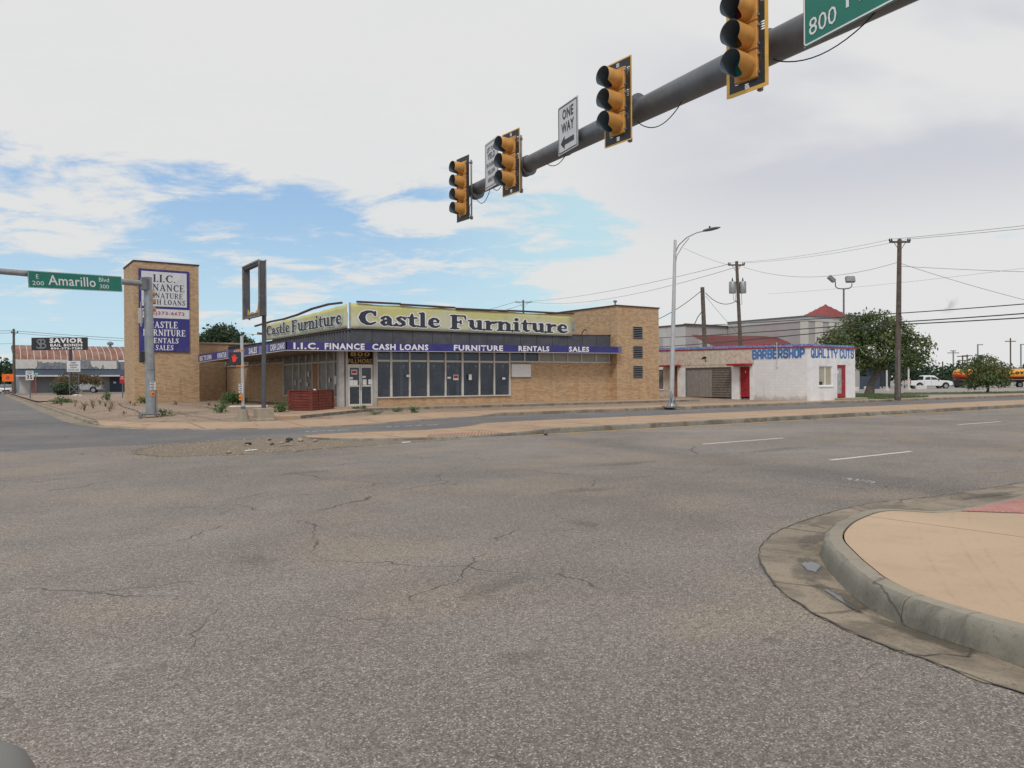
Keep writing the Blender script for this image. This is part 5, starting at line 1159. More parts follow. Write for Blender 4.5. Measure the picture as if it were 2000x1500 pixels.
# ================================================================== far-left mast
lm = thing('signal_mast', 'galvanised signal mast on the far left corner in front of the brick pylon', 'signal mast', (5.75, 34.5, .12))
part('pole', 'galv', lm, lambda m: m.tube([(5.77, 34.46, .28), (5.70, 34.5, 5.85)], [.20, .165], 16), smooth=True)
part('cap', 'galvd', lm, lambda m: m.lathe([(.17, 0), (.17, .03), (.05, .06)], (5.70, 34.5, 5.84), 14))
pl0, pl1 = X(5.55, 34.4, 5.60), X(-3.2, 29.4, 5.22)
part('arm', 'galv', lm, lambda m: m.tube([pl0, pl1], [.125, .09], 14), smooth=True)
part('arm_flange', 'galvd', lm, lambda m: (m.box(5.42, 5.62, 34.2, 34.55, 5.34, 5.84), m.box(5.50, 5.74, 34.28, 34.7, 5.38, 5.80)))
part('base_plate', 'galvd', lm, lambda m: m.box(5.42, 6.12, 34.12, 34.8, .24, .28), bevel=.01)
for dx in (-.27, .27):
    for dy in (-.27, .27): part('anchor_bolt', 'galv', lm, lambda m: m.tube([(5.77+dx, 34.46+dy, .08), (5.77+dx, 34.46+dy, .36)], .022, 6))
part('seam', 'galvd', lm, lambda m: m.tube([(5.76, 34.47, 2.05), (5.76, 34.47, 2.08)], .195, 16))
part('conduit', 'galv', lm, lambda m: m.tube([(5.98, 34.36, .2), (5.98, 34.36, 1.25), (5.92, 34.38, 1.3)], .02, 6))
sgd = (pl0-pl1).normalized(); sgn = X(sgd.y, -sgd.x, 0).normalized()
g0, g1 = X(1.34, 31.98, 5.21), X(4.56, 33.75, 5.43); gR = (g1-g0).normalized(); gN = gR.cross(EZ).normalized(); gU = gN.cross(gR)
gcen = (g0+g1)/2+gN*.13; gw = (g1-g0).length
gsn = thing('street_name_sign', 'green E Amarillo Blvd street name sign hanging on the left mast arm', 'street sign', tuple(gcen))
part('plate', 'alum', gsn, lambda m: m.obox(gcen, gR, gU, gN, gw/2, .30, .004)); f_ = part('face', 'signgreen', gsn, lambda m: m.prism(rrect(gw, .61, .03), gcen+gN*.005, gR, gU, gN*.003))
part('border', 'letwhite', f_, lambda m: ring(m, gw-.02, .59, .012, .03, gcen+gN*.01, gR, gU, gN*.001))
def gt(s_, x, z, w_, h_, b=0): text(s_, 'lettering', 'letwhite', f_, gcen+gN*.008+gR*(x-gw/2)+gU*z, gR, gU, w_, h_, b, .003)
gt('E', .29, .03, .09, .15); gt('200', .14, -.20, .42, .15); gt('Amarillo', .72, -.17, 1.84, .36, .008); gt('Blvd', 2.70, .05, .42, .16); gt('300', 2.72, -.20, .38, .15)
part('bracket', 'galvd', gsn, lambda m: [m.obox(gcen-gN*.06+gR*k, gR, gU, gN, .04, .12, .055) for k in (-1.2, 0, 1.2)])
hd = copy_tree(h3); hd.location = (5.80, 34.93, 4.95); hd.rotation_euler = (0, 0, rad(228));
for c_ in list(hd.children):
    if c_.name.split('.')[0] in ('backplate', 'retroreflective_border', 'clamp'): 
        for d_ in list(c_.children): bpy.data.objects.remove(d_)
        bpy.data.objects.remove(c_)
hd['label'] = 'yellow signal head mostly hidden behind the left mast pole'; hd['group'] = 'traffic signals hung on the near mast arm'
del hd['group']; hd.scale = (.9, .9, .9)
es = thing('edge_on_signs', 'white sign plates seen nearly edge-on, strapped to the left mast pole', 'road sign', (5.5, 34.5, 4.2))
part('sign_plate', 'signwhite', es, lambda m: m.obox((5.44, 34.48, 4.35), X(.35, .94, 0), X(.94, -.35, 0), EZ, .11, .006, .50)); part('sign_plate', 'signwhite', es, lambda m: m.obox((5.40, 34.40, 4.25), X(.75, .66, 0), X(.66, -.75, 0), EZ, .12, .006, .27)); part('bracket', 'galvd', es, lambda m: (m.box(5.5, 5.7, 34.44, 34.5, 4.1, 4.15), m.box(5.5, 5.7, 34.44, 34.5, 4.5, 4.55)))
ps = thing('pedestrian_signal', 'black pedestrian signal box seen edge-on beside the left mast pole', 'pedestrian signal', (5.5, 34.6, 2.6)); part('housing', 'black', ps, lambda m: m.box(5.38, 5.56, 34.5, 34.8, 2.38, 2.82), bevel=.02); part('bracket', 'galvd', ps, lambda m: (m.box(5.5, 5.7, 34.6, 34.64, 2.84, 2.88), m.box(5.5, 5.7, 34.6, 34.64, 2.32, 2.36)))
bs = thing('push_button', 'orange crossing button with its white instruction plate on the left mast pole', 'crossing button', (5.66, 34.24, 1.2))
def btn(r, c, n_, rr):
    u_ = X(-n_.y, n_.x, 0)
    p_ = part('sign_plate', 'signwhite', r, lambda m: m.obox(c+EZ*.33+n_*.02, u_, EZ, n_, .11, .17, .004)); part('print', 'signblack', p_, lambda m: [m.obox(c+EZ*(.20+k*.065)+n_*.026-u_*.02*(k % 2), u_, EZ, n_, .06+.02*(k % 2), .014, .001) for k in range(5)])
    part('housing', 'orange', r, lambda m: m.obox(c+n_*.02, u_, EZ, n_, .07, .10, .04), bevel=.012); part('button', 'signblack', r, lambda m: m.obox(c+n_*.065, u_, EZ, n_, .03, .03, .008), bevel=.006)
btn(bs, X(5.81, 34.27, 1.08), X(.05, -1, 0).normalized(), .18)
# ---- pedestrian pedestal
pdx, pdy = 7.85, 28.52
pd = thing('pedestrian_pole', 'white pedestal pole with flared grey base carrying the red-hand pedestrian signal', 'signal pole', (pdx, pdy, .12))
part('pole', 'lamp', pd, lambda m: m.tube([(pdx, pdy, .6), (pdx-.03, pdy, 3.22)], .057, 12), smooth=True)
part('collar', 'galvd', pd, lambda m: m.tube([(pdx, pdy, .56), (pdx, pdy, .66)], .085, 12))
def flare(m):
    vs = []; fs = []; pr = [(.31, .12), (.31, .155), (.235, .17), (.15, .50), (.13, .56), (.02, .565)]
    for r_2, z in pr:
        for k in range(8): t = math.radians(45*k+22.5); vs.append((pdx+r_2*math.cos(t), pdy+r_2*math.sin(t), z))
    for i in range(len(pr)-1):
        for k in range(8): fs.append((i*8+k, i*8+(k+1) % 8, (i+1)*8+(k+1) % 8, (i+1)*8+k))
    m.add(vs, fs)
part('base', 'kerb', pd, flare)
sg = thing('pedestrian_signal', 'black pedestrian signal showing a lit red hand on the white pedestal pole', 'pedestrian signal', (7.6, 28.6, 2.4))
sN = X(-.35, -.94, 0).normalized(); sRt = X(.94, -.35, 0)
part('housing', 'black', sg, lambda m: m.obox((7.63, 28.66, 2.40), sRt, EZ, sN, .215, .235, .12), bevel=.02)
hc = X(7.63, 28.66, 2.40)+sN*.125
hand = [(-.06, -.13), (.03, -.13), (.06, -.04), (.11, .03), (.09, .055), (.045, .02), (.05, .12), (.03, .125), (.018, .04), (.012, .15), (-.01, .15), (-.014, .04), (-.035, .135), (-.055, .13), (-.045, .03), (-.075, .10), (-.095, .09), (-.075, -.02)]
part('red_hand', 'redled', sg, lambda m: m.prism([(u-.02, v) for u, v in hand], hc, sRt, EZ, sN*.004))
part('bracket', 'orange', sg, lambda m: (m.tube([(7.63, 28.66, 2.66), (7.64, 28.64, 2.70), (7.85, 28.52, 2.70)], .022, 6), m.tube([(7.63, 28.66, 2.14), (7.64, 28.64, 2.10), (7.85, 28.52, 2.10)], .022, 6), m.box(7.78, 7.88, 28.45, 28.58, 2.07, 2.12), m.box(7.78, 7.88, 28.45, 28.58, 2.67, 2.72)))
bt = thing('push_button', 'orange crossing button and instruction plate on the white pedestal pole', 'crossing button', (7.78, 28.46, 1.1)); btn(bt, X(7.77, 28.44, .98), X(-.9, -.43, 0).normalized(), .06)
# ---- empty sign frame on black pole
ef = thing('empty_sign_frame', 'empty black sign frame on a tall dark pole set in a concrete block', 'sign frame', (8.62, 28.6, .1))
part('pole', 'fascia', ef, lambda m: m.tube([(8.62, 28.6, .5), (8.66, 28.6, 4.0), (8.66, 28.6, 6.0)], [.085, .08, .075], 12), smooth=True)
def frame(m):
    y0, y1, z0, z1 = 28.25, 30.35, 3.98, 5.98; t = .16; x0, x1 = 8.40, 8.60
    m.box(x0, x1, y0, y0+t, z0, z1); m.box(x0, x1, y1-t*.6, y1, z0, z1); m.box(x0, x1, y0+t, y1-t*.6, z1-t*.7, z1); m.box(x0, x1, y0+t, y1-t*.6, z0, z0+t*.7)
part('frame', 'fascia', ef, frame)
part('frame_lip', 'greyboard', ef, lambda m: (m.box(8.36, 8.40, 28.22, 28.30, 3.95, 6.01), m.box(8.36, 8.40, 30.30, 30.38, 3.95, 6.01), m.box(8.36, 8.40, 28.30, 30.30, 5.95, 6.01), m.box(8.36, 8.40, 28.30, 30.30, 3.95, 4.0), m.box(8.60, 8.64, 28.22, 28.30, 3.95, 6.01), m.box(8.60, 8.64, 30.30, 30.38, 3.95, 6.01)))
part('torn_remnant', 'paintye', ef, lambda m: m.prism([(28.5, 4.08), (30.2, 4.08), (30.15, 4.34), (29.9, 4.16), (29.6, 4.2), (29.2, 4.14), (28.9, 4.25), (28.8, 4.52), (28.72, 4.2), (28.5, 4.3)], (8.5, 0, 0), EY, EZ, EX*.02))
part('arm_stub', 'fascia', ef, lambda m: m.tube([(8.45, 28.75, 3.35), (8.66, 28.6, 3.32)], .04, 6))
bk = part('concrete_block', 'concblock', ef, lambda m: m.box(8.33, 8.93, 28.35, 28.93, .1, .58), bevel=.02); part('footing', 'concblock', ef, lambda m: m.box(8.28, 8.96, 28.28, 28.9, .0, .2), bevel=.03)
# ---- planter
pt = thing('planter_box', 'large red-stained timber planter box in front of the shop windows', 'planter', (12.4, 34.4, .24))
pA, pB, pC = X(11.38, 33.96, 0), X(12.12, 33.2, 0), X(13.82, 35.0, 0)
def planks(a, b, z0, z1, nrow, seam):
    d = (b-a); L = d.length; d.normalize(); n_ = d.cross(EZ)
    rr_ = random.Random(int(a.x*100))
    segs = [(0, L)] if not seam else [(0, seam), (seam, L)]
    for s0, s1 in segs:
        for k in range(nrow):
            h = (z1-z0)/nrow; c = a+d*((s0+s1)/2)+EZ*(z0+h*(k+.5))+n_*rr_.uniform(-.006, .006)
            part('plank', 'redwood', pt, lambda m: m.obox(c, d, EZ, n_, (s1-s0)/2-.008, h/2-.008, .018))
    for s_ in [0, L]+([seam] if seam else []): part('post', 'redwood', pt, lambda m: m.obox(a+d*s_+EZ*((z0+z1)/2)+n_*.03, d, EZ, n_, .05, (z1-z0)/2, .03))
e_ = (pC-pB).normalized(); pD = pA+(pC-pB)
planks(pA, pB, .26, 1.14, 7, None); planks(pB, pC, .26, 1.14, 7, .80); planks(pC, pD, .26, 1.14, 7, None); planks(pD, pA, .26, 1.14, 7, None)
part('top_rail', 'redwood', pt, lambda m: [m.obox((a+b)/2+EZ*1.16, (b-a).normalized(), EZ, (b-a).normalized().cross(EZ), (b-a).length/2+.03, .02, .06) for a, b in ((pA, pB), (pB, pC), (pC, pD), (pD, pA))])
part('soil', 'dirt', pt, lambda m: m.add([pA+EZ*1.05, pB+EZ*1.05, pC+EZ*1.05, pD+EZ*1.05], [(0, 1, 2, 3)]))
tag(chunk((12.75, 34.5, 1.14), .13, 77, flat=.6).build('white_bag', 'letwhite', smooth=True), 'small white plastic bag lying in the red planter', 'bag')
mb = MB(); mb.obox((11.6, 41.2, .26), X(.93, -.36, 0), X(.36, .93, 0), EZ, 1.0, .08, .06); tag(mb.build('wheel_stop', 'whiteblk', bevel=.02), 'white-painted concrete wheel stop lying on the lot near the bushes', 'wheel stop')

# ================================================================== street lamp
sl2 = thing('street_lamp', 'tall grey street lamp with curved arm on the far sidewalk', 'street lamp', (29.15, 27.75, .13))
part('pole', 'lamp', sl2, lambda m: m.tube([(29.15, 27.75, .18), (29.45, 27.70, 8.72)], [.135, .075], 14), smooth=True)
part('arm', 'lamp', sl2, lambda m: m.tube([(29.44, 27.7, 8.05), (29.44, 27.45, 8.42), (29.43, 26.9, 8.72), (29.42, 26.2, 8.86), (29.42, 25.75, 8.86)], .03, 8), smooth=True)
part('arm_brace', 'lamp', sl2, lambda m: m.tube([(29.42, 27.7, 7.35), (29.42, 27.55, 7.9), (29.42, 27.2, 8.3), (29.43, 26.75, 8.66)], .02, 6))
def lampf(m):
    for s_ in range(6):
        pass
    ring_ = [(25.8, .05, .05), (25.6, .11, .07), (25.3, .15, .08), (24.95, .12, .06), (24.75, .04, .02)]; vs = []; fs = []; n = 10
    for y, w_, h_ in ring_:
        for k in range(n): t = 2*math.pi*k/n; vs.append((29.42+w_*math.cos(t), y, 8.88+h_*math.sin(t)))
    for i in range(len(ring_)-1):
        for k in range(n): fs.append((i*n+k, i*n+(k+1) % n, (i+1)*n+(k+1) % n, (i+1)*n+k))
    m.add(vs, fs+[tuple(range(n)), tuple((len(ring_)-1)*n+k for k in range(n))])
part('lamp_head', 'galvd', sl2, lampf, smooth=True); part('photocell', 'cable', sl2, lambda m: m.lathe([(.04, 0), (.04, .09), (.01, .1)], (29.42, 25.4, 8.95), 8))
part('base_plate', 'kerbface', sl2, lambda m: m.box(28.75, 29.55, 27.45, 28.05, .1, .19), bevel=.02)
part('base_collar', 'galv', sl2, lambda m: m.lathe([(.24, 0), (.2, .1), (.16, .16), (.14, .3)], (29.15, 27.75, .18), 12))
part('loose_strap', 'galvd', sl2, lambda m: (m.tube([(29.0, 27.6, .35), (28.92, 27.6, .7), (29.0, 27.6, .95), (29.08, 27.6, .75), (28.98, 27.6, .4), (28.88, 27.55, .2)], .02, 5), m.tube([(29.27, 27.6, .95), (29.3, 27.6, .6), (29.2, 27.6, .4), (29.38, 27.55, .2)], .02, 5)))

# ================================================================== utility poles and wires
def upole(name, label, b, t, r0_, r1_, cross=None, extra=None, cat='utility pole', group='wooden utility poles'):
    b, t = Vector(b), Vector(t); r = thing(name, label, cat, tuple(b), group=group)
    part('pole', 'wood', r, lambda m: m.tube([b, b.lerp(t, .5), t], [r0_, (r0_+r1_)/2, r1_], 10), smooth=True)
    if cross:
        for (p, q, s_) in cross:
            p, q = Vector(p), Vector(q); mid__ = (p+q)/2
            part('crossarm', 'wood', r, lambda m: m.obox(mid__, (q-p).normalized(), EZ, (q-p).normalized().cross(EZ), (q-p).length/2, .06, .05))
            part('brace', 'wood', r, lambda m: (m.tube([mid__+(p-mid__)*.6, mid__-EZ*s_], .02, 5), m.tube([mid__+(q-mid__)*.6, mid__-EZ*s_], .02, 5)))
            for k in (0, .1, .5, .9, 1): part('insulator', 'cable', r, lambda m: m.lathe([(.05, 0), (.06, .05), (.03, .1), (.05, .14), (.01, .18)], tuple(p.lerp(q, k)+EZ*.06), 6))
    if extra: extra(r)
    return r
upole('utility_pole', 'tall wooden utility pole with one crossarm beside the big tree', (49.15, 26.85, .1), (49.3, 26.75, 10.6), .20, .13, [((48.75, 27.11, 10.42), (49.85, 26.36, 10.42), .6)], lambda r: part('wire_guard', 'tin', r, lambda m: m.tube([(49.02, 26.68, .3), (49.02, 26.68, 3.4)], .035, 6)))
def trf(r):
    for dx, dy in ((-.36, .26), (.36, -.26)):
        part('transformer', 'galv', r, lambda m: m.lathe([(.27, 0), (.29, .05), (.29, .95), (.26, 1.0), (.1, 1.03)], (53.55+dx, 43.2+dy, 8.95), 14), smooth=True)
        part('bushing', 'cable', r, lambda m: m.lathe([(.05, 0), (.07, .1), (.04, .25), (.02, .35)], (53.55+dx, 43.2+dy, 9.95), 8))
    part('drop_loops', 'cable', r, lambda m: [m.tube([(53.2+k*.15, 43.4-k*.1, 9.0), (53.25+k*.15, 43.4-k*.1, 8.4-.1*k), (53.55, 43.2, 8.1-.05*k)], .02, 4) for k in range(5)])
upole('utility_pole', 'leaning wooden utility pole with two grey transformers behind the barber shop', (53.9, 43.0, .1), (53.5, 43.25, 11.7), .19, .13, [((52.93, 43.66, 11.38), (54.08, 42.88, 11.38), .6)], trf)
upole('utility_pole', 'plain wooden pole without crossarm behind the barber shop roof', (48.25, 42.05, .1), (47.98, 42.21, 9.0), .21, .16)
upole('utility_pole', 'distant utility pole whose crossarm shows just above the shop roof', (87.4, 122.0, 0), (87.3, 122.05, 17.4), .2, .16, [((86.05, 122.93, 16.95), (88.72, 121.09, 16.95), 1.2)])
upole('utility_pole', 'thin utility pole at the far left edge beside the quonset building', (4.0, 131.0, .1), (4.0, 131.05, 9.5), .22, .14, [((3.7, 130.9, 8.9), (4.5, 130.6, 8.9), .4)])
def wire(p, q, sag, r, label='', n=14):
    p, q = Vector(p), Vector(q); mb = MB(); mb.tube([p.lerp(q, i/n)-EZ*(4*sag*(i/n)*(1-i/n)) for i in range(n+1)], r, 5)
    o = thing_tag(mb, label); return o
def thing_tag(mb, label):
    o = mb.build('power_line', 'wire'); tag(o, label, 'overhead wire', 'overhead wires'); return o
heavy = [((68.97, 67.82, 8.1), (49.13, 26.81, 5.77), .1, .035, 'heavy cable, upper one of three, running left from the crossarm pole over the barber shop'), ((65.33, 64.25, 6.49), (49.13, 26.81, 5.24), .1, .04, 'heavy cable, middle one of three, running left from the crossarm pole over the barber shop'), ((61.7, 60.68, 5.19), (49.13, 26.81, 5.04), .1, .04, 'heavy cable, lowest of three, running left from the crossarm pole over the barber shop'),
 ((49.13, 26.81, 5.77), (47.7, 13.21, 5.68), .05, .032, 'upper cable leaving the crossarm pole towards the right edge'), ((49.13, 26.81, 5.2), (47.7, 13.21, 5.17), .05, .038, 'middle cable leaving the crossarm pole towards the right edge'), ((49.13, 26.81, 5.04), (47.69, 13.21, 4.87), .05, .038, 'lowest cable leaving the crossarm pole towards the right edge')]
thin = [((48.84, 27.04, 10.6), (47.73, 13.21, 9.73), .05, .012, 'thin top wire from the crossarm to the right edge, upper strand'), ((49.77, 26.39, 10.6), (47.73, 13.21, 9.53), .05, .012, 'thin top wire from the crossarm to the right edge, lower strand'),
 ((52.98, 43.63, 11.56), (48.84, 27.04, 10.6), .25, .009, 'thin wire between the transformer pole and the crossarm pole, left strand'), ((54.03, 42.9, 11.55), (49.77, 26.39, 10.6), .25, .009, 'thin wire between the transformer pole and the crossarm pole, right strand'), ((54.03, 42.9, 11.18), (49.2, 26.81, 9.1), .9, .012, 'sagging wire between the transformer pole and the crossarm pole'),
 ((52.98, 43.63, 11.46), (86.17, 122.85, 17.1), .8, .018, 'long thin wire sloping left from the transformer pole to the distant pole, left strand'), ((54.03, 42.9, 11.4), (88.55, 121.2, 16.98), 1.4, .018, 'long thin wire sloping left from the transformer pole to the distant pole, right strand'), ((52.98, 43.63, 11.37), (45.25, 41.69, 11.85), .1, .010, 'short thin wire from the transformer pole towards the street lamp'),
 ((47.99, 42.21, 8.8), (44.51, 44.61, 6.18), .25, .028, 'thick sagging service cable from the plain pole down to the brick tower'), ((48.19, 42.07, 8.55), (53.58, 43.21, 8.37), .6, .028, 'thick slack cable between the plain pole and the transformers'), ((48.19, 42.07, 8.3), (53.74, 43.09, 5.33), .1, .012, 'thin guy wire slanting down from the plain pole'),
 ((49.27, 26.73, 9.04), (56.47, 15.64, 4.41), .3, .012, 'thin wire slanting down to the right edge from the crossarm pole'), ((49.26, 26.73, 8.84), (56.49, 15.64, 7.53), .1, .012, 'nearly level thin wire to the right edge below the crossarm'), ((56.5, 15.64, 8.91), (67.53, 50.58, 10.45), .3, .008, 'faint wire passing behind the crossarm pole'),
 ((-9.67, 140.52, 9.77), (3.95, 131.09, 9.23), .2, .03, 'left span of the upper wire at the far left pole'), ((3.95, 131.09, 9.23), (20.84, 121.83, 7.89), .1, .03, 'upper wire sloping from the far left pole towards the pylon'), ((-9.68, 140.53, 9.19), (3.95, 131.09, 8.93), .2, .025, 'left span of the lower wire at the far left pole'), ((3.95, 131.09, 8.93), (20.83, 121.83, 7.52), .1, .025, 'lower wire sloping from the far left pole towards the pylon'), ((-9.68, 140.53, 7.43), (3.94, 131.09, 7.39), .1, .02, 'lowest thin wire left of the far left pole'),
 ((86.17, 122.85, 17.1), (78.9, 140.03, 14.4), .3, .03, 'wire leaving the distant pole to the left, left strand'), ((88.55, 121.2, 16.98), (80.65, 138.82, 13.85), .3, .03, 'wire leaving the distant pole to the left, right strand'), ((39.43, 118.69, 8.93), (34.17, 122.33, 9.21), .05, .03, 'short wire seen between the dark sign pole and the tree behind the shop')]
for p, q, s_, r_w, l in heavy+thin: wire(p, q, s_, r_w, l)
def farpole(b, h, arms, label, kind='pole'):
    b = Vector(b); r = thing('far_pole', label, 'pole', tuple(b), group='distant poles by the truck stop')
    part('pole', 'wood' if kind == 'wood' else 'tin', r, lambda m: m.tube([b, b+EZ*h], .22, 6))
    for (z, hw) in arms: part('crossarm', 'wood' if kind == 'wood' else 'tin', r, lambda m: m.obox(b+EZ*z+X(hw[0], -hw[0]*.69, 0), X(.822, -.569, 0), EZ, X(.569, .822, 0), hw[1], .14, .14))
farpole((270.9, 128.7, 0), 10.9, [(10.2, (0, 1.9)), (10.9, (0, .9))], 'distant double-headed light pole above the tanker cab')
farpole((268.0, 130.8, 0), 7.3, [], 'short bare distant pole just right of the big tree', 'wood')
farpole((273.5, 126.9, 0), 9.3, [(9.0, (0, 1.9)), (7.6, (0, 1.7))], 'distant utility pole with two crossarms, left one of a close pair', 'wood')
farpole((274.7, 126.0, 0), 9.6, [(9.2, (0, 1.8))], 'distant utility pole with one crossarm, right one of a close pair', 'wood')
farpole((277.8, 124.0, 0), 13.1, [(12.9, (.7, .9))], 'distant light pole rising behind the small tree')
farpole((282.5, 120.8, 0), 7.8, [(7.6, (0, 1.8))], 'low distant utility pole right of the small tree', 'wood')
farpole((286.9, 117.7, 0), 15.1, [(14.0, (0, 1.8))], 'tall distant utility pole with crossarm above the tanker', 'wood')
farpole((289.8, 115.7, 0), 13.1, [(12.9, (.7, .9))], 'distant light pole above the tanker lettering')
# floodlights
fl = thing('floodlight_pole', 'slim pole with two floodlights rising behind the big tree', 'floodlight', (78.6, 49.0, 0))
part('pole', 'galvd', fl, lambda m: m.tube([(78.6, 49, 0), (78.65, 48.97, 11.5)], .10, 8))
fr_, ff_ = X(.822, -.569, 0), X(.569, .822, 0); fc_ = X(78.65, 48.97, 11.5)
part('bracket', 'galvd', fl, lambda m: m.tube([fc_-fr_*.95+EZ*.9, fc_-fr_*.9+EZ*.25, fc_-fr_*.6+EZ*.05, fc_, fc_+fr_*.6+EZ*.05, fc_+fr_*.9+EZ*.3, fc_+fr_*.9+EZ*.6], .06, 6))
q1 = (fr_*.75-EZ*.66).normalized()
part('floodlight', 'tin', fl, lambda m: m.obox(fc_-fr_*1.35+EZ*1.12, q1, q1.cross(ff_), ff_, .42, .22, .25), bevel=.05); part('floodlight', 'tin', fl, lambda m: m.obox(fc_+fr_*.72+EZ*1.05, fr_, (EZ+ff_*.3).normalized(), (ff_-EZ*.3).normalized(), .52, .36, .2), bevel=.08)
# ================================================================== large building behind
bg_ = thing('big_store', 'large grey stucco store building behind the barber shop with a red pyramid roof', 'building', (68, 62.4, 0))
part('wall', 'pinkgrey', bg_, lambda m: m.box(68, 98, 62.4, 90, 0, 8.0)); part('side_wall', 'palegrey', bg_, lambda m: m.box(67.9, 68, 62.4, 90, 0, 7.9))
part('parapet_cap', 'wood', bg_, lambda m: (m.box(67.8, 98, 62.2, 62.5, 8.0, 8.16), m.box(67.8, 68.1, 62.5, 90, 7.95, 8.1)))
for x in (70.2, 74.5): part('recessed_panel', 'palegrey', bg_, lambda m: m.box(x, x+2.0, 62.34, 62.4, 4, 7.0))
for y in (66, 73): part('recessed_panel', 'pinkgrey', bg_, lambda m: m.box(67.84, 67.9, y, y+4, 3.5, 6.6))
part('front_block', 'pinkgrey', bg_, lambda m: m.box(75.4, 85.4, 51.2, 62.3, 0, 8.0)); part('front_block_top', 'palegrey', bg_, lambda m: m.box(75.3, 85.5, 51.1, 62.3, 8.0, 8.5)); part('cap', 'galvd', bg_, lambda m: (m.box(75.2, 85.6, 51.0, 51.3, 8.5, 8.62), m.box(75.2, 75.4, 51.3, 62.3, 8.5, 8.62)))
part('pale_strip', 'ivory', bg_, lambda m: (m.box(75.34, 75.4, 51.2, 52.2, 0, 8.0), m.box(76.6, 78.0, 51.14, 51.2, 0, 7.98), m.box(79.2, 85, 51.14, 51.2, 7.2, 7.98)))
ap = X(82.3, 53.6, 10.35); cs_ = [X(79.6, 51.5, 8.6), X(85.3, 51.5, 8.6), X(85.3, 55.8, 8.6), X(79.6, 55.8, 8.6)]
pr_ = part('pyramid_roof', 'redroof', bg_, lambda m: (m.add(cs_+[ap], [(0, 1, 4), (1, 2, 4), (2, 3, 4), (3, 0, 4)]), m.box(79.9, 85.0, 51.8, 55.5, 8.45, 8.6)))
def seams(m):
    for a, b in ((cs_[0], cs_[1]), (cs_[3], cs_[0])):
        for k in range(1, 12):
            p = a.lerp(b, k/12); t = min(k, 12-k)/6; mid__ = (a+b)/2; q = p+(ap-mid__)*t
            m.tube([p+EZ*.02, q+EZ*.02], .05, 4)
part('roof_seam', 'rib', pr_, seams, kind='stuff')
part('air_conditioner', 'tin', bg_, lambda m: m.box(84.9, 86.9, 64, 65.5, 8.16, 8.8))
part('security_light', 'tin', bg_, lambda m: m.tube([(69.5, 62.4, 8.1), (69.2, 61.6, 8.9), (68.6, 60.6, 9.3), (68.0, 59.8, 9.3)], .05, 5))
cn = thing('metal_canopy', 'wide red ribbed metal canopy roof standing behind the barber shop', 'canopy', (64, 50, 0))
e0, e1, rr0, rr1 = X(58.9, 50, 4.75), X(70.4, 50, 5.31), X(63.2, 57, 6.34), X(77.0, 57, 6.56)
rf_ = part('roof', 'redroof', cn, lambda m: m.add([e0, e1, rr1, rr0, e0-EZ*.12, e1-EZ*.12, rr1-EZ*.12, rr0-EZ*.12], [(0, 1, 2, 3), (7, 6, 5, 4), (0, 4, 5, 1), (3, 2, 6, 7), (0, 3, 7, 4), (1, 5, 6, 2)]))
part('roof_rib', 'rib', rf_, lambda m: [m.tube([e0.lerp(e1, k/34)+EZ*.03, rr0.lerp(rr1, k/34)+EZ*.04], .07, 4) for k in range(35)], kind='stuff')
part('eave_trim', 'redpaint', cn, lambda m: (m.tube([e0, e1], .09, 4), m.tube([e0, rr0], .09, 4)))
for x, y in ((60.5, 50.6), (69, 50.8), (75, 56.5), (64.5, 56.5)): part('column', 'galvd', cn, lambda m: m.tube([(x, y, 0), (x, y, 4.8)], .12, 8))

# ================================================================== left background
qn = thing('quonset_building', 'long low blue-grey building with a rusted half-round metal roof and peeling parapet boards', 'building', (12, 140, .1))
Yq = 140.0
def arc(m):
    n = 14; vs = []
    for x in (4.3, 26):
        for i in range(n+1): t = math.pi*i/n*.62+.10; vs.append((x, Yq+1.2+9*(1-math.cos(t)), 5.1+2.9*math.sin(t)))
    m.add(vs, [(i, n+1+i, n+2+i, i+1) for i in range(n)]+[tuple(range(n+1))])
qr = part('roof', 'quonset', qn, arc)
def qseam(m):
    for k in range(1, 24):
        x = 4.3+k*.9; m.tube([(x, Yq+1.2+9*(1-math.cos(math.pi*i/14*.62+.10)), 5.14+2.9*math.sin(math.pi*i/14*.62+.10)) for i in range(0, 11)], .05, 4)
part('roof_seam', 'peelwhite', qr, qseam, kind='stuff')
part('roof_ventilator', 'tin', qr, lambda m: m.lathe([(.25, 0), (.2, .5), (.5, .6), (.5, .9), (.15, 1.1)], (18.2, Yq+6, 7.6), 10))
part('wall', 'bluewall', qn, lambda m: m.box(4.9, 26, Yq+.5, Yq+16, 0, 5.2)); part('parapet_backing', 'board', qn, lambda m: m.box(4.3, 18.6, Yq, Yq+.4, 3.9, 5.35))
r_ = random.Random(4)
for k in range(24):
    x = 4.35+k*.59; part('parapet_board', 'board', qn, lambda m: m.box(x, x+.57, Yq-.05, Yq, 3.95, 5.3))
def torn(m, xs, zt):
    top_ = [(x, zt) for x in xs]; low_ = [(x, 3.95+max(0, r_.uniform(-.4, 1.1))*(1 if 7 < x < 16.5 else .05)) for x in xs]
    for i in range(len(xs)-1): m.add([(xs[i], Yq-.08, low_[i][1]), (xs[i+1], Yq-.08, low_[i+1][1]), (xs[i+1], Yq-.08, zt), (xs[i], Yq-.08, zt)], [(0, 1, 2, 3)])
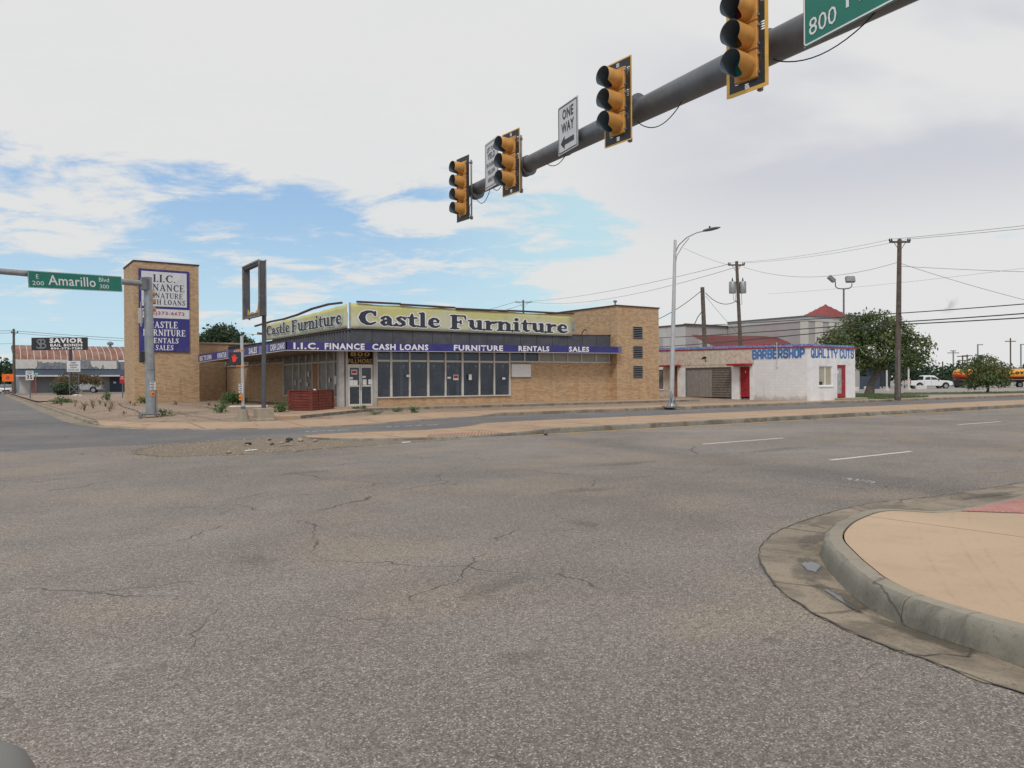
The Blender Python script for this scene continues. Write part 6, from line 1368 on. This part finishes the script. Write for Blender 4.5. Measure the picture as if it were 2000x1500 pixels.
part('peeling_sheet', 'peelwhite', qn, lambda m: torn(m, [4.3+.3*i for i in range(11)], 5.38)); part('peeling_sheet', 'peelwhite', qn, lambda m: [m.add([(x, Yq-.08, 5.38), (x+.3, Yq-.08, 5.38), (x+.3, Yq-.08, 5.1-r_.uniform(0, .3)), (x, Yq-.08, 5.1-r_.uniform(0, .3))], [(0, 3, 2, 1)]) for x in [7.35+.3*i for i in range(14)]]); part('peeling_sheet', 'peelwhite', qn, lambda m: torn(m, [14.6+.25*i for i in range(16)], 5.25))
part('awning', 'navy', qn, lambda m: m.prism([(0, 3.2), (-1.8, 2.9), (-1.8, 3.0), (0, 3.85)], (4.4, Yq, 0), EY, EZ, EX*20)); part('awning_edge', 'peelwhite', qn, lambda m: m.box(4.4, 24.4, Yq-1.95, Yq-1.82, 2.72, 2.96))
part('shutter', 'palegrey', qn, lambda m: m.box(4.95, 6.3, Yq+.42, Yq+.5, .1, 2.7)); part('pink_panel', 'pink', qn, lambda m: m.box(6.3, 7.3, Yq+.4, Yq+.5, .1, 2.8))
part('pale_panel', 'palegrey', qn, lambda m: m.box(11.3, 13.5, Yq+.42, Yq+.5, .1, 2.3)); part('dark_wall', 'navy', qn, lambda m: m.box(17.4, 26, Yq+.38, Yq+.5, .1, 2.7))
wq = part('window', 'whitewall', qn, lambda m: m.box(14.9, 16.2, Yq+.4, Yq+.48, 1.2, 2.3)); part('pane', 'louvre', wq, lambda m: m.box(15.1, 16.0, Yq+.36, Yq+.4, 1.35, 2.15)); part('notice', 'paper', qn, lambda m: m.box(17.9, 18.3, Yq+.34, Yq+.38, 1.6, 1.9))
part('end_wing', 'navy', qn, lambda m: m.box(19.5, 26, Yq-2, Yq, 3.0, 3.6))
# bail bonds sign
sv = thing('bail_bonds_sign', 'black and white Savior Bail Bonds billboard on a single post', 'sign', (9.7, 114.9, .2)); vR = X(.8235, -.567, 0).normalized(); vN = vR.cross(EZ); c_ = X(8.55, 115.74, 6.78)
part('post', 'navy', sv, lambda m: m.tube([(9.7, 115.0, .2), (9.7, 115.0, 6.1)], .17, 8)); pz = part('panel', 'signblack', sv, lambda m: m.obox(c_, vR, EZ, vN, 3.6, .82, .12))
def st_(s_, x, z, w_, h_, b): text(s_, 'lettering', 'letwhite', pz, c_+vR*x+EZ*z+vN*.125, vR, EZ, w_, h_, b, .005)
st_('SAVIOR', -1.25, .10, 4.35, .62, .05); st_('BAIL BONDS', -1.15, -.36, 4.2, .36, .035); st_('806-372-7283', -1.08, -.74, 4.1, .28, .03)
text('S', 'emblem', 'tin', pz, c_+vR*-2.95+EZ*-.62+vN*.125, vR, EZ, .7, 1.25, .0, .005); text('B', 'emblem', 'tin', pz, c_+vR*-2.45+EZ*-.62+vN*.125, vR, EZ, .8, 1.25, .0, .009)
def roadsign(name, label, b, hpost, w_, z0, z1, mat, lines, posts=(0,), tcol='signblack', cat='road sign', brace=False):
    b = Vector(b); r = thing(name, label, cat, tuple(b))
    for k in posts: part('post', 'galvd', r, lambda m: m.tube([b+vR*k, b+vR*k+EZ*(hpost-b.z)], .05, 6))
    if brace: part('brace', 'galvd', r, lambda m: (m.tube([b+vR*posts[0]+EZ*.3, b+vR*posts[1]+EZ*1.3], .05, 5), m.tube([b+vR*posts[1]+EZ*.3, b+vR*posts[0]+EZ*1.3], .05, 5)))
    c2 = X(b.x, b.y, (z0+z1)/2)+vN*.07; f2 = part('plate', mat, r, lambda m: m.prism(rrect(w_, z1-z0, .05), c2, vR, EZ, vN*.01))
    for s_, x, z, ww, hh, b_ in lines: text(s_, 'lettering', tcol, f2, c2+vR*x+EZ*(z-(z0+z1)/2)+vN*.012, vR, EZ, ww, hh, b_, .003)
    return r
roadsign('warning_sign', 'white OBEY WARNING SIGNS STATE LAW sign on braced twin posts before the dark shrub', (9.25, 105.5, .1), 3.0, 1.62, 3.0, 4.3, 'signwhite', [('OBEY', -.35, 3.98, .7, .2, .03), ('WARNING', -.5, 3.70, 1.0, .2, .03), ('SIGNS', -.36, 3.42, .72, .2, .03), ('STATE LAW', -.64, 3.12, 1.28, .2, .03)], (-.55, .55), brace=True)
roadsign('speed_sign', 'white SPEED LIMIT 35 sign on a thin post beside the side street', (3.85, 84.9, .1), 2.8, .74, 1.92, 2.8, 'signwhite', [('SPEED', -.26, 2.62, .52, .11, .02), ('LIMIT', -.22, 2.46, .44, .1, .02), ('35', -.26, 2.02, .52, .36, .03)])
roadsign('street_name_sign', 'small green street name blade on a thin post left of the quonset building windows', (6.0, 118.5, .1), 3.1, .95, 2.75, 3.1, 'signgreen', [('N 8th', -.35, 2.83, .7, .18, .02)], tcol='letwhite', cat='street sign')
roadsign('parking_sign', 'small red and white notice sign on a post just left of the brick pylon', (10.98, 80.0, .1), 2.35, .48, 1.55, 2.35, 'redpaint', [('NO', -.12, 2.12, .24, .12, .02), ('PARKING', -.18, 1.95, .36, .1, .01)], tcol='letwhite')
roadsign('construction_sign', 'bright orange construction sign with a black symbol at the far left edge', (3.0, 119.5, .1), 1.95, 1.5, 1.92, 2.9, 'signorange', [('O', -.2, 2.2, .4, .4, .04)], (-.5, .5))
# ================================================================== vehicles
def wheels(r, pts, R_, w_, fwd, side):
    for p in pts:
        p = Vector(p)
        t_ = part('wheel', 'tyre', r, lambda m: m.tube([p-side*w_/2, p+side*w_/2], R_, 18)); part('rim', 'rim', t_, lambda m: (m.tube([p-side*(w_/2+.01), p-side*(w_/2-.03)], R_*.62, 14), m.tube([p+side*(w_/2-.03), p+side*(w_/2+.01)], R_*.62, 14)))
def extr(prof, half, name, mat, r, fwd, side, org, taper=None, bevel=.04, y0=None):
    """side silhouette (along fwd, up) given its real width; taper narrows the upper points"""
    mb = MB(); n = len(prof); vs = []
    for sg_ in (-1, 1):
        for (u, v) in prof:
            hw = half if not taper else half-(taper if v > taper_z else 0)
            vs.append(org+fwd*u+EZ*v+side*(sg_*hw))
    mb.add(vs, [tuple(range(n))[::-1], tuple(range(n, 2*n))]+[(i, (i+1) % n, n+(i+1) % n, n+i) for i in range(n)]); return mb.build(name, mat, r, bevel=bevel, smooth=True)
taper_z = 1.25
def pickup(label, org, fwd, paint, L=5.9, group=None, glass_side=1):
    org = Vector(org); fwd = Vector(fwd).normalized(); side = fwd.cross(EZ)
    r = thing('pickup_truck', label, 'pickup', tuple(org)); k = L/5.9; g = lambda l: [(a*k, b) for a, b in l]
    def arch(cx_, r_a): return [(cx_+r_a*math.cos(t), .42+r_a*math.sin(t)) for t in [math.pi-math.pi*i/7 for i in range(8)]]
    low = [(-2.9, .55), (-2.9, 1.18), (-1.05, 1.2), (1.0, 1.22), (2.3, 1.16), (2.85, 1.02), (2.92, .5), (2.6, .42)]+arch(1.95, .5)[::-1]+arch(-1.65, .5)[::-1]+[(-2.5, .45)]
    extr(g(low), .98, 'body', paint, r, fwd, side, org, bevel=.05)
    cab = [(-1.1, 1.18), (-.95, 1.86), (-.5, 1.92), (.45, 1.9), (1.35, 1.2)]
    extr(g(cab), .90, 'cab', paint, r, fwd, side, org, taper=.13, bevel=.05)
    for sg_ in (-1, 1):
        for q in ([(-.88, 1.3), (-.8, 1.76), (-.12, 1.8), (-.12, 1.3)], [(-.02, 1.3), (-.02, 1.8), (.42, 1.78), (1.0, 1.3)]):
            mb = MB(); n = 4; vs = [org+fwd*(u*k)+EZ*v+side*sg_*(.905-.125*(v > 1.5)) for u, v in q]; mb.add(vs, [(0, 1, 2, 3)]); mb.build('side_window', 'carglass', r)
        part('mirror', 'trimdark', r, lambda m: m.obox(org+fwd*.95*k+EZ*1.32+side*sg_*1.08, fwd, EZ, side, .07, .12, .1), bevel=.02)
        part('door_line', 'trimdark', r, lambda m: m.obox(org+fwd*-.07*k+EZ*.88+side*sg_*.982, fwd, EZ, side, .012, .34, .003))
        part('door_line', 'trimdark', r, lambda m: m.obox(org+fwd*-1.05*k+EZ*.9+side*sg_*.982, fwd, EZ, side, .015, .36, .003))
        part('tail_light', 'tail', r, lambda m: m.obox(org+fwd*-2.9*k+EZ*.98+side*sg_*.88, fwd, EZ, side, .02, .2, .08)); part('headlight', 'headl', r, lambda m: m.obox(org+fwd*2.86*k+EZ*.86+side*sg_*.78, fwd, EZ, side, .05, .12, .18))
    mb = MB(); mb.add([org+fwd*(1.36*k)+EZ*1.25+side*.82, org+fwd*(.52*k)+EZ*1.86+side*.7, org+fwd*(.52*k)+EZ*1.86-side*.7, org+fwd*(1.36*k)+EZ*1.25-side*.82], [(0, 1, 2, 3)]); mb.build('windscreen', 'carglass', r)
    mb = MB(); mb.add([org+fwd*(-1.12*k)+EZ*1.3+side*.75, org+fwd*(-.99*k)+EZ*1.8+side*.66, org+fwd*(-.99*k)+EZ*1.8-side*.66, org+fwd*(-1.12*k)+EZ*1.3-side*.75], [(0, 1, 2, 3)]); mb.build('rear_window', 'carglass', r)
    part('bumper', 'rim', r, lambda m: (m.obox(org+fwd*2.95*k+EZ*.52, fwd, EZ, side, .08, .12, .95), m.obox(org-fwd*2.98*k+EZ*.55, fwd, EZ, side, .08, .1, .93)), bevel=.03); part('grille', 'trimdark', r, lambda m: m.obox(org+fwd*2.9*k+EZ*.84, fwd, EZ, side, .03, .14, .55))
    part('tailgate', paint, r, lambda m: m.obox(org-fwd*2.92*k+EZ*.88, fwd, EZ, side, .02, .26, .78), bevel=.01)
    wheels(r, [org+fwd*(u*k)+EZ*.40+side*s_ for u in (1.95, -1.65) for s_ in (-.85, .85)], .41, .27, fwd, side); return r
pickup('white crew-cab pickup truck on the road in front of the tanker trailer', (111.65, 56.5, .06), (.81, -.58, 0), 'carwhite', 6.0)
pickup('silver pickup parked half hidden behind the braced OBEY sign by the quonset building', (12.6, 130.6, .22), (-.97, .25, 0), 'carsilver', 5.3)
def sedan(label, org, fwd, paint):
    org = Vector(org); fwd = Vector(fwd).normalized(); side = fwd.cross(EZ); r = thing('parked_car', label, 'car', tuple(org))
    extr([(-2.2, .5), (-2.25, .85), (-1.6, 1.0), (1.0, .98), (2.0, .82), (2.25, .62), (2.2, .3), (-2.1, .3)], .9, 'body', paint, r, fwd, side, org, bevel=.06); extr([(-1.6, .98), (-.9, 1.38), (.2, 1.42), (1.1, .98)], .78, 'cabin', 'carglass', r, fwd, side, org, bevel=.05); extr([(-.85, 1.38), (-.8, 1.43), (.1, 1.46), (.2, 1.40)], .7, 'roof', paint, r, fwd, side, org, bevel=.01)
    part('grille', 'trimdark', r, lambda m: m.obox(org+fwd*2.25+EZ*.5, fwd, EZ, side, .03, .12, .5))
    for s_ in (-1, 1): part('headlight', 'headl', r, lambda m: m.obox(org+fwd*2.15+EZ*.7+side*s_*.7, fwd, EZ, side, .08, .07, .16))
    wheels(r, [org+fwd*u+EZ*.32+side*s_ for u in (1.4, -1.35) for s_ in (-.8, .8)], .32, .2, fwd, side)
sedan('white car facing the camera at the far left edge of the side street', (3.4, 149.5, .06), (-.02, -1, 0), 'carwhite'); sedan('pale grey car standing just behind the white car on the side street', (5.0, 158, .06), (-.1, -1, 0), 'carsilver')
# tanker
tk = thing('tanker_trailer', 'orange, yellow and dark red tank trailer at the right edge of the far road', 'tanker', (127, 57, .05)); tf = X(.83, -.558, 0).normalized(); tside = tf.cross(EZ); to_ = X(123.6, 58.4, 0)
def tankm(m):
    sec = [(0, .55), (.15, .95), (.4, 1.02), (11.4, 1.06), (11.7, .98), (11.9, .5)]; n = 20; vs = []
    for u, q in sec:
        for k in range(n): t = 2*math.pi*k/n; vs.append(to_+tf*u+tside*(1.18*q*math.cos(t))+EZ*(2.05+.86*q*math.sin(t)))
    m.add(vs, [(i*n+k, i*n+(k+1) % n, (i+1)*n+(k+1) % n, (i+1)*n+k) for i in range(len(sec)-1) for k in range(n)]+[tuple(range(n)), tuple((len(sec)-1)*n+k for k in range(n))])
def tank2():
    m, b, o = newmat('tanker_livery_two'); s = nd('ShaderNodeSeparateXYZ'); lk(pos(), s.inputs[0]); u = vmth('DOT_PRODUCT', vmth('SUBTRACT', pos(), tuple(to_)), tuple(tf))
    wv = mth('ADD', s.outputs[2], mth('MULTIPLY', mth('SINE', mth('MULTIPLY', u, .9)), .10))
    c = mixc(smst(wv, 1.78, 1.84), (.20, .015, .012), (.50, .05, .015)); c = mixc(smst(wv, 2.12, 2.18), c, (.80, .30, .02)); c = mixc(smst(wv, 2.38, 2.42), c, (.72, .10, .015)); c = mixc(mth('MULTIPLY', smst(wv, 2.5, 2.55), .9), c, (.85, .42, .03)); c = mixc(smst(u, 5.0, 6.5, 0, .85), c, mixc(smst(s.outputs[2], 1.7, 1.8), (.22, .02, .015), (.80, .36, .015)))
    lk(c, b.inputs['Base Color']); b.inputs['Roughness'].default_value = .3; return m
MAT['tank2'] = tank2()
part('tank', 'tank2', tk, tankm, smooth=True)
text("Love's", 'lettering', 'signblack', tk, to_+tf*7.75+tside*1.28+EZ*2.10 if tside.y < 0 else to_+tf*7.75-tside*1.28+EZ*2.10, tf, EZ, 3.6, .66, .05, .02)
part('chassis', 'trimdark', tk, lambda m: (m.obox(to_+tf*6+EZ*1.05, tf, EZ, tside, 5.9, .12, .5), m.obox(to_+tf*2.2+EZ*.72, tf, EZ, tside, 2.0, .28, .9)), bevel=.02); part('catwalk', 'galv', tk, lambda m: (m.obox(to_+tf*6+EZ*1.28, tf, EZ, tside, 5.8, .04, 1.18), m.obox(to_+tf*6.5+EZ*2.98, tf, EZ, tside, 4.0, .05, .3))); part('hatch', 'rim', tk, lambda m: [m.lathe([(.28, 0), (.28, .14), (.1, .2)], tuple(to_+tf*u+EZ*2.92), 10) for u in (3, 6, 9)])
part('mudflap', 'paper', tk, lambda m: m.obox(to_+tf*.25-tside*.9+EZ*.62, tf, EZ, tside, .02, .2, .3)); wheels(tk, [to_+tf*u+EZ*.5+tside*s_ for u in (.9, 2.3, 10.6) for s_ in (-1, 1)], .5, .35, tf, tside)
# ================================================================== trees and weeds
def leaves(lobes, n, size, seed, flat=.9, shell=.55):
    r = np.random.default_rng(seed); vol = np.array([l[3]*l[4]*l[5] for l in lobes])**.75; which = r.choice(len(lobes), n, p=vol/vol.sum()); L = np.array(lobes)[which]
    d = r.normal(size=(n, 3)); d /= np.linalg.norm(d, axis=1)[:, None]; rad_ = (shell+(1-shell)*r.random(n))**.6*(1+r.normal(size=n)*.07)
    c = L[:, :3]+d*L[:, 3:6]*rad_[:, None]
    # clump the leaves around twig tips
    tips = c[r.choice(n, max(n//14, 4))]; ti = r.choice(len(tips), n); c = np.where((r.random(n) < .86)[:, None], tips[ti]+r.normal(size=(n, 3))*size*np.array([1.9, 1.9, 1.2]), c)
    a = r.normal(size=(n, 3)); a /= np.linalg.norm(a, axis=1)[:, None]; b = np.cross(a, r.normal(size=(n, 3))); b /= np.linalg.norm(b, axis=1)[:, None]
    s = (size*r.uniform(.6, 1.3, n))[:, None]; V = np.stack([c-a*s, c+b*s*.5, c+a*s, c-b*s*.5], 1).reshape(-1, 3); return V
def leafobj(name, V, mat, parent=None, kind=None):
    n = len(V)//4; me = bpy.data.meshes.new(name)
    if parent is not None: V = V-np.array(parent.location)
    me.vertices.add(len(V)); me.vertices.foreach_set('co', V.astype(np.float32).ravel()); me.loops.add(len(V)); me.loops.foreach_set('vertex_index', np.arange(len(V), dtype=np.int32)); me.polygons.add(n); me.polygons.foreach_set('loop_start', np.arange(0, len(V), 4, dtype=np.int32)); me.polygons.foreach_set('loop_total', np.full(n, 4, dtype=np.int32))
    me.update(calc_edges=True); me.validate(); me.materials.append(MAT[mat]); o = bpy.data.objects.new(name, me); COL.objects.link(o)
    if parent is not None: o.parent = parent
    if kind: o['kind'] = kind
    return o
def tree(name, label, cat, b, trunk, rt, lobes, n, size, mat, seed=1, group=None, limbs=True, barkmat='bark'):
    r = thing(name, label, cat, b, group=group); b = Vector(b); tp_ = [Vector(p) for p in trunk]
    part('trunk', barkmat, r, lambda m: m.tube(tp_, [rt*(1.35 if i == 0 else 1-.5*i/len(tp_)) for i in range(len(tp_))], 12), smooth=True)
    rr_ = random.Random(seed)
    def lim(m):
        for l in lobes:
            s_ = tp_[-1].lerp(tp_[-2], rr_.uniform(0, .7)); e = Vector(l[:3]); mid__ = s_.lerp(e, .5)+Vector((rr_.uniform(-.3, .3), rr_.uniform(-.3, .3), .3)); m.tube([s_, mid__, e], [rt*.42, rt*.25, rt*.08], 7)
            for k in range(4): m.tube([mid__.lerp(e, .3+.15*k), e+Vector([rr_.uniform(-.8, .8)*l[3+q] for q in range(3)])], [rt*.12, rt*.03], 5)
    if limbs: part('limbs', barkmat, r, lim, smooth=True)
    leafobj('crown', leaves(lobes, n, size, seed), mat, r); return r
def cambase(c, u, v, w_): # lobe positions described across the trunk, away, and up
    return (c[0]+.822*u+.569*v, c[1]-.569*u+.822*v, w_)
bt_ = (67.73, 39.65)
def LB(u, v, z, a, b_, c): return (*cambase(bt_, u, v, z), a, b_, c)
lob = [LB(.3, 0, 6.2, 2.3, 2.3, 1.5), LB(-2.0, .2, 5.3, 1.7, 1.8, 1.3), LB(-2.6, -.6, 4.3, 1.6, 1.6, 1.1), LB(2.2, .3, 5.6, 2.0, 2.0, 1.3), LB(3.9, -.2, 4.4, 1.7, 1.7, 1.1), LB(4.6, .4, 3.3, 1.2, 1.4, .7), LB(.6, -1, 4.3, 2.2, 1.8, 1.3), LB(2.9, -.8, 3.3, 1.4, 1.4, .8), LB(-1.6, 0, 3.1, 1.3, 1.5, .8), LB(-.9, .3, 7.0, 1.3, 1.3, .7), LB(.9, .1, 2.9, 1.2, 1.2, .6), LB(-3.6, .5, 3.0, 1.0, 1.0, .6), LB(-3.9, .2, 4.9, .8, .9, .5)]
tree('shade_tree', 'large spreading green shade tree with a leaning trunk right of the barber shop', 'tree', (*bt_, .15), [(*bt_, .1), (*cambase(bt_, .15, 0, 1.1),), (*cambase(bt_, .9, .1, 2.3),), (*cambase(bt_, 1.6, .2, 3.2),)], .34, lob, 13500, .15, 'leaf', 4)
bs_ = (78.03, 34.02)
def LS(u, v, z, a, b_, c): return (*cambase(bs_, u, v, z), a, b_, c)
tree('small_tree', 'small multi-stemmed tree on the grass in front of the tanker', 'tree', (*bs_, .1), [(*bs_, .05), (*cambase(bs_, .1, 0, .5),), (*cambase(bs_, .1, 0, 1.0),)], .12, [LS(-.2, 0, 2.9, 1.1, 1.1, .8), LS(-1.2, 0, 2.2, 1.0, 1, .7), LS(1.0, 0, 2.2, 1.2, 1, .8), LS(0, -.2, 1.5, 1.5, 1.2, .7), LS(-1.2, .1, 1.0, .9, .9, .4), LS(1.4, .1, 1.1, .9, .9, .4)], 5200, .12, 'leaf', 9)
tree('tree', 'rounded dark tree rising behind the shop roof beside the brick pylon', 'tree', (36.3, 145.2, .1), [(36.3, 145.2, 0), (36.3, 145.2, 3), (36.4, 145.2, 6)], .5, [(36.2, 145.2, 9.4, 3.4, 3, 2.6), (33.6, 147, 8.2, 2.6, 2.5, 2.0), (39.0, 143.4, 8.2, 2.6, 2.5, 1.9), (36.4, 145, 7, 4, 3, 1.8)], 9000, .34, 'leafd', 12)
tree('shrub_tree', 'feathery olive shrub growing behind the OBEY sign', 'shrub', (10.2, 112.0, .15), [(10.2, 112, .1), (10.2, 112, 1.2), (10.3, 112, 1.8)], .1, [(9.5, 112.2, 2.3, 1.5, 1, .7), (11.4, 111.6, 2.2, 1.4, 1, .6), (12.4, 111, 1.8, .9, .7, .5), (8.4, 113, 1.7, .9, .7, .6)], 2600, .12, 'dry', 15)
tree('spiky_shrub', 'dark green spiky shrub at the foot of the OBEY sign', 'shrub', (8.5, 107.6, .15), [(8.5, 107.6, .1), (8.5, 107.6, .6), (8.5, 107.6, .9)], .1, [(8.5, 107.8, .9, 1.3, .9, .75)], 1500, .14, 'leafd', 16, limbs=False)
# far masses of trees
def farmass(name, label, lobes, n, size, seed, mat='leafd'):
    o = leafobj(name, leaves(lobes, n, size, seed, shell=.2), mat, kind='stuff'); tag(o, label, 'trees')
r_ = random.Random(2)
farmass('far_trees', 'mass of dark trees closing the side street at the far left', [(-4+i*2.6+r_.uniform(-1, 1), 185+r_.uniform(-4, 4), 3.2, 3, 3, 3.2) for i in range(7)], 7000, .5, 21)
farmass('far_trees', 'line of distant trees behind the truck stop at the right', [(118+i*4.2, 92-i*2.9+r_.uniform(-2, 2), 3.0+r_.uniform(-1.0, .9), 3, 3, 2.6) for i in range(9)], 9000, .36, 22)
farmass('far_trees', 'low distant tree line along the horizon at the right edge', [(250+i*9, 150-i*6.2, 2.2+r_.uniform(-1, .8), 7, 6, 2.6) for i in range(14)], 7000, .7, 23)
# low things across the lot behind the big tree
sh = thing('bus_shelter', 'dark flat-roofed shelter beyond the white pickup', 'shelter', (106, 62, .1)); part('roof', 'navy', sh, lambda m: m.box(112, 119, 63.4, 66.4, 3.6, 3.85)); part('back_panel', 'navy', sh, lambda m: m.box(112.4, 118.6, 66, 66.1, .3, 3.4))
for x, y in ((112.3, 63.7), (118.7, 63.7), (112.3, 66.1), (118.7, 66.1)): part('post', 'trimdark', sh, lambda m: m.tube([(x, y, .1), (x, y, 3.6)], .09, 6))
bo = thing('low_shed', 'low brown-roofed shed seen through the gap under the big tree', 'building', (88, 62, .1)); part('wall', 'navy', bo, lambda m: m.box(84, 106, 60.5, 64, .1, 1.9)); part('roof', 'redpeel', bo, lambda m: m.prism([(60, 1.9), (64.5, 1.9), (62.3, 2.9)], (89, 0, 0), EY, EZ, EX*7))
ret = thing('retaining_wall', 'long low dark wall across the lot behind the big tree', 'wall', (70, 58, .1)); part('wall', 'navy', ret, lambda m: m.box(78, 84, 59, 59.3, .1, 1.5))
for k, (x, y, w_) in enumerate([(88, 52, 1.6), (99, 51.5, 2.4), (80.5, 49, 1.1)]):
    mb = MB(); mb.box(x, x+w_, y, y+.25, .1, .62); tag(mb.build('concrete_barrier', 'whiteblk', bevel=.03), ['white concrete barrier below the gap left of the tall pole', 'longest white barrier just left of the white pickup', 'short white barrier beside the big tree trunk'][k], 'barrier')
for k, (x, y, h) in enumerate([(89.5, 50.2, 2.9), (95.4, 50.7, 3.4)]):
    mb = MB(); mb.tube([(x, y, .1), (x, y, h)], .10, 8); mb.box(x-.25, x+.25, y-.2, y+.2, .1, .3); tag(mb.build('white_post', 'whiteblk'), ['short white post standing left of the tall pole in the lot', 'taller white post just left of the white pickup'][k], 'post')
# weeds
def weed(b, h, w_, n, size, seed, mat, label, group=None, stalks=5, cat='weed'):
    r = thing('weed', label, cat, b, group=group); rr_ = random.Random(seed)
    part('stems', 'dry' if mat == 'dry' else 'weed', r, lambda m: [m.tube([b, (b[0]+rr_.uniform(-w_, w_)*.4, b[1]+rr_.uniform(-w_, w_)*.4, b[2]+h*.5), (b[0]+rr_.uniform(-w_, w_), b[1]+rr_.uniform(-w_, w_)*.6, b[2]+h*rr_.uniform(.7, 1.1))], [.012, .008, .004], 4) for _ in range(stalks)])
    leafobj('leaves', leaves([(b[0], b[1], b[2]+h*.45, w_, w_*.8, h*.5)], n, size, seed, shell=.1), mat, r); return r
def lz(x, y): return lot_z(x, y)
for b, h, w_, n, s_, mt, lab in [((12.2, 46.5), .75, .62, 900, .07, 'weed', 'largest round green bush against the brick side wall of the shop'), ((13.1, 47.6), .45, .5, 260, .06, 'weed', 'smaller green bush just right of the white pedestal pole'), ((8.6, 53.6), .42, .45, 300, .06, 'weed', 'low green bush at the foot of the brick pylon'),
        ((10.55, 32.6), .6, .35, 420, .05, 'weed', 'green weed clump at the left corner of the red planter'), ((9.1, 36.7), .42, .32, 240, .05, 'weed', 'pale green weed clump left of the pedestal pole'), ((6.25, 34.9), .32, .4, 200, .045, 'weed', 'small green weed at the base of the left mast'),
        ((14.8, 34.1), .26, .45, 380, .045, 'weed', 'dark green weeds at the step below the shop door'), ((15.9, 32.3), .16, .3, 160, .04, 'weed', 'low flat weed on the lot right of the shop door'), ((16.1, 31.0), .3, .22, 220, .04, 'weed', 'small leafy weed standing alone before the shop windows'),
        ((4.6, 62.0), .4, .8, 420, .07, 'weed', 'green weeds at the side street kerb near the speed sign'), ((7.5, 62.0), .75, .35, 220, .06, 'weed', 'upright green weed on the lot left of the pylon'), ((11.1, 77), .6, .3, 160, .06, 'weed', 'green weed at the post of the red notice sign'), ((13.8, 30.2), .16, .3, 120, .03, 'weed', 'thin weeds in the joint of the raised walk edge')]:
    weed((b[0], b[1], lz(*b)), h, w_, n, s_, int(b[0]*100), mt, lab, None, 6, 'bush' if h > .5 and w_ > .5 else 'weed')
r_ = random.Random(6)
for k, (x, y, h) in enumerate([(4.3, 44, .7), (4.9, 46, .85), (4.6, 52, .6), (5.4, 43, .6), (5.0, 40.5, .35), (4.4, 38.8, .25), (5.6, 47, .4), (4.2, 56, .5), (5.9, 52, .45), (5.2, 37.6, .2), (4.9, 36.3, .15), (7.2, 48, .3), (9.2, 47, .35), (10.4, 44.5, .3), (8.6, 40, .18), (7.7, 53, .3), (6.6, 41, .2)]):
    if k in (5, 10, 14, 16): continue
    weed((x, y, lz(x, y)), h*.7, h*.3, int(20+h*45), .03, 300+k, 'dry', {0: 'tall dry stalky weed at the side street kerb, nearest of the two tallest', 1: 'tallest dry stalky weed at the side street kerb', 2: 'dry weed at the kerb beyond the tallest stalks', 13: 'dry weed between the left mast and the pylon foot'}.get(k, 'small dry weed sprouting from a crack in the left concrete lot'), 'dry weeds in the cracked left lot', 9)
tag(chunk((8.8, 98.5, .25), .5, 5, flat=.25).build('white_rubble', 'whiteblk'), 'pile of whitish rubble lying below the OBEY sign', 'rubble')
mb = MB(); r_ = random.Random(9)
for _ in range(420):
    x, y = r_.uniform(3.8, 40), r_.uniform(28.5, 60); s_ = r_.uniform(.015, .05); z = (lz(x, y) if not inpoly((x, y), rw) else .25)+.004; a = r_.uniform(0, 6)
    if x > 15.4 and y > 36.8: continue
    mb.add([(x-s_, y, z), (x+s_*math.cos(a), y+s_, z), (x+s_, y-s_*.5, z+s_*.5)], [(0, 1, 2)])
for _ in range(220):
    x, y = r_.uniform(8, 60), r_.uniform(17.6, 21.3); s_ = r_.uniform(.008, .035); z = .165 if x > 13.5 else .08
    mb.add([(x-s_, y, z), (x+s_, y+s_, z), (x+s_, y-s_*.5, z+s_*.5)], [(0, 1, 2)])
for _ in range(60):
    x, y = r_.uniform(4.6, 12), r_.uniform(-1, 3.9); s_ = r_.uniform(.004, .012)
    mb.add([(x-s_, y, .172), (x+s_*2, y+s_, .172), (x+s_, y-s_*.5, .172+s_*.5)], [(0, 1, 2)])
o = mb.build('small_litter', 'bark', kind='stuff'); tag(o, 'scattered bits of grit and dead leaves on the pavements', 'litter')
# edge of the car the picture was taken from
cmr = thing('car_mirror', 'rounded grey plastic car mirror housing at the bottom-left corner', 'car mirror', (-.09, .93, .9))
def dome(m):
    n, k_ = 20, 10; vs = []; fs = []; c = X(-.024, .981, 1.052)
    for i in range(k_+1):
        ph_ = math.pi*i/k_-math.pi/2
        for j in range(n): t = 2*math.pi*j/n; q = lambda v: math.copysign(abs(v)**.75, v); vs.append(c+X(.075*q(math.cos(ph_))*q(math.cos(t)), .06*q(math.cos(ph_))*q(math.sin(t)), .068*q(math.sin(ph_))))
    for i in range(k_):
        for j in range(n): fs.append((i*n+j, i*n+(j+1) % n, (i+1)*n+(j+1) % n, (i+1)*n+j))
    m.add(vs, fs)
part('housing', 'mirror', cmr, dome, smooth=True)
